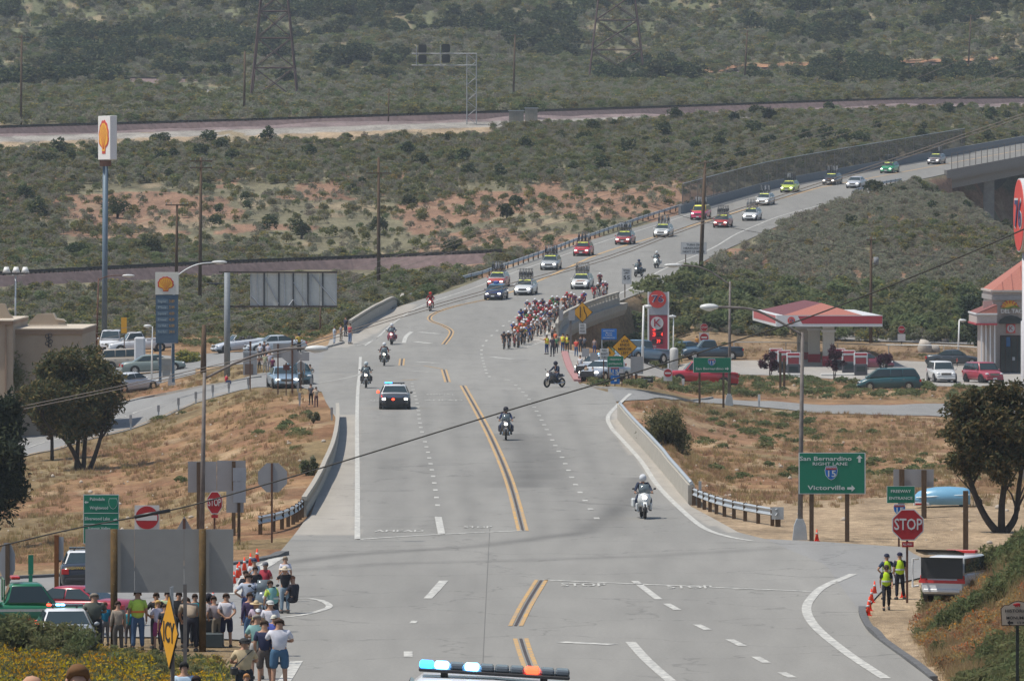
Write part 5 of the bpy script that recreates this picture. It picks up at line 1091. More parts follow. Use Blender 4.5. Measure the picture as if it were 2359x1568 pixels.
def tall_fence(U, offf, h0, h1, label, sp=4.0, name='chain_link_fence', post=.05, alpham=MESHF):
    P = [road_at(u, offf(u)) for u in U]; P = smooth_path(P); t = thing(name, label, 'fence', P[0]); O = P[0]; bm = BM()
    for a, b in zip(P, P[1:]): bm.faces.new([bm.verts.new(v) for v in (a-O+Vector((0, 0, h0)), b-O+Vector((0, 0, h0)), b-O+Vector((0, 0, h1)), a-O+Vector((0, 0, h1)))])
    part('mesh_panel', bm, alpham, t)
    bm = BM(); tube(bm, [p-O+Vector((0, 0, h1)) for p in P], .04, 5); part('top_rail', bm, GALV if sp > 3.9 else RUSTG, t); s = 0; nxt = 0
    for a, b in zip(P, P[1:]):
        l = (b-a).length
        while nxt <= s+l: p = a.lerp(b, (nxt-s)/l)-O; bm = BM(); tube(bm, [(0, 0, h0-.3), (0, 0, h1)], post, 5); part('post', bm, RUSTG, t, loc=p); nxt += sp
        s += l
tall_fence(list(range(834, 995, 8)), lambda u: float(lef(u))-.25, 1.0, 3.6, 'tall brownish mesh fence behind the far side of the road', 5)
tall_fence(list(range(929, 1060, 8)), lambda u: float(rig(u))+.2, .5, 2.7, 'slim-post mesh fence on the near side of the overpass', 3.6, alpham=mat('thin_mesh', (.15, .15, .15), .8, alpha=.10, var=0))
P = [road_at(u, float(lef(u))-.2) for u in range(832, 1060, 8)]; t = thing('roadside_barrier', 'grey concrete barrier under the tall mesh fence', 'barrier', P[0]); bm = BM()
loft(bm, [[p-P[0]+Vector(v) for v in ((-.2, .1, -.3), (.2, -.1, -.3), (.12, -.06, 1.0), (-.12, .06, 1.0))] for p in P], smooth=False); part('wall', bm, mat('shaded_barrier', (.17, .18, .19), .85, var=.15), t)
# railways
BALL = mat('purple_brown_ballast', (.165, .120, .115), .95, var=.3, scale=1.5, bump=.4)
def railway(pts, label, w=3.4, h=.7, lo=0, name='railway_track'):
    P = [hit(x, y, lo) for x, y in pts]; P = smooth_path(P); O = P[0]; t = thing(name, label, 'railway track', O, group='railway tracks'); bm = BM(); R = []
    for i, p in enumerate(P):
        d = P[min(i+1, len(P)-1)]-P[max(i-1, 0)]; d = Vector((d.x, d.y)).normalized(); nr = Vector((-d.y, d.x)); g = p.z; R.append((p, nr, g))
    loft(bm, [[(p.x-O.x+nr.x*o, p.y-O.y+nr.y*o, g-O.z+z) for o, z in ((-w/2-1.3, -.7), (-w/2, h), (w/2, h), (w/2+1.3, -.5))] for p, nr, g in R], smooth=False); part('ballast_bed', bm, BALL, t)
    for o in (-.75, .75): bm = BM(); loft(bm, [[(p.x-O.x+nr.x*(o+a), p.y-O.y+nr.y*(o+a), g-O.z+z) for a, z in ((-.04, h+.15), (.04, h+.15), (.04, h+.36), (-.04, h+.36))] for p, nr, g in R], smooth=False); part('rail', bm, mat('dark_rail_steel', (.035, .03, .028), .6), t)
    bm = BM()
    for (p, nr, g), (q, nq, gq) in zip(R, R[1:]):
        l = (q-p).xy.length; k = max(1, int(l/.62))
        for i in range(k):
            c = p.lerp(q, i/k); z = g+(gq-g)*i/k-O.z+h; a = math.atan2(nr.y, nr.x); r = Matrix.Rotation(a, 3, 'Z'); box(bm, -1.3, 1.3, -.12, .12, -.02, .17, rot=r, at=(c.x-O.x, c.y-O.y, z))
    o = part('sleepers', bm, mat('sleeper_wood', (.04, .032, .028), .9), t); o['kind'] = 'stuff'
railway([(x, y+1) for x, y in RAIL1[:-1]], 'upper railway track running level across the whole hillside', lo=880); railway([(x, y+4) for x, y in RAIL2], 'lower railway track disappearing behind the curve', w=3.6, h=1.0, lo=640)
railway(RAIL3, 'short glimpse of railway behind the left lattice tower', h=.5, lo=1000); railway(RAIL4, 'highest railway track under the red cut bank at right', h=.5, lo=1100)
# culvert in the lower embankment
b = hit(505, 664); s = FP/b.y; t = thing('rail_underbridge', 'small dark underbridge in the lower railway embankment behind the utility pole', 'bridge', b)
bm = BM(); box(bm, -1.9, 1.9, -1.6, 1.5, 0, .55); part('beam', bm, mat('black_steel_beam', (.03, .03, .035), .7), t)
for x in (-1.7, 1.5): bm = BM(); box(bm, x-.25, x+.35, -1.4, 1.4, -1.3, 0); part('pier', bm, CGREY, t)
# lattice towers
def lattice(cx, ybase, ytop_, wb, label):
    b = hit(cx, ybase); s = FP/b.y; H = (ybase-ytop_)/s; t = thing('lattice_tower', label, 'transmission tower', b, group='lattice transmission towers'); W0 = wb/s/2; RT_ = mat('rusty_lattice', (.09, .055, .05), .8, var=.2)
    lv = [0, .22, .42, .60, .75, .88, 1.0]; hw = lambda f: W0*(1-.62*f); c = lambda f, k: Vector(((-1, 1, 1, -1)[k]*hw(f), (-1, -1, 1, 1)[k]*hw(f), f*H))
    for k in range(4): bm = BM(); tube(bm, [c(f, k) for f in lv], .15, 4); part('leg', bm, RT_, t)
    for a, f in zip(lv, lv[1:]):
        bm = BM()
        for k in range(4): tube(bm, [c(a, k), c(f, (k+1) % 4)], .09, 3); tube(bm, [c(a, (k+1) % 4), c(f, k)], .09, 3); tube(bm, [c(f, k), c(f, (k+1) % 4)], .09, 3)
        part('bracing', bm, RT_, t)
    for f in (.80, 1.0): bm = BM(); tube(bm, [(-W0*2.2, 0, f*H), (0, 0, f*H+.8), (W0*2.2, 0, f*H)], .14, 4); tube(bm, [(-W0*2.2, 0, f*H), (W0*2.2, 0, f*H)], .14, 4); part('crossarm', bm, RT_, t)
lattice(632, 232, -110, 108, 'rust-coloured lattice tower on the slope at upper left'); lattice(1420, 190, -150, 130, 'rust-coloured lattice tower right of centre at top')
# signal bridge and cabinets
b = hit(1086, 287); t = thing('signal_bridge', 'silver cantilever railway signal bridge with four black signal heads', 'railway signal', b); L = lambda x, y: pt(x, y, b.y)-b; w = .7; HH = L(0, 124).z; ALB = mat('bright_aluminium', (.33, .34, .35), .5, .4)
for sx in (-w, w):
    for sy in (-w, w): bm = BM(); tube(bm, [(sx, sy, -.3), (sx, sy, HH)], .07, 4); part('mast_leg', bm, ALB, t)
for k in range(9):
    z0, z1 = HH*k/9, HH*(k+1)/9; bm = BM()
    for a, c_ in (((-w, -w), (w, -w)), ((w, -w), (w, w)), ((-w, w), (w, w)), ((-w, -w), (-w, w))): tube(bm, [(*a, z0 if k % 2 else z1), (*c_, z1 if k % 2 else z0)], .045, 3)
    part('mast_bracing', bm, ALB, t)
for y in (124, 151):
    for sy in (-w, w): a, c_ = L(948, y), L(1098, y); bm = BM(); tube(bm, [a+Vector((0, sy, 0)), c_+Vector((0, sy, 0))], .07, 4); part('arm_chord', bm, ALB, t)
for x, y in ((973, 113), (973, 137), (1027, 112), (1027, 136)): c = L(x, y); bm = BM(); prism(bm, [(c.x-.62+dx, c.z+dz) for dx, dz in ((.15, -.62), (1.1, -.62), (1.24, -.4), (1.24, .4), (1.1, .62), (.15, .62), (0, .4), (0, -.4))], -w-.25, -w-.15, 'y'); [tube(bm, [(c.x, -w-.25, c.z+dz), (c.x, -w-.5, c.z+dz)], .15, 8) for dz in (-.4, .05, .45)]; part('signal_head', bm, BLACK, t)
for x in (959, 1014): a, c_ = L(x, 104), L(x, 153); bm = BM(); tube(bm, [a+Vector((0, -w-.05, 0)), c_+Vector((0, -w-.05, 0))], .05, 4); part('head_mount', bm, ALB, t)
for x0, x1, y0, y1, lb in ((1172, 1206, 257, 291, 'wider tan railway equipment cabinet, left of the pair'), (1209, 1238, 251, 284, 'narrower tan railway equipment cabinet, right of the pair')):
    b = hit((x0+x1)/2, y1+1); s = FP/b.y; W2, H2 = (x1-x0)/s/2, (y1-y0)/s+.1; t = thing('equipment_cabinet', lb, 'cabinet', b); bm = BM(); box(bm, -W2, W2, -.9, .9, -.3, H2); part('box', bm, mat('cabinet_tan', (.25, .23, .19), .6), t); bm = BM(); box(bm, -W2-.1, W2+.1, -1.0, 1.0, H2, H2+.12); part('lid', bm, ALU, t); bm = BM(); box(bm, -.5, .45, -.93, -.9, .1, H2-.25); part('door', bm, mat('cabinet_door', (.22, .2, .165), .6), t)

# ---------------------------------------------------------------- signs
GREEN = mat('sign_green', (.01, .155, .09), .6, var=.04); SRED = mat('sign_red', (.36, .02, .025), .6, var=.05); SWH = mat('sign_white', (.55, .55, .54), .6, var=.03); SYE = mat('sign_amber', (.62, .30, .02), .6, var=.05)
SBL = mat('sign_blue', (.015, .13, .42), .6, var=.04); SBK = mat('sign_black', (.02, .02, .02), .6, var=0); SGR = mat('sign_back_grey', (.30, .30, .31), .6, .1, var=.06, scale=2)
SILV = mat('sign_letter_silver', (.50, .52, .50), .6, var=0)
def octagon(r): return [(r*math.cos(math.pi/8+k*math.pi/4)/math.cos(math.pi/8), r*math.sin(math.pi/8+k*math.pi/4)/math.cos(math.pi/8)) for k in range(8)]
def shieldpts(w, h): return [(-w*.42, h*.5), (w*.42, h*.5), (w*.5, h*.2), (w*.44, -h*.15), (w*.22, -h*.40), (0, -h*.5), (-w*.22, -h*.40), (-w*.44, -h*.15), (-w*.5, h*.2)]
class Sign:
    def __init__(S, bx, by, label, cat='road sign', Y=None, group=None, rz=0, name='road_sign'):
        b = hit(bx, by) if Y is None else Vector(((bx-CX)*Y/FP, Y, 0))
        b.z = gz(b.x, b.y); S.b = b; S.s = FP/b.y; S.t = thing(name, label, cat, b, rz, group); S.rz = rz
    def L(S, x, y): v = pt(x, y, S.b.y)-S.b; return v.x, v.z
    def post(S, x, ytop, m=WOOD, r=.06, sq=True, low=-.3, dx=0):
        px_, pz = S.L(x, ytop); bm = BM()
        if sq: box(bm, px_-r, px_+r, .005, .005+2*r, low, pz)
        else: tube(bm, [(px_, r+.005, low), (px_, r+.005, pz)], r, 8)
        part('post', bm, m, S.t)
    def board(S, x0, y0, x1, y1, m, shape='rect', border=None, name='board', th=.02, back=False, lay=0):
        (ax, az), (cx_, cz) = S.L(x0, y0), S.L(x1, y1); w, h = abs(cx_-ax), abs(az-cz); mx, mz = (ax+cx_)/2, (az+cz)/2
        f = {'rect': lambda k: [(-w/2*k, -h/2*k), (w/2*k, -h/2*k), (w/2*k, h/2*k), (-w/2*k, h/2*k)], 'dia': lambda k: [(0, -h/2*k), (w/2*k, 0), (0, h/2*k), (-w/2*k, 0)], 'oct': lambda k: [(p[0]*w/h, p[1]) for p in octagon(h/2*k)],
             'tri': lambda k: [(-w/2, -h/2), (w/2, -h/2), (0, h/2)], 'circle': lambda k: circle(w/2*k, 28), 'shield': lambda k: shieldpts(w*k, h*k)}[shape]
        d0 = .27 if back else -.003*lay; bm = BM(); prism(bm, [(mx+a, mz+b) for a, b in f(1)], d0-th, d0, 'y', 0)
        o = part(name, bm, border or m, S.t)
        if border: bm = BM(); prism(bm, [(mx+a, mz+b) for a, b in f(.93 if shape != 'rect' else .97)], d0-th-.004, d0-th+.002, 'y', 0); part('sign_face', bm, m, S.t)
        return o
    def text(S, s, x, y, cap, wpx, m=SILV, lay=1):
        X_, Z_ = S.L(x, y); return text(S.t, s, cap/S.s*1.42, X_, -.028-.004*lay, Z_, m, w=wpx/S.s)
    def arrow(S, x, y, ln, ang, m=SILV):
        X_, Z_ = S.L(x, y); l = ln/S.s/2; pts = [(-l, -l*.3), (l*.1, -l*.3), (l*.1, -l*.85), (l, 0), (l*.1, l*.85), (l*.1, l*.3), (-l, l*.3)]; c, s_ = math.cos(ang), math.sin(ang); bm = BM()
        prism(bm, [(X_+a*c-b*s_, Z_+a*s_+b*c) for a, b in pts], -.036, -.026, 'y'); part('arrow', bm, m, S.t)
    def shield(S, x, y, w, h, num='15', lay=1):
        S.board(x-w/2, y-h/2, x+w/2, y+h/2, SBL, 'shield', SWH, 'route_shield', .006, lay=8+lay); X_, Z_ = S.L(x, y); bm = BM(); ww, hh = w/S.s, h/S.s
        prism(bm, [(X_+a*.9, Z_+b*.9) for a, b in ((-ww*.42, hh*.48), (ww*.42, hh*.48), (ww*.47, hh*.27), (-ww*.47, hh*.27))], -.046, -.034, 'y'); part('shield_top', bm, SRED, S.t)
        text(S.t, num, h*.5/S.s*1.3, X_, -.05, Z_-hh*.06, SILV, w=w*.6/S.s); text(S.t, 'INTERSTATE', h*.16/S.s, X_, -.05, Z_+hh*.38, SILV, w=w*.7/S.s)
S = Sign(1910, 1247, 'large green San Bernardino and Victorville direction sign on two timber posts'); S.post(1869, 1060, r=.08, low=-.5); S.post(1951, 1060, r=.08, low=-.5); S.board(1839, 1042, 1993, 1137, GREEN, border=SWH)
S.text('San Bernardino', 1901, 1056, 9.5, 120); S.arrow(1979, 1056, 17, math.pi/2); S.text('RIGHT LANE', 1911, 1068, 7, 80); S.shield(1914, 1089, 30, 32); S.text('Victorville', 1903, 1123, 10, 86); S.arrow(1960, 1124, 18, 0)
S = Sign(2070, 1258, 'green freeway entrance sign with a blue route shield, behind the right stop sign'); S.post(2070, 1122, RUST, .035); S.board(2042, 1119, 2107, 1158, GREEN, border=SWH); S.text('FREEWAY', 2074, 1131, 6.5, 46); S.text('ENTRANCE', 2074, 1147, 6.5, 54); S.shield(2071, 1173, 28, 26)
S = Sign(2089, 1388, 'big red stop sign behind the men in yellow vests'); S.post(2089, 1215, RUST, .035); S.board(2054, 1172, 2127, 1244, SRED, 'oct', SWH); S.text('STOP', 2091, 1208, 26, 64, SWH); S.board(2077, 1247, 2104, 1259, SRED, border=None, name='plaque'); S.text('ALL WAY', 2090, 1253, 5, 22, SWH)
S = Sign(2103, 1195, 'grey back of a wide sign on two posts left of the blue shell'); S.post(2077, 1080, r=.10); S.post(2128, 1082, r=.10); S.board(2058, 1081, 2151, 1122, SGR, back=True)
S = Sign(498, 1238, 'wide grey sign back behind the tall left street lamp'); S.post(457, 1064, r=.07, low=-1); S.post(538, 1062, r=.07, low=-.6)
S.board(432, 1063, 498, 1134, SGR, back=True, name='panel'); S.board(499, 1061, 565, 1132, SGR, back=True, name='panel'); S.b_ = 1
S = Sign(549, 1254, 'pair of stacked pale sign backs on a leaning timber post'); S.post(550, 1078, r=.055); S.board(536, 1077, 567, 1108, ALU, back=False); S.board(537, 1109, 566, 1157, ALU, back=False, name='lower_board'); S.board(521, 1130, 561, 1180, SGR, back=False, name='rear_board', lay=-20)
S = Sign(626, 1249, 'grey octagonal stop sign back beside the left parapet'); S.post(626, 1066, RUST, .035); S.board(594, 1066, 661, 1133, SGR, 'oct', back=False, lay=-20)
S = Sign(494, 1290, 'red stop sign turned sideways right of the left street lamp', rz=0); S.post(494, 1180, RUST, .03); S.board(477, 1131, 512, 1183, SRED, 'oct', SWH); S.text('STOP', 494, 1157, 17, 29, SWH); S.board(487, 1185, 502, 1192, SRED, name='plaque')
S = Sign(338, 1300, 'round red do not enter sign on a pale square above the large board'); S.post(338, 1170, RUST, .04); S.board(310, 1163, 367, 1230, SWH); S.board(312, 1165, 365, 1218, SRED, 'circle', lay=8); S.text('DO NOT', 338, 1177, 9, 40); S.text('ENTER', 338, 1207, 9, 36); S.board(314, 1186, 362, 1198, SWH, name='bar', lay=9)
S = Sign(424, 1290, 'grey triangular sign back just above the large board'); S.post(424, 1194, RUST, .05); S.board(395, 1188, 454, 1240, SGR, 'tri', lay=-20)
S = Sign(232, 1320, 'green Palmdale, Wrightwood and Silverwood Lake direction sign'); S.post(205, 1140, r=.06); S.post(262, 1145, r=.06); S.board(192, 1138, 274, 1252, GREEN, border=SWH)
for tx, x, y, c_, w_ in (('Palmdale', 224, 1149, 7, 34), ('Wrightwood', 228, 1169, 7, 42), ('Silverwood Lake', 224, 1194, 7, 58), ('Summit Valley', 228, 1216, 6, 52)): S.text(tx, x, y, c_, w_)
S.arrow(199, 1156, 9, math.pi); S.arrow(266, 1196, 9, 0); S.board(250, 1147, 271, 1172, GREEN, 'shield', SILV, 'route_shield', lay=8); S.text('138', 260, 1160, 8, 14)
for y in (1181, 1206): X0, Z0 = S.L(194, y); X1, _ = S.L(272, y); bm = BM(); box(bm, X0, X1, -.032, -.024, Z0-.01, Z0+.01); part('divider', bm, SILV, S.t)
# large board seen from behind
S = Sign(365, 1500, 'large blank grey board seen from behind on two brown round posts', 'sign board', name='sign_board'); 
for i in range(3): X0 = 195+114*i; S.board(X0, 1219, X0+113.4, 1365, mat('board_back_grey', (.27, .265, .255), .6, .0, var=.05, scale=3), back=True, th=.03, name='panel', lay=0)
S.post(262, 1218, mat('brown_log', (.09, .055, .02), .85, var=.35, scale=6), .10, sq=False, low=-.4); S.post(466, 1218, MATS['brown_log'], .10, sq=False, low=-.4)
for x, y in ((262, 1225), (262, 1268), (262, 1345), (466, 1226), (466, 1345)): X_, Z_ = S.L(x, y); bm = BM(); tube(bm, [(X_, -.03, Z_), (X_, .0, Z_)], .018, 6); part('bolt', bm, CHROME, S.t)
for s_ in [c for c in S.t.children if c.name.startswith('post')]: s_.location.y = -.0
# ICY diamond turned almost edge-on
Yi = 117; b = Vector(((392-CX)*Yi/FP, Yi, 0)); b.z = gz(b.x, b.y); S = Sign(392, 0, 'narrow amber diamond sign reading ICY in the wildflowers', Y=Yi); c = pt(393, 1455, Yi)-b; S.t.rotation_euler[2] = D2R(-73); S.t.location = b
bm = BM(); prism(bm, [(0, c.z-.635), (.62, c.z), (0, c.z+.635), (-.62, c.z)], -.02, 0, 'y'); part('board', bm, SBK, S.t); bm = BM(); prism(bm, [(0, c.z-.61), (.59, c.z), (0, c.z+.61), (-.59, c.z)], -.025, -.018, 'y'); part('sign_face', bm, SYE, S.t); text(S.t, 'ICY', .50, 0, -.03, c.z-.02, SBK, w=.78)
bm = BM(); box(bm, -.03, .03, .01, .07, -.6, c.z+.4); part('post', bm, RUSTG, S.t)
S = Sign(425, 0, 'dark steel post with a pale sign seen edge-on beside the ICY sign', Y=150); S.post(426, 1345, RUSTG, .04); o = S.board(395, 1352, 425, 1440, ALU); o.rotation_euler[2] = D2R(80); o.location = (-.28, .35, 0)
S = Sign(130, 1372, 'leaning rust-brown post with a narrow grey sign back'); S.post(130, 1232, mat('orange_brown_timber', (.16, .06, .02), .85, var=.25), .07); S.board(134, 1236, 146, 1290, SGR, lay=-40)
S = Sign(17, 1352, 'grey octagonal sign back turned sideways at the far left edge'); S.post(17, 1252, WOOD, .07); S.board(-2, 1250, 34, 1338, SGR, 'oct', lay=-50)
S = Sign(70, 1358, 'slim green sign seen nearly edge-on beside the kerb'); S.post(71, 1280, RUST, .04); S.board(65, 1277, 77, 1322, GREEN, lay=2); S.board(66, 1323, 75, 1343, GREEN, name='lower_board', lay=2)
# historic monument sign
Yh = 157; S = Sign(2342, 0, 'beige historic monument sign with an arched top on a dark post at the right edge', Y=Yh); S.post(2343, 1390, mat('dark_green_post', (.03, .035, .03), .7), .035); BG = mat('beige_sign', (.36, .30, .24), .7, var=.06)
pts = [(2306, 1440), (2304, 1400), (2312, 1392), (2322, 1392), (2332, 1385), (2345, 1382), (2360, 1385), (2370, 1392), (2380, 1392), (2388, 1400), (2386, 1440)]
bm = BM(); prism(bm, [S.L(x, y) for x, y in pts[::-1]], -.02, 0, 'y'); part('board', bm, mat('sign_brown_edge', (.06, .035, .02), .7), S.t); mx_, mz_ = S.L(2346, 1412); bm = BM(); prism(bm, [(mx_+(S.L(x, y)[0]-mx_)*.955, mz_+(S.L(x, y)[1]-mz_)*.93) for x, y in pts[::-1]], -.026, -.016, 'y'); part('sign_face', bm, BG, S.t)
S.text('HISTORICAL', 2346, 1406, 7, 64, SBK); S.text('MONUMENT', 2346, 1422, 7, 58, SBK); S.text('1/2 MILE', 2356, 1433, 5, 30, SBK); S.arrow(2326, 1433, 14, math.pi, SBK)
X_, Z_ = S.L(2343, 1391); bm = BM(); ball(bm, (X_, -.03, Z_), .07, .006, .032); ball(bm, (X_-.075, -.03, Z_-.005), .03, .006, .022); [box(bm, X_+dx-.012, X_+dx+.012, -.034, -.026, Z_-.055, Z_-.02) for dx in (-.045, -.01, .04)]; part('bear_emblem', bm, SRED, S.t)
# junction signs on the right
S = Sign(1340, 806, 'amber lane-narrowing diamond above a small white plate beside the creek bridge'); S.post(1341, 712, RUST, .04); S.board(1317, 695, 1365, 743, SYE, 'dia', SBK)
for q in ([(1336, 706), (1336, 732)], [(1344, 706), (1346, 718), (1350, 724), (1350, 733)]): bm = BM(); tube(bm, [(S.L(x, y)[0], -.03, S.L(x, y)[1]) for x, y in q], .035, 4); part('symbol', bm, SBK, S.t)
S.board(1333, 744, 1350, 769, SWH, name='plate', border=SBK); S.text('DO', 1341, 749, 4, 8, SBK); S.text('NOT', 1341, 756, 4, 10, SBK); S.text('PASS', 1341, 763, 4, 12, SBK)
S = Sign(1313, 806, 'pale blank sign back on a thick post left of the lane-narrowing diamond'); S.post(1314, 738, RUSTG, .09); S.board(1309, 714, 1324, 738, SGR); S = Sign(1287, 800, 'slim dark post with a narrow plate at the creek bridge end'); S.post(1287, 712, RUSTG, .035); S.board(1288, 713, 1297, 738, SGR)
S = Sign(1386, 830, 'blue information sign on a thin post above the ramp'); S.post(1386, 758, GALV, .03); S.board(1385, 757, 1420, 782, SBL); S.text('HISTORIC', 1402, 762, 3, 26); S.text('Rte', 1402, 767, 3, 14); S.text('USA', 1402, 772, 3, 16); S.text('INFORMATION', 1402, 778, 3, 28)
S = Sign(1453, 886, 'big amber diamond reading LANE ENDS MERGE LEFT'); S.post(1455, 800, RUST, .04); S.board(1409, 770, 1468, 828, SYE, 'dia', SBK)
for i, w_ in enumerate(('LANE', 'ENDS', 'MERGE', 'LEFT')): S.text(w_, 1438.5, 785+i*9.3, 6, (17, 22, 30, 17)[i], SBK)
S = Sign(1401, 886, 'small amber diamond with a number peeking out behind the lane-ends diamond'); S.post(1401, 811, RUST, .035); S.board(1384, 797, 1418, 831, SYE, 'dia', SBK, lay=-10); S.text('6', 1404, 812, 7, 5, SBK, lay=-8)
S = Sign(1390, 888, 'white NO RIGHT TURN plate on a dark post'); S.post(1390, 804, RUST, .035); S.board(1381, 802, 1402, 828, SWH, border=SBK); [S.text(w_, 1391.5, 807+i*8, 4.6, ww, SBK) for i, (w_, ww) in enumerate((('NO', 10), ('RIGHT', 16), ('TURN', 14)))]
S = Sign(1416, 889, 'green freeway entrance sign over a blue interstate shield and arrow panel'); S.post(1416, 822, RUST, .04); S.board(1398, 820, 1436, 845, GREEN, border=SWH); S.text('FREEWAY', 1417, 828, 4.4, 26); S.text('ENTRANCE', 1417, 838, 4.4, 31); S.shield(1416, 854, 22, 19); S.board(1406, 864, 1427, 884, SBL, name='arrow_panel'); S.arrow(1416, 874, 11, -.7, SWH)
S = Sign(1489, 890, 'black ONE WAY plate low beside the ramp, right one of the pair'); S.post(1489, 868, RUST, .03); S.board(1476, 868, 1504, 881, SBK, border=SWH); S.text('ONE WAY', 1490, 874.5, 5, 20)
S = Sign(1432, 889, 'black ONE WAY plate partly behind the blue arrow panel'); S.post(1432, 860, RUST, .03); S.board(1425, 859, 1440, 870, SBK, border=SWH); S.text('WAY', 1432, 864.5, 5, 9)
S = Sign(1538, 893, 'small round DO NOT ENTER sign at the nose of the red pickup'); S.post(1538, 849, RUST, .03); S.board(1528, 848, 1548, 877, SWH); S.board(1529, 850, 1547, 868, SRED, 'circle', lay=8); S.board(1531, 857, 1545, 861, SWH, name='bar', lay=9); S.text('DO NOT', 1538, 854, 2.6, 10); S.text('ENTER', 1538, 864.5, 2.6, 9)
S = Sign(1466, 889, 'tall grey sign back on two dark posts beside the fuel price pylon'); S.post(1465, 822, RUST, .09); S.post(1456, 826, RUST, .03); S.board(1452, 821, 1481, 861, SGR)
S = Sign(1348, 852, 'pale grey sign back nearer the creek bridge, left one of two beside the kerb'); S.post(1348, 803, WOOD, .04); S.board(1340, 802, 1357, 822, SGR); S = Sign(1368, 866, 'pale grey sign back over the parked patrol cars, right one of two beside the kerb'); S.post(1368, 813, WOOD, .04); S.board(1359, 812, 1377, 831, SGR)
S = Sign(1621, 806, 'small red stop disc above a round prohibition sign behind the fuel station'); S.post(1621, 748, WOOD, .04); S.board(1613, 745, 1630, 763, SRED, 'oct', SWH); S.text('STOP', 1621.5, 754, 4.5, 13, SWH); S.board(1610, 766, 1633, 790, SWH, name='plate'); S.board(1612, 768, 1631, 787, SRED, 'circle', lay=8); S.board(1615, 775, 1628, 779, SWH, name='bar', lay=9)
S = Sign(2076, 797, 'far red stop sign with a white plate right of the fuel canopy'); S.post(2076, 752, WOOD, .05); S.board(2068, 750, 2084, 768, SRED, 'oct', SWH); S.text('STOP', 2076, 759, 4, 11, SWH); S.board(2067, 769, 2085, 786, SWH, name='plate')
S = Sign(1438, 686, 'white speed limit 55 sign on the shoulder of the curve'); S.post(1439, 625, WOOD, .05); S.board(1432, 618, 1454, 654, SWH, border=SGR); S.text('SPEED', 1443, 623, 3.5, 15, SBK); S.text('LIMIT', 1443, 629, 3.5, 13, SBK); S.text('55', 1443, 640, 9, 15, SBK)
S = Sign(1579, 622, 'wide white notice about turning on headlights behind the thick pole'); S.post(1579, 560, WOOD, .05); S.board(1568, 558, 1627, 586, SWH, border=SGR); S.text('TURN ON', 1597, 564, 4.5, 32, SBK); S.text('HEADLIGHTS', 1597, 572, 4.5, 46, SBK); S.text('NEXT 25 MILES', 1597, 580, 4.5, 50, SBK)
S = Sign(1638, 936, 'small green San Bernardino sign above the red pickup'); S.post(1611, 826, WOOD, .07); S.post(1666, 826, WOOD, .07); S.board(1596, 823, 1684, 858, GREEN, border=SWH); S.shield(1639, 834, 18, 16); S.text('San Bernardino', 1634, 849, 5.5, 64); S.arrow(1674, 849, 9, 0)
# left ramp signs
S = Sign(640, 908, 'grey rectangular sign back left of the pale hexagon back at the ramp mouth'); S.post(640, 792, RUST, .045); S.board(629, 791, 670, 824, SGR, lay=-20); S = Sign(673, 909, 'pale pointed sign back in the middle of the ramp mouth group'); S.post(673, 779, RUST, .06); S.board(646, 798, 700, 844, SGR, 'dia', lay=-30); S.board(694, 811, 712, 831, SGR, name='side_plate', lay=-20)
S = Sign(659, 910, 'small brown plaque on a thin post before the blue-grey car'); S.post(659, 835, RUST, .035); S.board(652, 840, 667, 852, mat('brown_plaque', (.10, .035, .03), .7)); S = Sign(693, 900, 'round grey sign back behind the two uniformed officers'); S.post(693, 828, RUST, .035); S.board(683, 833, 703, 852, SGR, 'circle', lay=-20)
S = Sign(576, 899, 'slim rusty post in front of the grey roadside cabinet'); S.post(576, 786, RUST, .04); S.board(574, 786, 579, 808, RUST)
S = Sign(287, 832, 'narrow amber sign in front of the white pickup'); S.post(286, 766, RUST, .04); S.board(279, 731, 292, 767, SYE)
for x, y0, y1, nm in ((301, 955, 990, 'nearest the tree'), (365, 933, 960, 'second from the tree'), (411, 916, 946, 'third from the tree'), (451, 902, 930, 'left of the street lamp pole'), (490, 886, 916, 'right of the street lamp pole'), (527, 880, 906, 'below the seated person in red'), (572, 872, 897, 'below the grey cabinet'), (686, 880, 905, 'behind the officers'), (717, 870, 898, 'right of the officers'), (690, 905, 935, 'beside the photographers'), (764, 938, 968, 'at the start of the left parapet')):
    S = Sign(x, y1, 'thin grey delineator post '+nm, 'marker post', name='marker_post'); S.post(x, y0, GALV, .05); S.board(x-3, y0, x+3, y0+(y1-y0)*.55, SGR, lay=2)
for x, y0, y1, nm in ((1573, 872, 897, 'in front of the red pickup'), (1748, 908, 938, 'on the ramp edge under the purple bush'), (2224, 1130, 1280, 'of dark timber before the right tree'), (2050, 862, 897, 'in front of the dark green minivan'), (1612, 1108, 1150, 'at the corner of the right parapet'), (2154, 1330, 1362, 'of dark timber in the bank brush'), (1797, 812, 895, 'of dark timber left of the canopy pumps'), (1806, 824, 896, 'of dark timber, second left of the canopy pumps')):
    S = Sign(x, y1, 'roadside post '+nm, 'marker post', name='marker_post'); S.post(x, y0, WOOD if y1-y0 > 60 else GALV, .06 if y1-y0 < 60 else .09); 
    if y1-y0 < 40: S.board(x-3, y0, x+3, y0+(y1-y0)*.5, SWH, lay=2)
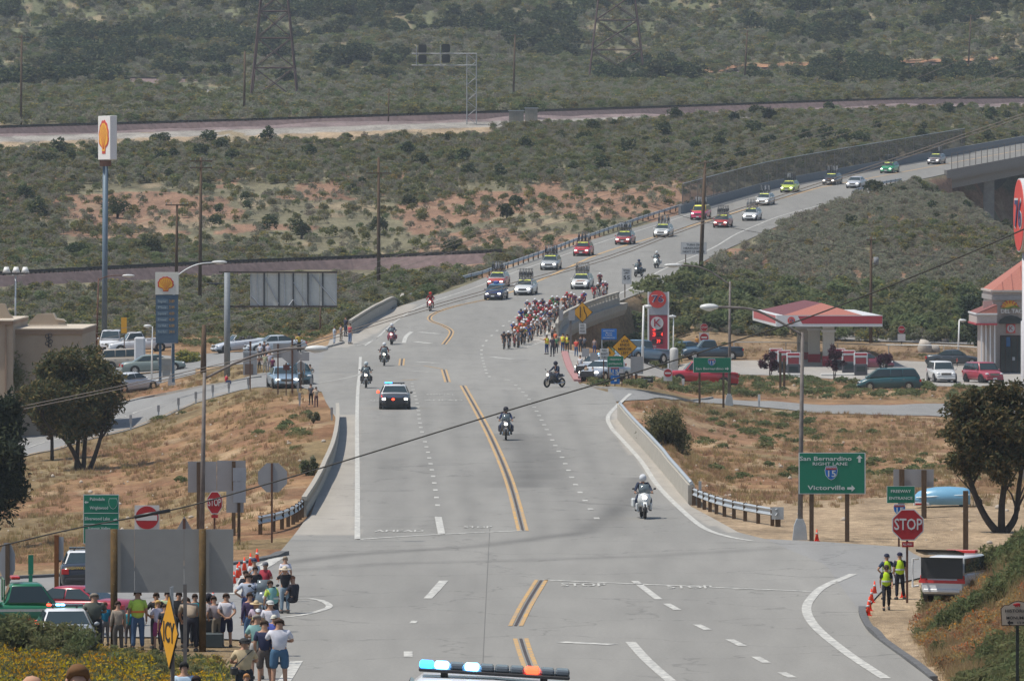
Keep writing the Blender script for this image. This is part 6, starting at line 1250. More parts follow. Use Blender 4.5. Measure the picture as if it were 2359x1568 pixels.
# ---------------------------------------------------------------- trees and single shrubs
BARK = mat('dark_bark', (.055, .042, .034), .9, var=.3, scale=5)
L_TREE = leaf_mat('juniper_leaf', (.072, .083, .040), .4, .3); L_TREE2 = leaf_mat('bronze_leaf', (.165, .125, .055), .35, .3); L_TREED = leaf_mat('deep_leaf', (.030, .042, .026), .3, .2)
L_PURP = leaf_mat('purple_plum_leaf', (.075, .028, .042), .3, .2)
def clump_points(rng, lumps, per):
    P = []
    for (x, y, z, rx, rz) in lumps:
        d = rng.normal(0, 1, (per, 3)); d /= np.linalg.norm(d, axis=1)[:, None]; r = rng.random(per)[:, None]**.45
        nz = 1+.35*np.sin(d[:, :1]*7+x)*np.cos(d[:, 2:]*6+z); P.append(np.array([x, y, z])+d*r*nz*np.array([rx, rx, rz]))
    return np.concatenate(P)
def tree(px, py, label, trunks, crown, n=7000, size=.085, mats_=(L_TREE, L_TREE2), f2=.45, Y=None, seed=1, trad=.17, cat='tree', name='tree', nl=26, lump=.30):
    """trunks: list of picture polylines from the root up; crown: (x0,y0,x1,y1) picture box"""
    b = hit(px, py) if Y is None else Vector(((px-CX)*Y/FP, Y, 0)); b.z = gz(b.x, b.y); t = thing(name, label, cat, b); L = lambda x, y: pt(x, y, b.y)-b; rng = np.random.default_rng(seed)
    for tr in trunks:
        q = [L(x, y) for x, y in tr]; dy = rng.uniform(-.4, .4); q = [v+Vector((0, dy*i, 0)) for i, v in enumerate(q)]; q = smooth_path(q); bm = BM(); tube(bm, q, [trad*(1-.7*i/len(q)) for i in range(len(q))], 7)
        for k in range(5):
            i = rng.integers(len(q)//3, len(q)-1); a = q[i]; e = a+Vector((rng.uniform(-1, 1), rng.uniform(-1, 1), rng.uniform(.5, 1.4)))*trad*6; tube(bm, [a, (a+e)/2+Vector((.05, 0, .1)), e], [trad*.35, trad*.22, .01], 5)
        part('trunk', bm, BARK, t)
    (x0, z1), (x1, z0) = [(v.x, v.z) for v in (L(crown[0], crown[1]), L(crown[2], crown[3]))]; cx_, cz_ = (x0+x1)/2, (z0+z1)/2; rx, rz = (x1-x0)/2, (z1-z0)/2; lumps = []
    for k in range(nl):
        a = rng.uniform(0, 6.28); e = rng.uniform(-1, 1); rr = rng.uniform(.35, .80); c = math.sqrt(1-e*e)
        lumps.append((cx_+math.cos(a)*c*rr*rx, math.sin(a)*c*rr*rx*.8, cz_+e*rr*rz, rx*lump*rng.uniform(.7, 1.3), rz*lump*rng.uniform(.7, 1.3)))
    P = clump_points(rng, lumps, n//nl); me = leaves_mesh('crown', P, size, list(mats_), rng, 1.7, .9, mi2=1 if len(mats_) > 1 else None, frac2=f2)
    o = obj('crown', me, t); return t
tree(178, 1082, 'dark multi-trunked tree with bronze-green crown beside the left ramp', [[(190, 1088), (170, 1040), (150, 1010), (110, 975), (90, 930)], [(175, 1088), (180, 1020), (185, 960), (175, 900)], [(192, 1088), (196, 1010), (205, 950), (200, 890)], [(205, 1086), (225, 1030), (240, 970), (250, 900)]], (40, 780, 310, 1035), 38000, .080, seed=3, trad=.15, nl=84, lump=.20)
tree(120, 1060, 'bronze-green bushy tree against the tan building, behind the multi-trunked tree', [[(120, 1060), (118, 980), (110, 920)]], (20, 842, 205, 1020), 14000, .085, (L_TREE2, L_TREE), .5, seed=4, trad=.12, nl=40, lump=.22)
tree(-45, 1262, 'black-green tree cut off by the left edge of the frame', [[(-45, 1262), (-48, 1150), (-40, 1050), (-30, 950)]], (-200, 845, 108, 1235), 34000, .085, (L_TREED, L_TREE), .25, seed=5, trad=.25, nl=80, lump=.21)
tree(-10, 1010, 'lighter green bushy tree in front of the tan building at the left edge', [[(-5, 1010), (0, 940), (5, 880)]], (-70, 790, 70, 960), 4000, .07, (L_OLIVE, L_GREEN), .4, seed=8, trad=.1, nl=20)
tree(2306, 1226, 'broad dark tree with forked trunks beside the dirt lot at right', [[(2300, 1228), (2270, 1190), (2240, 1120), (2225, 1050), (2215, 980)], [(2306, 1228), (2308, 1160), (2318, 1080), (2310, 980)], [(2312, 1228), (2340, 1190), (2350, 1120), (2365, 1040)]], (2135, 862, 2480, 1155), 30000, .066, (L_TREE2, L_TREE), .45, seed=9, trad=.16, nl=72, lump=.19)
tree(1548, 1094, 'large round olive bush behind the right parapet', [[(1545, 1094), (1535, 1040), (1528, 990)]], (1462, 925, 1592, 1105), 12000, .055, (L_OLIVE, L_TREE), .35, Y=354, seed=12, trad=.07, cat='bush', name='bush', nl=34, lump=.33)
tree(2300, 822, 'dark conifer mass behind the restaurant building', [[(2300, 822), (2300, 740)]], (2200, 640, 2350, 815), 9000, .14, (L_TREED, L_TREE), .3, seed=14, trad=.2, nl=26)
for k, (x, y, c, lb) in enumerate(((1772, 872, (1746, 802, 1800, 862), 'purple-leaved shrub left of the fuel pumps, biggest of three'), (1920, 874, (1896, 788, 1948, 860), 'tall purple-leaved shrub between the canopy columns and right pumps'), (2034, 860, (2016, 806, 2056, 846), 'small purple-leaved shrub behind the dark green minivan'))):
    tree(x, y, lb, [[(x, y), (x, y-25), (x-3, y-45)], [(x+2, y), (x+6, y-30)]], c, 1500, .075, (L_PURP,), 0, seed=20+k, trad=.05, cat='shrub', name='shrub', nl=14)
tree(722, 975, 'pale grey-green round bush beside the photographers', [[(722, 975), (722, 960)]], (706, 943, 742, 978), 1600, .05, (L_SAGE, L_GREEN), .5, seed=33, trad=.03, cat='bush', name='bush', nl=12)
tree(705, 1095, 'small grey-green bush below the left parapet', [[(705, 1098), (705, 1080)]], (680, 1050, 740, 1100), 1500, .05, (L_SAGE, L_GREEN), .5, seed=34, trad=.03, cat='bush', name='bush', nl=14)
tree(415, 838, 'round clipped hedge with reddish tips under the street lamp', [[(415, 838), (415, 825)]], (385, 800, 470, 842), 2500, .08, (L_GREEN, L_GOLD), .5, seed=35, trad=.03, cat='hedge', name='hedge', nl=16)
K1 = [(345, 594, 31, 25, 'below the left cut bank, right of the shell pylon'), (694, 550, 30, 21, 'in the middle of the red cut bank'), (872, 540, 30, 21, 'just right of the tall centre pole'), (1166, 506, 22, 18, 'beside the guardrail of the climb'), (1042, 588, 32, 18, 'above the lower railway end'), (172, 597, 40, 20, 'left of the shell pylon near the lower railway'),
      (270, 503, 32, 24, 'just right of the shell pylon pole'), (375, 335, 30, 16, 'at the edge of the railway gravel strip'), (812, 152, 38, 34, 'on the far slope, left of the signal bridge'), (1305, 138, 26, 24, 'on the far slope, left of the right lattice tower'), (1340, 330, 26, 17, 'below the railway cabinets'), (1222, 272, 30, 22, 'green clump behind the cabinets'),
      (1975, 335, 30, 17, 'over the tall fence'), (555, 122, 45, 28, 'under the left lattice tower'), (175, 130, 60, 26, 'large mass at upper left'), (1185, 478, 20, 13, 'by the climb shoulder'), (940, 478, 26, 15, 'above the tall centre pole'), (95, 380, 45, 14, 'under the railway gravel at far left')]
for k, (x, y, w_, h_, lb) in enumerate(K1):
    b = hit(x, y); s = FP/b.y; rng = np.random.default_rng(60+k); R = w_/s; H = h_*2.1/s; me = leaves_mesh('foliage', bush_points(900, rng, R*1.25, H, 9), .12*max(1, R/1.8), [L_DARK, L_OLIVE], rng, mi2=1, frac2=.2)
    t = thing('shrub', 'dark round shrub '+lb, 'shrub', b, group='dark shrubs on the hillsides'); obj('foliage', me, t); bm = BM(); tube(bm, [(0, 0, -.3), (.1, 0, H*.4)], .1*R, 5); part('stem', bm, BARK, t)
for k, (x, y, h) in enumerate(((1690, 286, 26), (1770, 282, 32), (1775, 275, 20))):
    b = hit(x, y); s = FP/b.y; t = thing('yucca', 'spiky dark yucca standing up before the upper railway, '+('left one', 'middle one', 'right one')[k], 'yucca', b, group='dark yuccas by the railway'); H = h/s; bm = BM(); tube(bm, [(0, 0, -.2), (0, 0, H*.6)], .2, 5); part('trunk', bm, BARK, t)
    rng = np.random.default_rng(90+k); obj('leaf_crown', leaves_mesh('leaf_crown', clump_points(rng, [(0, 0, H*.75, .7, .6), (.5, 0, H*.45, .5, .5), (-.5, .2, H*.5, .5, .5)], 90), .16, [L_TREED], rng, 2.5, 1), t)
# ---------------------------------------------------------------- fuel signs
YEL = mat('logo_yellow', (.72, .38, .02), .5, var=.03); LRED = mat('logo_red', (.50, .03, .02), .5, var=.03); SHBL = mat('slate_blue_panel', (.065, .105, .15), .6, var=.08)
def pecten(parent, cx_, cz_, R, y=-.0):
    def outline(k, sc=0):
        P = [(-.33*k, -.86*k), (.33*k, -.86*k), (.36*k, -.55*k)]
        for i in range(33): a = math.radians(-28+236*i/32); r = (1+(.035 if (i//2) % 2 else -.02)*sc)*k; P.append((r*math.cos(a)*.98, r*math.sin(a)*.90+.05*k))
        return P+[(-.36*k, -.55*k)]
    bm = BM(); prism(bm, [(cx_+a*R, cz_+b*R) for a, b in outline(1, 1)], y-.03, y, 'y'); part('emblem_rim', bm, LRED, parent)
    bm = BM(); prism(bm, [(cx_+a*R, cz_+b*R) for a, b in outline(.84, 1)], y-.05, y-.02, 'y'); part('emblem', bm, YEL, parent)
    for i in range(7):
        a = math.radians(28+124*i/6); bm = BM(); x0, z0, x1, z1 = cx_+.10*R*math.cos(a), cz_-.62*R, cx_+.76*R*math.cos(a), cz_+.70*R*math.sin(a); d = Vector((x1-x0, 0, z1-z0)); n_ = Vector((-d.z, 0, d.x)).normalized()*R*.022
        prism(bm, [(x0-n_.x*.4, z0-n_.z*.4), (x1-n_.x, z1-n_.z), (x1+n_.x, z1+n_.z), (x0+n_.x*.4, z0+n_.z*.4)], y-.06, y-.04, 'y'); part('rib', bm, LRED, parent)
b = Vector(((240-CX)*600/FP, 600, 0)); b.z = gz(b.x, b.y); t = thing('pylon_sign', 'very tall white shell fuel sign box on a blue-grey pole', 'fuel sign', b); L = lambda x, y: pt(x, y, 600)-b
bm = BM(); tube(bm, [(0, 0, -1), L(243, 372)], .24, 12); part('pole', bm, mat('blue_grey_pole', (.10, .15, .20), .55, .1), t)
c = L(247.5, 318); f = obj('sign_box', None, t, c, D2R(-71)); me = BM(); box(me, -1.95, 1.95, -.32, .32, -1.93, 1.93, bev=.03); f2_ = part('sign_box', me, mat('sign_box_white', (.66, .66, .66), .5, var=.03), t, loc=c, rz=D2R(-71)); bpy.data.objects.remove(f); f2_.name = 'sign_box'; pecten(f2_, 0, 0, 1.62, -.325)
bm = BM(); box(bm, -.5, .5, -.3, .3, -.5, 0); part('bracket', bm, RUST, t, loc=L(243, 370))
b = Vector(((384-CX)*470/FP, 470, 0)); b.z = gz(b.x, b.y); t = thing('price_sign', 'shell fuel price sign with white head and slate-blue price panels', 'fuel sign', b); L = lambda x, y: pt(x, y, 470)-b
def lbox(parent, x0, y0, x1, y1, d0, d1, m, name, L_): a, c_ = L_(x0, y1), L_(x1, y0); bm = BM(); box(bm, a.x, c_.x, d0, d1, a.z, c_.z, bev=0); return part(name, bm, m, parent)
lbox(t, 358, 627, 411, 678, -.25, .25, mat('sign_cream', (.60, .58, .52), .5, var=.03), 'head_box', L); lbox(t, 359, 679, 410, 790, -.23, .23, SHBL, 'price_box', L); c = L(382, 655); pecten(t, c.x, c.z, .56, -.255)
lbox(t, 366, 791, 372, 880, -.1, .1, SHBL, 'leg', L); lbox(t, 396, 791, 402, 880, -.1, .1, SHBL, 'leg', L)
for i, y in enumerate((694, 708, 722, 736, 750, 764)):
    lbox(t, 361, y-5.5, 388, y+4.5, -.24, -.22, mat('panel_edge_blue', (.10, .15, .20), .6), 'price_row', L); a = L(374, y); text(t, ('Regular', 'Plus', 'Supreme', 'Diesel', 'Car Wash', 'Food Mart')[i], .22, a.x, -.245, a.z, mat('pale_blue_letter', (.30, .36, .38), .6), w=.55)
    a = L(396, y); text(t, ('3.89', '3.99', '4.09', '4.39', '6.00', '24 H')[i], .28, a.x, -.24, a.z, mat('amber_digits', (.40, .22, .05), .5), w=.36)
# billboard seen from behind
b = hit(523, 868); t = thing('billboard', 'wide billboard seen from behind, cantilevered from a thick grey post', 'billboard', b); L = lambda x, y: pt(x, y, b.y)-b; bm = BM(); tube(bm, [(0, 0, -.5), L(523, 628)], .22, 12); part('post', bm, mat('post_bluegrey', (.20, .22, .24), .6, .1), t)
for i in range(5): lbox(t, 576+40*i, 628, 615.3+40*i, 705, .30, .36, mat('billboard_back', (.52, .52, .49), .7, var=.08), 'panel', L)
for y in (627, 706): lbox(t, 504, y-2, 777, y+2, .10, .28, mat('dark_steel_beam', (.07, .055, .05), .7), 'beam', L)
for x in (577, 592, 608, 642, 655, 675, 709, 716, 743, 774): lbox(t, x-(1.6 if x in (608, 642, 675, 709, 743) else .9), 629, x+(1.6 if x in (608, 642, 675, 709, 743) else .9), 706, .18, .29, mat('rib_steel', (.055, .06, .065), .6) if x in (608, 642, 675, 709, 743) else ALU, 'rib', L)
for x0, y0, x1, y1 in ((577, 680, 600, 706), (610, 640, 642, 700), (675, 650, 709, 704), (718, 632, 774, 700), (665, 704, 675, 690), (685, 704, 675, 690)): a, c_ = L(x0, y0), L(x1, y1); bm = BM(); tube(bm, [(a.x, .2, a.z), (c_.x, .2, c_.z)], .045, 4); part('brace', bm, ALU, t)
# tan stucco building at the left edge
STUC = mat('tan_stucco', (.36, .29, .22), .9, var=.08, scale=1.2); STUD = mat('dark_stucco_band', (.28, .20, .145), .9, var=.08); CAP = mat('pale_coping', (.52, .45, .36), .8)
b = Vector(((80-CX)*440/FP, 440, 0)); b.z = gz(b.x, b.y)-.5; t = thing('stucco_building', 'low tan stucco building with curved gables behind the left trees', 'building', b); L = lambda x, y: pt(x, y, 440)-b
lbox(t, 31, 769, 190, 1060, 0, 14, STUC, 'wall', L); lbox(t, 30, 759, 191, 770, -.12, 14.1, STUD, 'band', L); lbox(t, 29, 756, 192, 759, -.2, 14.2, CAP, 'coping', L); lbox(t, -260, 745, 36, 1060, -2.5, 11, STUC, 'front_block', L); lbox(t, -262, 738, 37, 746, -2.7, 11.2, STUD, 'front_band', L); lbox(t, -263, 735, 38, 738, -2.8, 11.3, CAP, 'front_coping', L); lbox(t, 18, 746, 22, 900, -2.6, -2.45, STUD, 'pilaster', L)
def gable(pp, y0, y1, m, nm): bm = BM(); prism(bm, [(L(x, y).x, L(x, y).z) for x, y in pp[::-1]], y0, y1, 'y'); part(nm, bm, m, t)
gable([(52, 752), (52, 745), (60, 738), (70, 728), (86, 726), (108, 726), (114, 738), (134, 741), (136, 752)], 6, 6.6, STUC, 'gable'); gable([(107, 725), (110, 725), (116, 737), (132, 739), (138, 745), (134, 743), (114, 740)], 5.9, 6.7, CAP, 'gable_coping'); lbox(t, 50, 751, 138, 754, 5.8, 6.8, CAP, 'gable_ledge', L)
gable([(-60, 736), (-50, 715), (-20, 700), (4, 702), (12, 722), (22, 734), (24, 736)], 3, 3.6, STUC, 'gable')
IRON = mat('wrought_iron', (.03, .03, .035), .6)
bm = BM(); [ring(bm, (L(x, y).x, -.18, L(x, y).z), .12, .022, 'y', 12, 4) for x, y in ((109, 774), (116, 772), (112, 782), (117, 786), (109, 791), (115, 795))]; tube(bm, [(L(112, 768).x, -.18, L(112, 768).z), (L(113, 800).x, -.18, L(113, 800).z)], .03, 4); part('iron_ornament', bm, IRON, t)
b = hit(322, 852); t = thing('white_column', 'white rounded column standing among the parked cars at left', 'column', b); bm = BM(); H = (852-776)/(FP/b.y); w_ = 12.5/(FP/b.y); box(bm, -w_, w_, -w_, w_, -.2, H, bev=.12); part('shaft', bm, mat('column_white', (.50, .51, .53), .6, var=.04), t); bm = BM(); box(bm, -w_*1.1, w_*1.1, -w_*1.1, w_*1.1, -.1, .25); part('foot', bm, CONC, t)
b = hit(575, 866); t = thing('roadside_cabinet', 'grey box cabinet beside the ramp behind the spectators', 'cabinet', b); L = lambda x, y: pt(x, y, b.y)-b; lbox(t, 560, 812, 591, 864, 0, .8, SGR, 'box', L); lbox(t, 559, 809, 592, 813, -.05, .85, ALU, 'lid', L); lbox(t, 564, 838, 583, 862, -.03, 0, mat('rust_panel', (.14, .10, .08), .8), 'door', L)
b = hit(383, 868); t = thing('concrete_pedestal', 'tapered grey concrete pedestal at the foot of the street lamp by the hedge', 'pedestal', b); bm = BM(); loft(bm, [[(-a, -a*.6, z), (a, -a*.6, z), (a, a*.6, z), (-a, a*.6, z)] for a, z in ((.30, -.2), (.30, .5), (.62, .9), (.62, 1.35))], smooth=False); part('block', bm, CONCD, t); bm = BM(); box(bm, -.7, .7, -.45, .45, 1.35, 1.45); part('cap', bm, CONC, t)
# red price pylon with number discs
b = Vector(((1516-CX)*560/FP, 560, 0)); b.z = gz(b.x, b.y); t = thing('price_pylon', 'tall red and white fuel price pylon with round number disc and K disc', 'fuel sign', b); L = lambda x, y: pt(x, y, 560)-b
WRED = mat('pylon_red', (.33, .03, .055), .5, var=.05); lbox(t, 1495, 673, 1537, 725, -.2, .2, mat('pylon_grey', (.36, .37, .40), .5), 'head_panel', L); lbox(t, 1495, 726, 1538, 812, -.19, .19, WRED, 'price_panel', L)
for x in (1493, 1539): lbox(t, x-1.8, 672, x+1.8, 880, -.22, .22, WHITE, 'upright', L)
DISC = mat('disc_red', (.58, .05, .04), .5, var=.03); NAVY = mat('numeral_navy', (.02, .03, .13), .5)
def disc76(parent, c, R, y=-.22):
    bm = BM(); prism(bm, circle(R, 28, c.x, c.z), y-.05, y, 'y'); part('disc', bm, DISC, parent); bm = BM()
    text(parent, '76', R*1.22, c.x, y-.06, c.z, SWH, w=R*1.42, depth=.008).data.materials[0] = SWH; text(parent, '76', R*1.05, c.x+.01, y-.09, c.z, NAVY, w=R*1.2, depth=.006)
disc76(t, L(1514, 689), .72)
c = L(1513, 744); bm = BM(); prism(bm, circle(.52, 28, c.x, c.z), -.24, -.19, 'y'); part('disc', bm, SWH, t); text(t, 'K', .88, c.x, -.26, c.z, WRED, w=.58, depth=.012)
LED = mat('led_red', (1, .05, .03), emis=1.6, var=0); DKP = mat('price_window', (.06, .03, .035), .6)
for i, (y, s1, x1, s2, x2) in enumerate(((757, '3', 1506, '09', 1521), (770, '3', 1506, '4', 1524), (786, '', 1506, '39', 1516))):
    lbox(t, 1511 if s1 else 1501, y-5, 1526, y+6, -.215, -.19, DKP, 'digit_window', L); 
    if s1: a = L(x1, y); text(t, s1, .46, a.x, -.23, a.z, LED, w=.24)
    if s2: a = L(x2, y); text(t, s2, .40, a.x, -.23, a.z, LED if i else DKP, w=.3 if len(s2) > 1 else .15)
a = L(1505, 798); text(t, 'ATM', .22, a.x, -.21, a.z, SILV, w=.42); lbox(t, 1500, 802, 1527, 813, -.215, -.19, DISC, 'restaurant_panel', L); a = L(1514, 808); text(t, 'Del Taco', .18, a.x, -.23, a.z, SILV, w=.6)
b_ = hit(1552, 862); t = thing('white_canister', 'white upright tank with rounded top right of the price pylon', 'tank', b_); s = FP/b_.y; bm = BM(); H = 62/s; tube(bm, [(0, 0, -.2), (0, 0, H*.9), (0, 0, H*.97), (0, 0, H)], [10/s, 10/s, 8/s, 2/s], 14); part('shell', bm, mat('tank_white', (.50, .49, .47), .6), t); bm = BM(); box(bm, -.45, .45, -.45, .45, -.3, .1); part('plinth', bm, CONC, t)
# fuel canopy
Yc = 600; b = Vector(((1900-CX)*Yc/FP, Yc, 0)); b.z = gz(b.x, b.y); t = thing('fuel_canopy', 'red and white fuel station canopy with salmon hip roof', 'canopy', b); L = lambda x, y: pt(x, y, Yc)-b
A, B_ = L(1790, 752), L(2032, 726); x0, x1, z0, z1 = A.x, B_.x, A.z, B_.z; dpt = 30; sk = -1.0; SAL = mat('salmon_tile', (.36, .14, .105), .8, var=.1); DTIL = SAL
FW = mat('fascia_white', (.60, .60, .60), .5, var=.04); FR = mat('fascia_red', (.36, .03, .045), .5, var=.05)
def quad(nm, P, m, parent, th=.0):
    bm = BM(); v = [bm.verts.new(p) for p in P]; bm.faces.new(v); o = part(nm, bm, m, parent)
    if th: md = o.modifiers.new('thick', 'SOLIDIFY'); md.thickness = th
    return o
bm = BM(); prism(bm, [(x0, 0), (x1, 0), (x1+sk, dpt), (x0+sk, dpt)], z0+.02, z1-.02, 'z'); part('soffit', bm, FW, t)
lbox(t, 1790, 726, 2032, 752, -.12, -.003, FW, 'front_fascia', L); h = z1-z0; xs = L(1837, 0).x; bm = BM(); prism(bm, [(xs, z0+h*.93), (xs+.4, z0+h*.25), (x1-.02, z0+h*.25), (x1-.02, z0+h*.93)][::-1], -.135, -.115, 'y'); part('red_band', bm, FR, t)
bm = BM(); prism(bm, [(-.12, 0), (0, 0), (sk, dpt), (sk-.12, dpt)], z0, z1, 'z'); part('side_fascia', bm, FW, t, loc=(x0, 0, 0)); bm = BM(); prism(bm, [(-.14, .5), (-.115, .5), (sk*.95-.115, dpt*.95), (sk*.95-.14, dpt*.95)], z0+h*.25, z0+h*.95, 'z'); part('side_red_band', bm, mat('faded_red_band', (.45, .12, .12), .6), t, loc=(x0, 0, 0)); disc76(t, L(1822, 738), .33, -.14)
bx0, bx1, zz = L(1806, 0).x, L(1985, 0).x, z1+.01; ax = L(1898, 0).x; az = L(0, 700).z
for nm, P, m in (('roof_front', [(bx0, .3, zz), (bx1, .3, zz), (ax, 5.5, az)], SAL), ('roof_left', [(bx0, .3, zz), (ax, 5.5, az), (ax+sk*.8, 22, az+.0), (bx0+sk, 28, zz)], mat('shade_maroon_tile', (.15, .055, .06), .8, var=.15)), ('roof_right', [(bx1, .3, zz), (bx1+sk, 28, zz), (ax+sk*.8, 22, az), (ax, 5.5, az)], mat('white_metal_roof', (.55, .57, .58), .5)), ('roof_back', [(bx0+sk, 28, zz), (ax+sk*.8, 22, az), (bx1+sk, 28, zz)], SAL)): quad(nm, P, m, t, .05)  # shade of the left slope is put into a darker maroon tile
for x, dy in ((1868, 17), (1887, 10), (1912, 3)):
    c = L(x, 800).x; bm = BM(); box(bm, c-.50, c+.50, dy, dy+1.0, .95, z0+.02); part('column', bm, mat('column_beige', (.55, .52, .47), .7, var=.05), t); bm = BM(); box(bm, c-.55, c+.55, dy-.05, dy+1.05, -.1, .95); part('column_base', bm, FR, t); bm = BM(); box(bm, c-.62, c+.62, dy-.12, dy+1.12, z0-.55, z0-.35); part('column_trim', bm, FW, t)
def pump(px, py, label):
    b = hit(px, py); t = thing('fuel_pump', label, 'fuel pump', b, group='fuel pumps under the canopy'); bm = BM(); box(bm, -.55, .55, -.35, .35, -.1, 1.0, bev=.03); part('cabinet', bm, mat('pump_dark', (.06, .06, .07), .5), t); bm = BM(); box(bm, -.57, .57, -.37, .37, 1.55, 1.95, bev=.02); part('crown', bm, FW, t); bm = BM(); box(bm, -.5, .5, -.385, -.365, 1.72, 1.92); part('crown_band', bm, FR, t)
    for s in (-1, 1): bm = BM(); box(bm, s*.52-.05, s*.52+.05, -.33, .33, .9, 1.56); part('upright', bm, FW, t)
    bm = BM(); box(bm, -.45, .45, -.3, .3, 1.0, 1.5); part('display', bm, mat('pump_red', (.30, .04, .05), .5), t); bm = BM(); box(bm, -.38, .38, -.37, -.35, .35, .8); part('screen', bm, GLASS, t); bm = BM(); tube(bm, [(.58, 0, 1.5), (.72, -.1, 1.0), (.62, -.1, .5), (.56, -.1, .8)], .025, 5); part('hose', bm, BLACK, t)
for i, (x, y) in enumerate(((1787, 854), (1806, 859), (1827, 865), (1931, 854), (1954, 859), (1982, 865))): pump(x, y, 'fuel pump '+('farthest of the left row', 'middle of the left row', 'nearest of the left row', 'farthest of the right row', 'middle of the right row', 'nearest of the right row')[i])
for x0_, x1_, y in ((1795, 1850, 866), (1890, 2010, 866)):
    a, c_ = hit(x0_, y), hit(x1_, y); bm = BM(); box(bm, a.x, c_.x, a.y-.5, a.y+.7, a.z-.2, a.z+.22, bev=.04); o = part('pump_island', bm, mat('island_white', (.52, .51, .48), .8), None); tag(o, 'low white concrete pump island, '+('left one' if x0_ == 1795 else 'right one')+' under the canopy', 'kerb island')
# restaurant at the right edge
Yb = 585; b = Vector(((2330-CX)*Yb/FP, Yb, 0)); b.z = gz(b.x, b.y); t = thing('restaurant_building', 'beige restaurant and shop building with salmon roof at the right edge', 'building', b); L = lambda x, y: pt(x, y, Yb)-b
BEI = mat('beige_wall', (.42, .355, .315), .85, var=.06); lbox(t, 2287, 690, 2560, 900, 0, 12, BEI, 'wall', L); lbox(t, 2283, 681, 2562, 691, -.25, 12.2, mat('grey_cornice', (.30, .28, .27), .8), 'cornice', L); lbox(t, 2285, 672, 2561, 681.5, -.1, 12.1, BEI, 'frieze', L); lbox(t, 2281, 668, 2564, 672.5, -.35, 12.3, mat('cornice_pale', (.45, .40, .36), .8), 'upper_cornice', L)
P0, P1, PA = L(2286, 668), L(2562, 668), L(2424, 560)
for nm, P in (('roof_front', [(P0.x, -.2, P0.z), (P1.x, -.2, P1.z), (PA.x, 6, PA.z)]), ('roof_left', [(P0.x, -.2, P0.z), (PA.x, 6, PA.z), (P0.x, 12, P0.z)]), ('roof_right', [(P1.x, -.2, P1.z), (P1.x, 12, P1.z), (PA.x, 6, PA.z)])): quad(nm, P, SAL, t, .05)
for k in range(1, 12): f = k/12; a = Vector((P0.x+(P1.x-P0.x)*f, -.22, P0.z)); e = Vector((a.x, -.2+6.2*min(f, 1-f)*2, P0.z+(PA.z-P0.z)*min(f, 1-f)*2)); bm = BM(); tube(bm, [a+Vector((0, 0, .03)), e+Vector((0, 0, .03))], .03, 4); part('roof_seam', bm, mat('seam_red', (.30, .11, .09), .7), t)
c = L(2325, 706); bm = BM(); prism(bm, [(c.x+.72*math.cos(a), c.z-.1+.62*math.sin(a)) for a in np.linspace(0, math.pi, 14)], -.14, -.02, 'y'); part('sun_emblem', bm, YEL, t); bm = BM()
for k in range(7): a = math.pi*(k+.5)/7; prism(bm, [(c.x+r*math.cos(a+da), c.z-.1+r*.85*math.sin(a+da)) for r, da in ((.45, -.12), (.80, -.05), (.80, .05), (.45, .12))], -.18, -.12, 'y')
part('sun_rays', bm, LRED, t); bm = BM(); prism(bm, [(c.x-.75, c.z-.15), (c.x-.2, c.z-.25), (c.x+.4, c.z-.05), (c.x+1.0, c.z-.22), (c.x+.5, c.z+.12), (c.x-.2, c.z-.08)], -.2, -.14, 'y'); part('hill_emblem', bm, mat('emblem_green', (.14, .20, .03), .6), t)
a = L(2334, 717); text(t, 'DEL TACO', .48, a.x, -.32, a.z, SWH, w=2.2, depth=.05)
bm = BM(); c = L(2328, 740); prism(bm, [(c.x+1.05*math.cos(a), c.z-.2+.7*math.sin(a)) for a in np.linspace(0, math.pi, 14)], -.35, -.02, 'y'); part('arched_awning', bm, mat('dark_awning', (.03, .035, .035), .7), t); lbox(t, 2317, 746, 2338, 767, -.12, -.02, DISC, 'shop_sign', L); c = L(2327.5, 756.5); bm = BM(); prism(bm, circle(.33, 22, c.x, c.z), -.15, -.11, 'y'); part('disc', bm, SWH, t); text(t, 'K', .55, c.x, -.16, c.z, WRED, w=.36)
lbox(t, 2303, 772, 2372, 866, -.06, -.01, mat('dark_brown_frame', (.05, .03, .025), .6), 'shopfront_frame', L)
for x0_, x1_ in ((2305, 2314), (2316, 2328), (2330, 2342), (2344, 2356), (2358, 2370)): lbox(t, x0_, 776, x1_, 862, -.09, -.05, GLASS, 'window', L)
lbox(t, 2317, 776, 2326, 798, -.11, -.085, mat('poster_blue', (.05, .14, .30), .6), 'poster', L); lbox(t, 2331, 822, 2337, 830, -.11, -.085, SWH, 'sticker', L)
SF = mat('wing_fascia', (.42, .36, .33), .7); lbox(t, 2240, 722, 2286, 742, -5, 5, SF, 'wing_fascia', L); lbox(t, 2238, 742, 2287, 746, -5.1, 5.1, FR, 'wing_red_trim', L); lbox(t, 2238, 719, 2287, 722.5, -5.15, 5.15, FW, 'wing_coping', L); a, e = L(2241, 719), L(2287, 700)
quad('wing_roof', [(a.x, -4.9, a.z), (e.x, -4.9, e.z), (e.x, 4.9, e.z), (a.x, 4.9, a.z)], mat('mansard_brown', (.20, .08, .07), .8, var=.15), t, .05); quad('wing_gable', [(a.x, -4.9, a.z), (e.x, -4.9, a.z), (e.x, -4.9, e.z)], SAL, t, .05); lbox(t, 2262, 693, 2283, 712, -1, -.6, mat('pink_fin', (.50, .34, .30), .7), 'roof_fin', L); lbox(t, 2258, 746, 2287, 866, -3.5, 4, BEI, 'wing_wall', L)
for x in (2252, 2262, 2272, 2282): lbox(t, x-1.3, 746, x+1.3, 862, -4.6, -4.2, FW, 'wing_post', L)
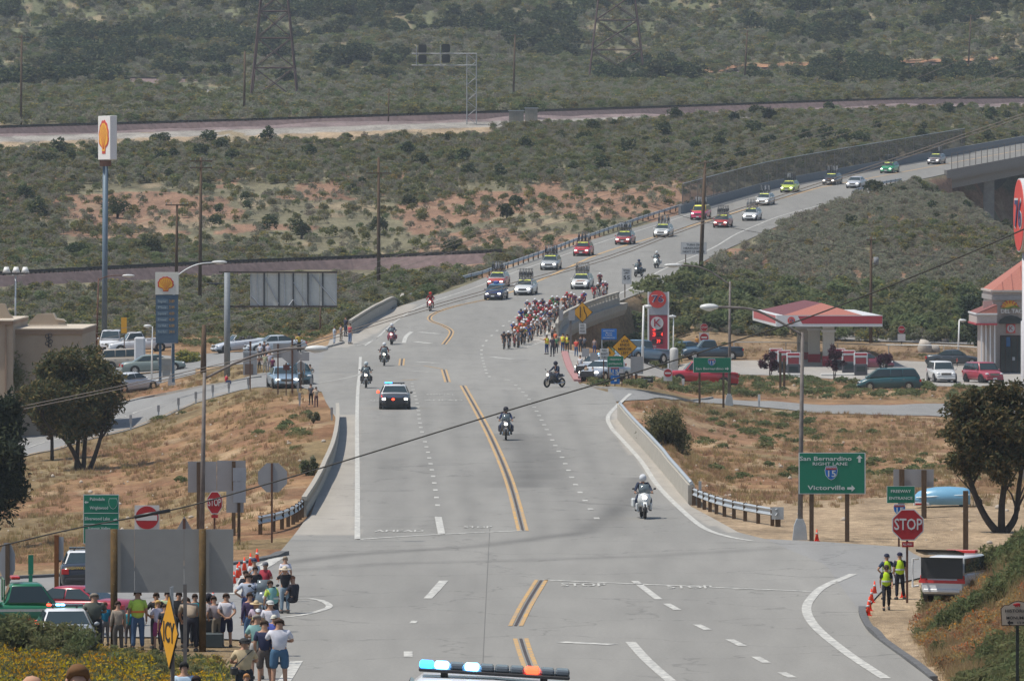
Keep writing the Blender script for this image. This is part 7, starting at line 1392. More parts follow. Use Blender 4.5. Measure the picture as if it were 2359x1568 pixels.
# round disc sign on tall pole at the right edge
Yd = 330; b = Vector(((2362-CX)*Yd/FP, Yd, 0)); b.z = gz(b.x, b.y); t = thing('disc_sign', 'big round red disc sign on a tall white pole, cut by the right edge', 'fuel sign', b); L = lambda x, y: pt(x, y, Yd)-b; bm = BM(); tube(bm, [(0, 0, -.5), L(2362, 740), L(2362, 738), L(2362, 580)], [.24, .24, .18, .18], 14); part('pole', bm, mat('pole_white', (.48, .48, .50), .5), t)
c = L(2363, 496); bm = BM(); prism(bm, circle(1.79, 40), -.35, .35, 'y'); d = part('drum', bm, mat('drum_white', (.55, .55, .54), .5), t, loc=c, rz=D2R(-86)); bm = BM(); prism(bm, circle(1.72, 40), -.38, -.345, 'y'); part('disc_face', bm, DISC, d); text(d, '76', 2.1, 0, -.40, 0, SWH, w=2.5); text(d, '76', 1.85, .03, -.42, 0, NAVY, w=2.2)
# fences, rocks by the station
def wirefence(path, label, h=1.5, sp=5):
    P = [hit(*p) for p in path]; t = thing('wire_fence', label, 'fence', P[0]); O = P[0]; bm = BM(); R = []; s = 0; nxt = 0
    for a, b in zip(P, P[1:]): bm.faces.new([bm.verts.new(v) for v in (a-O, b-O, b-O+Vector((0, 0, h)), a-O+Vector((0, 0, h)))])
    part('mesh_panel', bm, MATS['thin_mesh'], t); bm = BM(); tube(bm, [p-O+Vector((0, 0, h)) for p in P], .035, 4); part('top_rail', bm, GALV, t)
    for a, b in zip(P, P[1:]):
        l = (b-a).xy.length
        while nxt <= s+l: p = a.lerp(b, (nxt-s)/max(l, .01))-O; bm = BM(); tube(bm, [(0, 0, -.3), (0, 0, h)], .035, 5); part('post', bm, GALV, t, loc=p); nxt += sp
        s += l
wirefence([(1690, 826), (1780, 826), (1900, 828), (2030, 832), (2180, 834), (2250, 838)], 'low chain-link fence behind the fuel canopy')
def rock(px, py, w, h, label, m=None, seed=0, cat='boulder'):
    b = hit(px, py); s = FP/b.y; bm = BM(); ball(bm, (0, 0, h/s*.35), w/s/2, w/s*.4, h/s*.65, 2); r = random.Random(seed)
    for v in bm.verts: v.co *= r.uniform(.82, 1.14)
    tag(part('boulder', bm, m or mat('pale_rock', (.42, .38, .33), .9, var=.15), None, loc=b), label, cat)
rock(2128, 812, 34, 30, 'big white boulder right of the fuel canopy', seed=1); rock(2152, 812, 26, 18, 'lower white boulder beside the big boulder', seed=2); rock(2176, 790, 22, 12, 'dark low rock on the slope behind the boulders', mat('dark_rock', (.10, .09, .085), .9), 3); rock(1927, 561, 9, 6, 'small white rock on the sage slope', seed=4); rock(887, 1065, 1, 1, '', seed=5) if False else None
rock(745, 1018, 12, 6, 'pale stone low on the brown embankment', seed=6); rock(2113, 1287, 16, 5, 'pale stone in the dirt lot', seed=7) if False else None; rock(1848, 274, 0, 0, '') if False else None
# pale blue shell in the dirt lot
b = hit(2168, 1166); s = FP/b.y; t = thing('blue_hull', 'pale blue rounded hull-like shell lying in the dirt lot under the right tree', 'boat hull', b); secs = []
for f, hw, zt, zb_ in ((0, .25, .42, .22), (.08, .42, .62, .16), (.2, .55, .74, .12), (.4, .64, .82, .10), (.65, .68, .84, .10), (.9, .66, .80, .10), (1, .60, .74, .12)):
    x = (-64+128*f)/s; secs.append([(x, -hw, zb_), (x, -hw*1.02, (zt+zb_)/2), (x, -hw*.8, zt*.9), (x, -hw*.3, zt), (x, hw*.3, zt), (x, hw*.8, zt*.9), (x, hw, zb_)])
BLU = mat('pale_blue_gelcoat', (.16, .36, .52), .3, coat=.4, var=.05); bm = BM(); loft(bm, secs); part('hull', bm, BLU, t); bm = BM(); tube(bm, [(-60/s, -.45, .40), (-20/s, -.62, .45), (62/s, -.66, .52)], .035, 5); part('rub_rail', bm, mat('pale_rail', (.45, .55, .6), .4), t)
bm = BM(); box(bm, -66/s, -25/s, -.58, -.40, .06, .20, bev=.02); part('light_bar', bm, SWH, t); bm = BM(); box(bm, -62/s, -40/s, -.60, -.575, .10, .17); part('red_lens', bm, REDT, t); bm = BM(); tube(bm, [(48/s, -.5, .10), (48/s, -.2, .10)], .16, 12); part('wheel', bm, RUBBER, t)
# ---------------------------------------------------------------- bicycles on roofs, race cars
def make_rackbike():
    src = make_bike(); bm = BM(); mats_ = [PAINT, RUBBER, BLACK, CHROME]
    for c in list(src.children):
        i = mats_.index(c.data.materials[0]); t_ = BM(); t_.from_mesh(c.data)
        for f in t_.faces: f.material_index = i
        m_ = bpy.data.meshes.new('x'); t_.to_mesh(m_); t_.free(); bm.from_mesh(m_); bpy.data.objects.remove(c)
    bpy.data.objects.remove(src); return mesh_of(bm, mats_, 'bicycle')
RB = make_rackbike(); YB = mat('fluorescent_yellow', (.75, .80, .05), .5, var=0); ORS = mat('orange_decal', (.75, .20, .04), .5, var=0)
def racecar(px, y, kind, col, desc, bikes=4, lit=True, roof=None, banner=True, bcol=(.1, .1, .12), hoodc=None, dz=0):
    p = hit(px, y); rz = heading(p); o = vehicle(kind, p, rz, col, desc, 'support car' if bikes else 'car', 'support_car' if bikes else 'car', lit, 'team cars following the race', roof); K = KIND[kind]; H = K['H']; w = K['W']/2
    if banner: bm = BM(); F1 = -K['L']/2+K['gh'][1]*K['L']; F0 = -K['L']/2+K['gh'][0]*K['L']; q = [(-w*.62, F1-.10, H-.17), (w*.62, F1-.10, H-.17), (w*.60, F1+.02, H-.045), (-w*.60, F1+.02, H-.045)]; bm.faces.new([bm.verts.new(v) for v in q]); b_ = part('windshield_banner', bm, YB, o, loc=(0, -.035, .03))
    if hoodc: bm = BM(); prism(bm, [(-.5, -K['L']*.42), (.4, -K['L']*.36), (.5, -K['L']*.30), (-.3, -K['L']*.33)], 0, .004, 'z'); part('hood_decal', bm, mat('decal_%d%d' % (int(hoodc[0]*99), int(hoodc[2]*99)), hoodc, .5, var=0), o, loc=(0, 0, K['belt']-.04))
    if bikes:
        bm = BM()
        for yy in (-.35, .75): tube(bm, [(-w*.8, yy, H+.03), (w*.8, yy, H+.03)], .02, 5); [tube(bm, [(s*w*.6, yy, H-.08), (s*w*.6, yy, H+.04)], .02, 5) for s in (-1, 1)]
        for i in range(bikes): x = (-.5+(i+.5)/bikes)*w*1.55; box(bm, x-.02, x+.02, -.5, .9, H+.04, H+.06)
        part('roof_rack', bm, BLACK, o); R = o.rotation_euler.to_matrix(); rr_ = random.Random(px)
        for i in range(bikes):
            x = (-.5+(i+.5)/bikes)*w*1.55; bo = obj('bicycle', RB, None, p+R @ Vector((x, .2+.08*(i % 2), H+.07)), rz+(math.pi if i % 2 else 0), color=rr_.choice([bcol, (.5, .5, .5), bcol, (.08, .08, .09)])); bo.rotation_euler[0] = o.rotation_euler[0]*(-1 if i % 2 else 1)
            tag(bo, (('leftmost', 'second', 'middle', 'fourth', 'rightmost', 'outermost right')[i] if bikes > 4 else ('leftmost', 'second from left', 'second from right', 'rightmost')[i if bikes == 4 else (0, 1, 3)[i]])+' bicycle on the '+' '.join(desc.replace(' support', '').split()[:11]), 'bicycle', 'bicycles on the '+desc)
    return o
RCARS = [(1148, 660, 'wagon', (.42, .06, .05), 'red and white support car at the back left of the lead pair', 5, (.6, .6, .6), (.5, .5, .55), None), (1211, 678, 'wagon', (.62, .63, .64), 'white support car between the navy car and the cyclists', 5, None, (.12, .1, .1), None), (1269, 620, 'wagon', (.38, .40, .42), 'silver support car third in the left file', 5, None, (.08, .08, .09), None),
 (1341, 664, 'wagon', (.64, .65, .64), 'white support car with orange decals just behind the bunch', 5, None, (.5, .5, .5), (.75, .22, .06)), (1344, 588, 'wagon', (.52, .03, .05), 'bright red support car with white windshield lettering', 4, None, (.5, .5, .5), (.7, .7, .7)), (1440, 562, 'wagon', (.42, .07, .07), 'dull red support car with a bright yellow banner', 5, (.10, .11, .13), (.15, .25, .4), (.4, .6, .7)),
 (1528, 545, 'wagon', (.60, .61, .60), 'white support car alone in the middle of the climb', 4, None, (.1, .1, .1), (.4, .5, .6)), (1614, 505, 'suv', (.60, .03, .12), 'magenta and black support vehicle half behind the thick pole', 5, (.6, .4, .05), (.1, .1, .1), None), (1665, 523, 'wagon', (.40, .04, .04), 'dark red and grey support car right of the thick pole', 5, (.12, .12, .13), (.1, .1, .1), None),
 (1732, 507, 'wagon', (.62, .63, .63), 'small white support car nearest the right shoulder line', 4, None, (.2, .2, .2), None), (1762, 472, 'wagon', (.64, .65, .65), 'white support car just above another white one', 3, None, (.3, .3, .3), None), (1819, 442, 'wagon', (.52, .62, .10), 'lime yellow and white support car', 5, (.5, .6, .12), (.5, .5, .5), None),
 (1917, 425, 'wagon', (.04, .045, .06), 'black support car with orange sides', 4, None, (.08, .08, .08), (.5, .12, .03)), (2049, 398, 'wagon', (.03, .34, .16), 'green support car by the start of the overpass', 5, None, (.04, .05, .05), (.6, .6, .6)), (2157, 378, 'wagon', (.26, .24, .25), 'grey and maroon support car on the overpass', 6, None, (.03, .03, .03), (.35, .05, .08))]
for px, y, k, c, d, n, rf, bc, hd in RCARS: racecar(px, y, k, c, d, n, True, rf, True, bc, hd)
o = racecar(1143, 689, 'wagon', (.025, .03, .09), 'navy blue lead car with a red grille and no bicycles', 0, True, (.10, .22, .35), False); bm = BM(); box(bm, -.25, .25, -.2, .2, KIND['wagon']['H'], 1.75, bev=.08); part('roof_speaker', bm, mat('speaker_blue', (.03, .08, .30), .5), o)
racecar(1972, 432, 'sedan', (.46, .48, .52), 'silver sedan without bicycles among the support cars', 0, True, None, False); vehicle('minivan', road_at(1003, 2.0), -.3, (.6, .6, .6), 'white van at the far right end of the overpass', 'van', 'van')
# patrol cars
def lightbar(o, H, w=1.2, lit=(1, 1, 0, 0, 0, 0, 2, 0), cy=0, y=.15):
    bm = BM(); box(bm, -w/2, w/2, y-.15, y+.15, H+.04, H+.07, bev=.01); b = part('light_bar', bm, BLACK, o); n = len(lit); dim = mat('dim_lens', (.10, .12, .14), .2, var=0)
    for i, v in enumerate(lit): x = -w/2+w*(i+.5)/n; bm = BM(); box(bm, x-w/n*.47, x+w/n*.47, y-.14, y+.14, H+.07, H+.12, bev=.015); part('lens', bm, {0: dim, 1: BLUEL, 2: REDL, 3: CYANL, 4: AMBER}[v], b)
    for x in (-w*.33, w*.33): bm = BM(); box(bm, x-.03, x+.03, y-.08, y+.08, H-.03, H+.05); part('foot', bm, BLACK, b)
def patrol(p, rz, label, col=(.02, .02, .022), roof=(.68, .69, .70), lit=(1, 1, 1, 0, 0, 0, 0, 0), slope=True, kind='sedan', name='patrol_car', sc=1):
    o = vehicle(kind, p, rz, col, label, 'patrol car', name, True, None, roof, slope, sc); K = KIND[kind]; lightbar(o, K['H'], 1.2, lit, y=.25); w = K['W']/2
    for s in (-1, 1): bm = BM(); box(bm, s*(w+.003)-.004, s*(w+.003)+.004, -.55, .95, .35, .84); part('door_panel', bm, mat('door_white', (.68, .69, .70), .35), o)
    bm = BM(); ball(bm, (-w-.08, -.95, 1.02), .09, .09, .09); part('spotlight', bm, REDL if lit[0] else BLACK, o, True); bm = BM(); box(bm, -.55, .55, -2.62, -2.58, .35, .70); [box(bm, x-.03, x+.03, -2.66, -2.58, .30, .78, 0) for x in (-.5, .5)]; part('push_bumper', bm, BLACK, o); return o
o = patrol(hit(909, 940), .02, 'black and white patrol car leading the motorcycles, blue roof light on'); bm = BM(); ball(bm, (-.1, -2.68, .62), .09, .03, .06); part('grille_light', bm, REDL, o, True)
p = Vector(((1114-CX)*56.5/FP, 56.5, 0)); p.z = CH-(1556-HY)*56.5/FP-1.44; o = patrol(p, math.pi, 'white-roofed patrol car at the bottom edge with its long light bar flashing', lit=(0,)*8, slope=False); o.rotation_euler[1] = D2R(-3.4)
for c in [c for c in o.children if c.name.startswith('light_bar')]: kill_tree(c)
lightbar(o, 1.425, 1.25, (0, 0, 2, 0, 0, 0, 0, 1, 1, 0)[::1] if False else (0, 0, 2, 0, 0, 0, 3, 0, 3, 1)); BLL = mat('blue_lens_rim', (.02, .3, 1), emis=5, var=0)
pr = patrol(hit(195, 1352), math.pi+.06, 'black highway patrol car seen from behind, half hidden by the large grey board', sc=.86); text(pr, 'HIGHWAY PATROL', .15, 0, 2.44, .875, mat('gold_letter', (.60, .38, .03), .5), w=1.35, rz=math.pi, depth=.01)
patrol(hit(150, 1500), .12, 'white and grey patrol car facing the camera behind the flowers', (.30, .33, .36), (.66, .68, .70), (2, 0, 3, 3, 0, 0, 0, 0), sc=.86); patrol(hit(1392, 877), -.5, 'patrol car parked at the ramp mouth, red light showing', (.33, .36, .40), (.66, .68, .70), (0, 3, 3, 0, 0, 1, 0, 0)); patrol(hit(1381, 864), -.5, 'patrol car parked directly behind another at the ramp mouth', (.33, .36, .40), (.66, .68, .70), (0, 1, 3, 0, 0, 3, 3, 0))
# other cars: px, base, kind, rz in degrees, colour, label, lit
for px, y, k, a, c, lb, lt in ((557, 809, 'convertible', -72, (.50, .53, .58), 'silver open-top car facing left at the junction', 0), (634, 812, 'sedan', -78, (.42, .46, .50), 'silver car behind the spectators at the junction', 0), (652, 893, 'sedan', 8, (.22, .30, .38), 'blue-grey sedan facing the camera on the ramp', 1), (683, 884, 'sedan', 8, (.05, .10, .13), 'dark car right behind the blue-grey sedan', 0),
    (322, 812, 'pickup', -78, (.62, .63, .65), 'white pickup facing left beyond the parking lot', 0), (256, 806, 'minivan', 0, (.60, .61, .63), 'white van front peeking out right of the pylon pole', 0), (296, 852, 'suv', 95, (.36, .31, .25), 'tan vehicle parked behind the white column', 0), (352, 858, 'sedan', 100, (.20, .24, .22), 'grey-green car parked right of the white column', 0), (298, 902, 'sedan', 140, (.56, .58, .60), 'white car with red tail light right of the dark tree', 0),
    (166, 1438, 'sedan', -115, (.34, .03, .05), 'red car between the green truck and the patrol cars', 0), (1478, 834, 'pickup', -38, (.16, .26, .36), 'light blue pickup behind the lot lamp', 0), (1640, 828, 'pickup', -84, (.045, .085, .13), 'dark blue pickup parked behind the red pickup', 0), (1575, 822, 'sedan', -78, (.05, .12, .20), 'blue car parked left of the dark blue pickup', 0),
    (1614, 888, 'pickup', -86, (.40, .02, .035), 'bright red pickup facing left beside the green sign', 0), (2047, 898, 'minivan', -88, (.02, .085, .095), 'dark green minivan parked beside the ramp', 0), (2168, 880, 'suv', 6, (.58, .58, .57), 'white car facing the camera near the right tree', 0), (2264, 882, 'suv', 20, (.34, .05, .07), 'red car half behind the right tree', 0), (2196, 842, 'sedan', 88, (.04, .05, .06), 'dark sedan parked below the boulders', 0), (1992, 850, 'sedan', 88, (.20, .04, .07), 'burgundy car beyond the right fuel pumps', 0)):
    vehicle(k, hit(px, y), D2R(a), c, lb, 'car' if k in ('sedan', 'convertible', 'suv') else 'van' if k == 'minivan' else 'pickup truck', 'car' if k in ('sedan', 'convertible', 'suv') else 'van' if k == 'minivan' else 'pickup_truck', bool(lt), sc=.82 if px == 166 else 1)
o = vehicle('pickup', hit(34, 1462), D2R(97), (.012, .14, .065), 'green forest-service pickup with red roof light at lower left', 'pickup truck', 'pickup_truck', sc=.86)
bm = BM(); box(bm, -.5, .5, -.15, .15, 1.92, 2.02, bev=.02); part('light_bar', bm, REDT, o); bm = BM(); [tube(bm, [(s*.75, .4, 1.15), (s*.75, .4, 1.92)], .03, 5) for s in (-1, 1)]; tube(bm, [(-.75, .4, 1.92), (.75, .4, 1.92)], .03, 5); part('rack_frame', bm, MATS['vehicle_paint'], o, color=(.012, .14, .065)); bm = BM(); [box(bm, s*.965-.004, s*.965+.004, -2.6, 2.6, .86, .95) for s in (-1, 1)]; part('side_stripe', bm, mat('grey_stripe', (.45, .47, .45), .5), o)
p = hit(2214, 1378); o = vehicle('suv', p, D2R(158), (.60, .61, .62), 'white rescue vehicle with open rear hatch and red stripe at right', 'rescue vehicle', 'rescue_vehicle', slope=False, sc=.80)
bm = BM(); prism(bm, [(2.1, 1.78), (3.1, 1.95), (3.15, 2.04), (2.1, 1.88)], -.8, .8, 'x'); part('tailgate', bm, BLACK, o); bm = BM(); box(bm, -.6, .6, -.2, .1, 1.76, 1.88, bev=.02); part('light_bar', bm, REDT, o); bm = BM(); box(bm, -.84, .84, 2.37, 2.392, .90, 1.70); part('cargo_shade_panel', bm, BLACK, o); bm = BM(); box(bm, -.93, .93, 2.385, 2.395, .72, .84); part('red_stripe', bm, mat('stripe_red', (.5, .03, .03), .5), o)  # solid black panel paints the unlit interior behind the open hatch
bm = BM(); tube(bm, [(.98, 2.3, .6), (1.0, 2.9, .6), (1.0, 2.9, 1.65), (.98, 2.3, 1.65)], .05, 5); part('open_side_door', bm, WHITE, o)
# ---------------------------------------------------------------- motorcycles with riders
def moto(px, y, a, col, suit, helm, label, who, kind='tour', lit=True, dark=None, pillion=None, white_helm=True):
    p = hit(px, y); rz = D2R(a); o = copy_tree(proto(('moto', kind, lit), lambda: make_moto(lit, kind))); o.name = 'motorcycle'; o.location = p; o.rotation_euler = (pitch_of(p.x, p.y, rz), 0, rz); recolor(o, col); tag(o, label, 'motorcycle', 'escort motorcycles')
    q = person('ride', p, rz, suit, dark or suit, who, sleeves='long', head='helmet', hair=helm, group='motorcycle riders', visor=True, h=1.78, shoes=(.02, .02, .02)); q.rotation_euler[0] = o.rotation_euler[0]
    if pillion: R = o.rotation_euler.to_matrix(); q = person('ride', p+R @ Vector((0, .42, .08)), rz, pillion, pillion, 'passenger riding pillion on the '+label.split(',')[0], sleeves='long', head='helmet', hair=(.05, .05, .06), group='motorcycle riders', h=1.7, name='person')
    return o
moto(1481, 1193, 4, (.60, .62, .62), (.03, .04, .07), (.55, .57, .60), 'white patrol motorcycle nearest the camera, right lane', 'rider in dark uniform and white helmet on the nearest white motorcycle'); moto(1165, 1013, 0, (.05, .05, .06), (.03, .045, .10), (.03, .03, .04), 'dark motorcycle with warm headlights right of the yellow lines', 'rider in navy jacket on the dark motorcycle right of the yellow lines')
moto(1277, 892, -42, (.09, .08, .08), (.02, .03, .06), (.03, .03, .05), 'tall dark motorcycle seen from the side by the grass tip', 'rider in black on the side-on motorcycle', 'road'); moto(843, 893, 0, (.035, .035, .04), (.05, .06, .07), (.45, .5, .52), 'black motorcycle on the white edge line left of the patrol car', 'rider in dark jacket and silver helmet beside the patrol car')
moto(885, 842, 0, (.04, .05, .05), (.09, .02, .02), (.6, .62, .64), 'dark motorcycle with a yellow headlight above the patrol car', 'rider in dark red jacket and white helmet above the patrol car'); moto(902, 793, -3, (.25, .02, .05), (.04, .05, .10), (.6, .62, .64), 'crimson motorcycle with a bright headlight, third in the left file', 'rider in navy and white helmet on the crimson motorcycle')
moto(991, 716, -4, (.45, .03, .03), (.20, .02, .03), (.5, .06, .05), 'red motorcycle farthest up the left file', 'rider all in red at the head of the left file', 'road'); moto(1512, 617, -12, (.60, .62, .60), (.03, .03, .04), (.6, .62, .62), 'white motorcycle below the headlight notice', 'rider in black with white helmet below the headlight notice'); moto(1471, 637, -25, (.05, .06, .07), (.03, .05, .08), (.04, .05, .10), 'dark motorcycle beside the speed limit sign', 'rider in dark blue beside the speed limit sign')
p = hit(600, 1438); o = copy_tree(proto(('moto', 'tour', False), lambda: make_moto(False, 'tour'))); o.name = 'motorcycle'; o.location = p; o.rotation_euler = (0, 0, .25); recolor(o, (.12, .15, .18)); tag(o, 'chrome-fronted parked motorcycle in the middle of the crowd', 'motorcycle'); tag(tag(o), cat='motorcycle')
# ---------------------------------------------------------------- the bunch of cyclists
CY = {'r': ((.50, .03, .05), 'red'), 'd': ((.06, .06, .07), 'dark'), 'g': ((.30, .30, .32), 'grey'), 'b': ((.03, .09, .38), 'blue'), 'n': ((.04, .05, .16), 'navy'), 'o': ((.70, .20, .05), 'orange'), 'w': ((.58, .56, .58), 'white'), 'G': ((.06, .25, .10), 'green'), 'p': ((.16, .07, .16), 'purple'), 't': ((.10, .28, .28), 'teal'), 'm': ((.26, .04, .08), 'maroon'), 'y': ((.6, .55, .12), 'yellow')}
BUNCH = '130,1205,d 225,1195,d 330,1165,g 405,1180,g 470,1120,d 520,1115,y 600,1080,b 320,1020,b 380,1060,o 440,1062,o 510,1010,o 430,880,r 460,770,b 545,760,d 590,600,n 625,660,w 735,570,p 810,610,r 880,570,n 650,760,w 600,830,G 640,880,r 560,960,m 515,960,d 760,760,r 840,690,r 960,650,p 1020,600,m 1070,520,G 1160,520,p 1120,580,G 1130,660,w 1060,690,r 880,770,t 850,820,b 790,860,w 920,850,w 1010,800,n 770,970,w 840,940,g 905,950,d 1100,730,g 1150,720,d 720,870,G 1280,530,o 1350,445,m 1430,450,r 1490,480,p 1390,570,g 1330,530,n 1590,540,n 1640,490,m 1670,430,b 1270,700,g 1860,320,r 1950,270,d 1975,80,m 2050,300,w 2090,240,p 2040,235,n 990,700,r 700,690,g 470,1000,r 590,990,m 700,960,w 950,760,p 1000,900,g 660,1060,g'
def make_bike_obj(): return make_bike()
for i, s_ in enumerate(BUNCH.split()):
    x, y, c = s_.split(','); x, y = float(x), float(y); px = (1460+x/6.533)/1.2757; yt = (790+y/6.533)/1.2757; lo, hi = yt+5, yt+70
    for _ in range(14):
        m_ = (lo+hi)/2; p = hit(px, m_, 560 if yt < 740 else 545, 720); top = HY+(CH-p.z-1.44)*FP/p.y; lo, hi = (m_, hi) if top < yt else (lo, m_)
    rz = heading(p)+random.Random(i).uniform(-.12, .08); where = 'at the front of the bunch' if px < 1235 and yt > 778 else 'in the packed middle of the bunch' if px < 1345 and yt > 700 else 'among the riders strung out behind the bunch'
    if 'middle' in where: where = ('left' if px < 1262 else 'right')+(' front' if yt > 735 else ' rear')+' part of the packed bunch'; where = 'in the '+where
    b = copy_tree(proto('bike', make_bike_obj)); b.name = 'bicycle'; b.location = p; b.rotation_euler[2] = rz; recolor(b, random.Random(i*3).choice([(.5, .5, .5), (.05, .05, .05), (.4, .04, .04)])); tag(b, 'road bicycle under the %s-jersey rider %s' % (CY[c][1], where), 'bicycle', 'bicycles ridden '+where+' under %s jerseys' % CY[c][1])
    person('cycle', p, rz, CY[c][0], (.05, .05, .06) if i % 3 else CY[c][0], 'cyclist in %s jersey %s' % (CY[c][1], where), head='bike_helmet', hair=(.6, .6, .62) if i % 3 else (.5, .06, .06) if i % 2 else (.08, .08, .1), legs='shorts', group='cyclists in %s %s' % (CY[c][1], where), shoes=(.5, .5, .5), h=1.76)
# ---------------------------------------------------------------- spectators and officials
def stand(px, yt, yb, pose, away, top, bot, label, h=None, Y=None, **k):
    if yb is None:
        lo, hi = yt+10, yt+260
        for _ in range(14):
            m_ = (lo+hi)/2; p = hit(px, m_); t_ = HY+(CH-p.z-(h or 1.55))*FP/p.y; lo, hi = (m_, hi) if t_ < yt else (lo, m_)
    else: p = hit(px, yb); h = h or min(1.9, max(.9, (yb-yt)*p.y/FP*(1 if pose not in ('sit',) else 1.42)))
    if Y: x = (px-CX)*Y/FP; p = Vector((x, Y, CH-(yt-HY)*Y/FP-(h or 1.7)))
    return person(pose, p, math.pi+away if away is not None else 0, top, bot, label, h=h or 1.55, **k)
TEE, NAV, JEAN, KHA, DKT = (.60, .60, .66), (.025, .03, .07), (.07, .13, .24), (.22, .19, .15), (.03, .035, .045)
stand(643, 1425, None, 'crossed', .1, TEE, (.06, .13, .22), 'heavy man in white printed t-shirt and blue denim shorts, arms crossed', 1.8, legs='shorts', fat=1.3); stand(609, 1428, None, 'relaxed', .1, NAV, (.10, .08, .07), 'man in navy t-shirt and grey-brown shorts beside the white t-shirt man', 1.76, legs='shorts', fat=1.12)
stand(592, 1415, None, 'crossed', .2, (.24, .42, .40), (.35, .34, .33), 'grey-haired man in seafoam green t-shirt', 1.72, hair=(.22, .20, .18), legs='shorts', fat=1.15); stand(563, 1470, None, 'crossed', .2, (.50, .40, .25), DKT, 'man in tan shirt with a dark shoulder bag strap at the bottom', 1.7, fat=1.25, bag=True, hat=('cap', (.03, .03, .03)))
stand(521, 1366, None, 'behind', .2, TEE, NAV, 'man in white t-shirt with hands clasped behind his back', 1.55, legs='shorts', fat=1.15); stand(630, 1334, None, 'lean', .5, (.45, .60, .10), DKT, 'leaning person in lime and teal top with dark trousers', 1.55, vest=((.20, .42, .40),)); stand(656, 1305, 1412, 'camera', .1, (.02, .02, .025), (.20, .27, .33), 'person in black shirt, pale jeans and white cowboy hat', hat=('hat', (.60, .52, .40)))
stand(657, 1281, 1385, 'stand', .3, (.62, .61, .68), (.30, .28, .25), 'grey-haired man in white shirt behind the cowboy hat', hair=(.30, .24, .18)); stand(611, 1294, None, 'crossed', -.6, (.36, .04, .06), (.50, .49, .48), 'person in red shirt and white trousers', 1.5, hat=('cap', (.16, .16, .18))); stand(585, 1285, None, 'stand', .4, (.56, .58, .62), DKT, 'person in white shirt and navy cap near the cones', 1.5, hat=('cap', (.04, .05, .10)))
stand(588, 1304, None, 'camera', .4, (.02, .02, .025), DKT, 'person in black holding a camera to the face', 1.5, sleeves='long'); stand(566, 1313, None, 'crossed', .5, (.03, .03, .04), NAV, 'dark-haired person in black at the edge of the large board', 1.5); stand(572, 1322, None, 'akimbo', .2, (.42, .46, .54), (.04, .06, .16), 'heavy man in pale grey t-shirt and blue trousers', 1.58, fat=1.25)
stand(575, 1364, None, 'stand', .3, (.07, .05, .11), JEAN, 'man in dark purple shirt and jeans', 1.62, sleeves='long'); stand(590, 1384, None, 'crossed', .1, (.52, .42, .52), (.3, .3, .35), 'woman in lilac top and straw hat', 1.4, hat=('hat', (.52, .40, .24)), hair=(.3, .2, .1), head='long_hair'); stand(594, 1402, None, 'stand', .1, (.55, .62, .10), (.4, .4, .42), 'child in white cap and yellow-green top', 1.2, hat=('cap', (.65, .67, .7)))
stand(622, 1383, None, 'stand', .2, (.58, .57, .63), (.2, .2, .25), 'man in white t-shirt and pale cap behind the bottom trio', 1.55, hat=('cap', (.5, .5, .48)), fat=1.2); stand(631, 1416, None, 'stand', -.4, (.07, .10, .36), NAV, 'youngster in blue top and white cap between two men', 1.35, hat=('cap', (.6, .58, .5))); stand(583, 1426, None, 'stand', .2, (.35, .30, .25), DKT, 'brown-haired child beside the seafoam t-shirt', 1.2, hair=(.16, .08, .04))
stand(677, 1372, 1412, 'sit', .8, (.03, .03, .04), (.03, .03, .04), 'person sitting on the road in dark clothes behind the jeans', 1.6, hair=(.2, .1, .06)); stand(217, 1366, None, 'crossed', .2, (.10, .11, .09), DKT, 'broad man in olive-grey shirt beside the patrol car', 1.65, fat=1.35, hair=(.2, .17, .14)); stand(242, 1386, None, 'stand', .4, (.02, .22, .36), (.2, .2, .22), 'child in blue sleeveless top left of the left board post', 1.25, hair=(.12, .05, .03))
stand(272, 1384, None, 'stand', .3, (.30, .25, .20), (.10, .09, .08), 'woman in tan shirt just right of the left board post', 1.5, sleeves='long'); stand(296, 1397, None, 'stand', .2, (.02, .30, .38), (.12, .12, .14), 'small child in teal shirt', 1.15); stand(317, 1358, None, 'stand', .2, (.45, .62, .10), JEAN, 'volunteer in lime vest with orange band and blue jeans', 1.72, vest=((.55, .72, .10), 1), fat=1.1)
stand(360, 1364, None, 'akimbo', .2, (.025, .025, .03), DKT, 'officer in dark uniform under the large board', 1.6); stand(364, 1382, None, 'crossed', .3, (.60, .56, .66), (.30, .05, .16), 'blonde girl in white top and magenta shorts', 1.42, hair=(.55, .36, .12), head='long_hair', legs='shorts'); stand(380, 1391, None, 'stand', .2, DKT, DKT, 'person in dark clothes left of the ICY sign', 1.4); stand(386, 1360, None, 'stand', .1, (.40, .50, .30), DKT, 'person in pale green striped shirt behind the ICY sign', 1.6)
stand(412, 1362, None, 'crossed', -.1, (.02, .02, .025), DKT, 'person in black between the ICY sign and the steel post', 1.6); stand(440, 1392, 1500, 'bend', .3, (.34, .27, .20), (.03, .03, .04), 'bent-over person in beige shirt left of the right board post', 1.75, fat=1.2); stand(449, 1367, None, 'stand', .3, (.02, .22, .28), DKT, 'person in teal shirt beside the right board post', 1.5); stand(480, 1368, None, 'stand', -.2, (.35, .33, .34), DKT, 'person in grey with shiny black helmet', 1.5, hat=('helmet', (.02, .02, .03))); stand(500, 1370, None, 'lean', .2, (.30, .27, .30), KHA, 'person in mauve-grey shirt behind the white t-shirt man', 1.5)
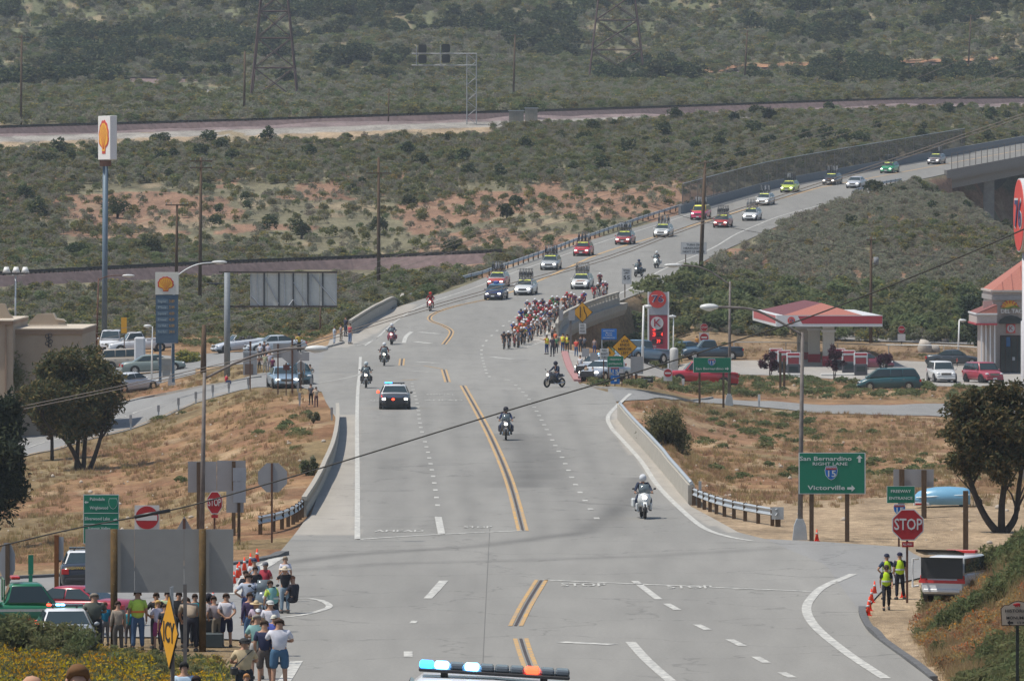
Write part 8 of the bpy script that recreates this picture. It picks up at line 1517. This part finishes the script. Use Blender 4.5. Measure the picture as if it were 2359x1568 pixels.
stand(424, 1524, None, 'stand', .3, (.42, .54, .66), DKT, 'dark-haired person in pale blue t-shirt at the very bottom', 1.72, hair=(.02, .02, .02), sleeves='tee'); stand(568, 1551, None, 'stand', .1, (.3, .3, .3), DKT, 'reddish-blond head at the bottom edge below the tan shirt', 1.3, hair=(.42, .20, .08)); stand(452, 1556, None, 'stand', .1, (.2, .2, .2), DKT, 'dark-haired head at the bottom edge', 1.6, hair=(.03, .02, .02)); stand(180, 1532, None, 'stand', .2, (.2, .2, .25), DKT, 'brown-haired head with blond streaks close to the camera', 1.68, Y=57, hair=(.14, .07, .03)); stand(74, 1560, None, 'stand', .2, (.2, .2, .25), DKT, 'balding head close to the camera at lower left', 1.68, Y=57, hair=(.42, .24, .16))
SV = (.42, .60, .02); stand(2041, 1304, 1405, 'walk', math.pi, (.02, .025, .035), (.015, .015, .02), 'man in fluorescent vest walking towards the camera', 1.42, vest=(SV,), hair=(.06, .04, .03)); stand(2042, 1276, 1380, 'akimbo', .2, (.03, .05, .10), (.015, .02, .03), 'man in fluorescent vest standing behind the walking man', 1.46, vest=(SV,), head='cap', hair=(.02, .025, .05)); stand(2072, 1273, 1380, 'relaxed', .1, (.03, .03, .05), (.015, .015, .025), 'man in fluorescent vest beside the stop sign post', 1.5, vest=(SV,), head='cap', hair=(.02, .02, .05))
TANO, OLV = (.30, .24, .18), (.12, .11, .09)
for a in ((694, 834, 888, 'stand', 0, TANO, OLV, 'uniformed officer in tan, left one beside the blue-grey sedan'), (714, 839, 884, 'akimbo', 0, TANO, OLV, 'uniformed officer with hands on hips'), (716, 884, 932, 'stand', .2, (.12, .12, .13), (.02, .02, .025), 'man in grey shirt and black trousers by the ramp corner'), (728, 891, 937, 'camera', .3, (.50, .42, .32), (.14, .07, .07), 'man in cream shirt raising both arms with a camera'),
 (521, 861, 888, 'sit', -1, (.42, .03, .05), (.08, .1, .2), 'person in red sitting at the ramp edge'), (597, 819, 852, 'stand', .2, (.25, .14, .10), DKT, 'child in brown standing with the ramp spectators'), (610, 812, 859, 'stand', 0, (.45, .45, .30), (.33, .30, .25), 'woman in pale yellow dress at the ramp'), (621, 809, 857, 'camera', 0, (.55, .53, .62), (.3, .28, .3), 'person in white blouse photographing at the ramp'), (628, 822, 862, 'stand', 0, (.14, .03, .07), (.06, .02, .04), 'person all in maroon at the ramp'),
 (599, 790, 832, 'stand', 0, TEE, DKT, 'person in white shirt before the silver cars, left one'), (609, 786, 830, 'stand', 0, (.05, .04, .05), DKT, 'person in black before the silver cars'), (617, 790, 832, 'stand', 0, (.50, .48, .55), DKT, 'person in pale shirt before the silver cars, right one'), (651, 781, 812, 'relaxed', 1, (.60, .52, .28), (.4, .42, .5), 'person in light yellow shirt by the kerb'), (668, 792, 816, 'stand', 0, (.65, .55, .04), DKT, 'small person in bright yellow'), (689, 767, 814, 'akimbo', .3, (.42, .30, .05), (.015, .015, .02), 'man in golden vest, black trousers and dark helmet'),
 (770, 751, 793, 'crossed', -1.2, (.36, .42, .50), (.36, .42, .50), 'person all in pale blue by the left junction corner'), (785, 747, 786, 'relaxed', -1, (.20, .19, .21), KHA, 'person in grey beside the pale blue one'), (796, 729, 775, 'crossed', -.8, (.04, .04, .06), (.04, .05, .08), 'tall dark-clothed person at the parapet end'), (806, 745, 792, 'stand', -.8, (.36, .06, .07), (.10, .16, .28), 'person in red top and blue shorts at the parapet end'),
 (1259, 772, 816, 'point', .6, (.60, .25, .05), (.04, .06, .14), 'marshal in orange and yellow vest waving at the corner'), (1272, 773, 821, 'stand', .2, (.06, .05, .07), (.05, .05, .06), 'big man in dark grey at the right corner'), (1281, 774, 813, 'stand', .2, (.10, .24, .12), DKT, 'person in green shirt at the right corner'), (1296, 768, 811, 'crossed', -.5, (.65, .35, .06), (.03, .06, .14), 'marshal in orange vest with arms crossed'), (1306, 770, 813, 'stand', -.4, (.015, .02, .04), (.015, .02, .03), 'person in black beside the orange vest marshal'),
 (1272, 752, 786, 'stand', -.6, (.22, .20, .20), DKT, 'person in grey at the creek parapet'), (1279, 763, 800, 'stand', -.6, (.60, .12, .05), DKT, 'person in orange-red at the creek parapet'), (1327, 780, 822, 'stand', -.3, (.55, .07, .05), JEAN, 'man in red shirt and jeans right of the corner'), (1337, 773, 812, 'stand', -.3, (.04, .04, .05), DKT, 'person in dark clothes behind the red shirt'), (1345, 774, 812, 'crossed', -.3, (.16, .17, .20), DKT, 'person in slate jacket behind the red shirt'),
 (1369, 779, 816, 'stand', -.2, (.24, .19, .19), (.06, .08, .20), 'man in brown t-shirt and jeans before the blue sign'), (1336, 818, 864, 'stand', -.5, (.50, .50, .52), (.05, .05, .06), 'man in white shirt and dark trousers by the red kerb'), (1350, 841, 878, 'stand', -.2, TANO, OLV, 'uniformed officer behind the parked patrol cars, left'), (1365, 845, 878, 'stand', -.2, (.45, .45, .50), (.03, .03, .05), 'person in white shirt leaning at the patrol car'), (1358, 826, 850, 'stand', -.2, (.25, .16, .15), DKT, 'person in brown between the sign backs'),
 (1605, 774, 806, 'stand', .2, (.60, .28, .05), (.06, .10, .22), 'worker in orange vest behind the fuel sign'), (1623, 778, 806, 'stand', .2, (.14, .15, .20), (.08, .10, .16), 'person in grey beside the orange vest worker'), (2204, 824, 846, 'stand', 1.5, (.40, .05, .05), DKT, 'small person in red by the lot lamp'), (2258, 828, 850, 'bend', 1, (.50, .20, .05), DKT, 'worker in orange bending beside the restaurant')):
    x, yt, yb, pz, aw, tp, bt, lb = a; v = ((.60, .62, .08), 1) if 'vest' in lb and 'marshal' in lb else None; stand(x, yt, yb, pz, aw, tp, bt, lb, vest=v, hat=('helmet', (.04, .05, .05)) if 'helmet' in lb else None)
# cones, cooler, bags
def cone(px, yt, yb, label):
    b = hit(px, yb); H = max(.45, min(.8, (yb-yt)*b.y/FP)); t = thing('traffic_cone', label, 'traffic cone', b, group='orange traffic cones'); OR = mat('cone_orange', (.80, .06, .02), .6, var=.04); k = H/.7; bm = BM(); tube(bm, [(0, 0, .03*k), (0, 0, .45*k), (0, 0, .7*k)], [.13*k, .065*k, .028*k], 12); part('cone_body', bm, OR, t); bm = BM(); box(bm, -.18*k, .18*k, -.18*k, .18*k, 0, .035*k); part('base', bm, OR, t); bm = BM(); tube(bm, [(0, 0, .42*k), (0, 0, .52*k)], [.078*k, .062*k], 12); part('reflective_collar', bm, SWH, t)
for i, (x, a, b_) in enumerate(((592, 1263, 1296), (577, 1273, 1306), (563, 1282, 1316), (551, 1293, 1328), (547, 1298, 1333), (539, 1322, 1346), (491, 1358, 1390))): cone(x, a, b_, 'orange cone of the left row, '+('farthest one', 'second from the far end', 'third from the far end', 'fourth from the far end', 'fifth from the far end', 'at the edge of the large board', 'seen under the large board')[i])
for x, a, b_, l in ((2014, 1338, 1369, 'farthest in the right row by the vests'), (2007, 1356, 1387, 'second in the right row by the vests'), (2002, 1376, 1406, 'third in the right row by the vests'), (1999, 1387, 1417, 'nearest in the right row by the vests'), (2080, 1345, 1375, 'behind the legs of the vest men'), (1881, 1222, 1246, 'at the foot of the large green sign')): cone(x, a, b_, 'orange cone '+l)
b = hit(487, 1490); t = thing('cooler_box', 'dark cooler box with an open lid at the foot of the right board post', 'cooler', b); bm = BM(); box(bm, -.35, .35, -.25, .25, 0, .42, bev=.03); part('box', bm, mat('cooler_dark', (.04, .06, .07), .5), t); bm = BM(); box(bm, -.35, .35, .20, .27, .42, .80, bev=.03); part('lid', bm, BLACK, t)
for o in list(PARK): kill_tree(o)
# ---------------------------------------------------------------- the air
def build_haze():
    bm = BM(); box(bm, -900, 900, -20, 2150, -9, 175)
    m = bpy.data.materials.new('valley_air'); m.use_nodes = True; n = m.node_tree.nodes; n.clear()
    v = n.new('ShaderNodeVolumePrincipled'); v.inputs['Density'].default_value = HAZE; v.inputs['Color'].default_value = (.80, .90, 1, 1); v.inputs['Anisotropy'].default_value = .0
    o = n.new('ShaderNodeOutputMaterial'); m.node_tree.links.new(v.outputs[0], o.inputs['Volume'])
    tag(part('haze', bm, m, None), 'thin bluish air over the whole valley', 'haze', kind='stuff')
HAZE = .00010
build_haze()
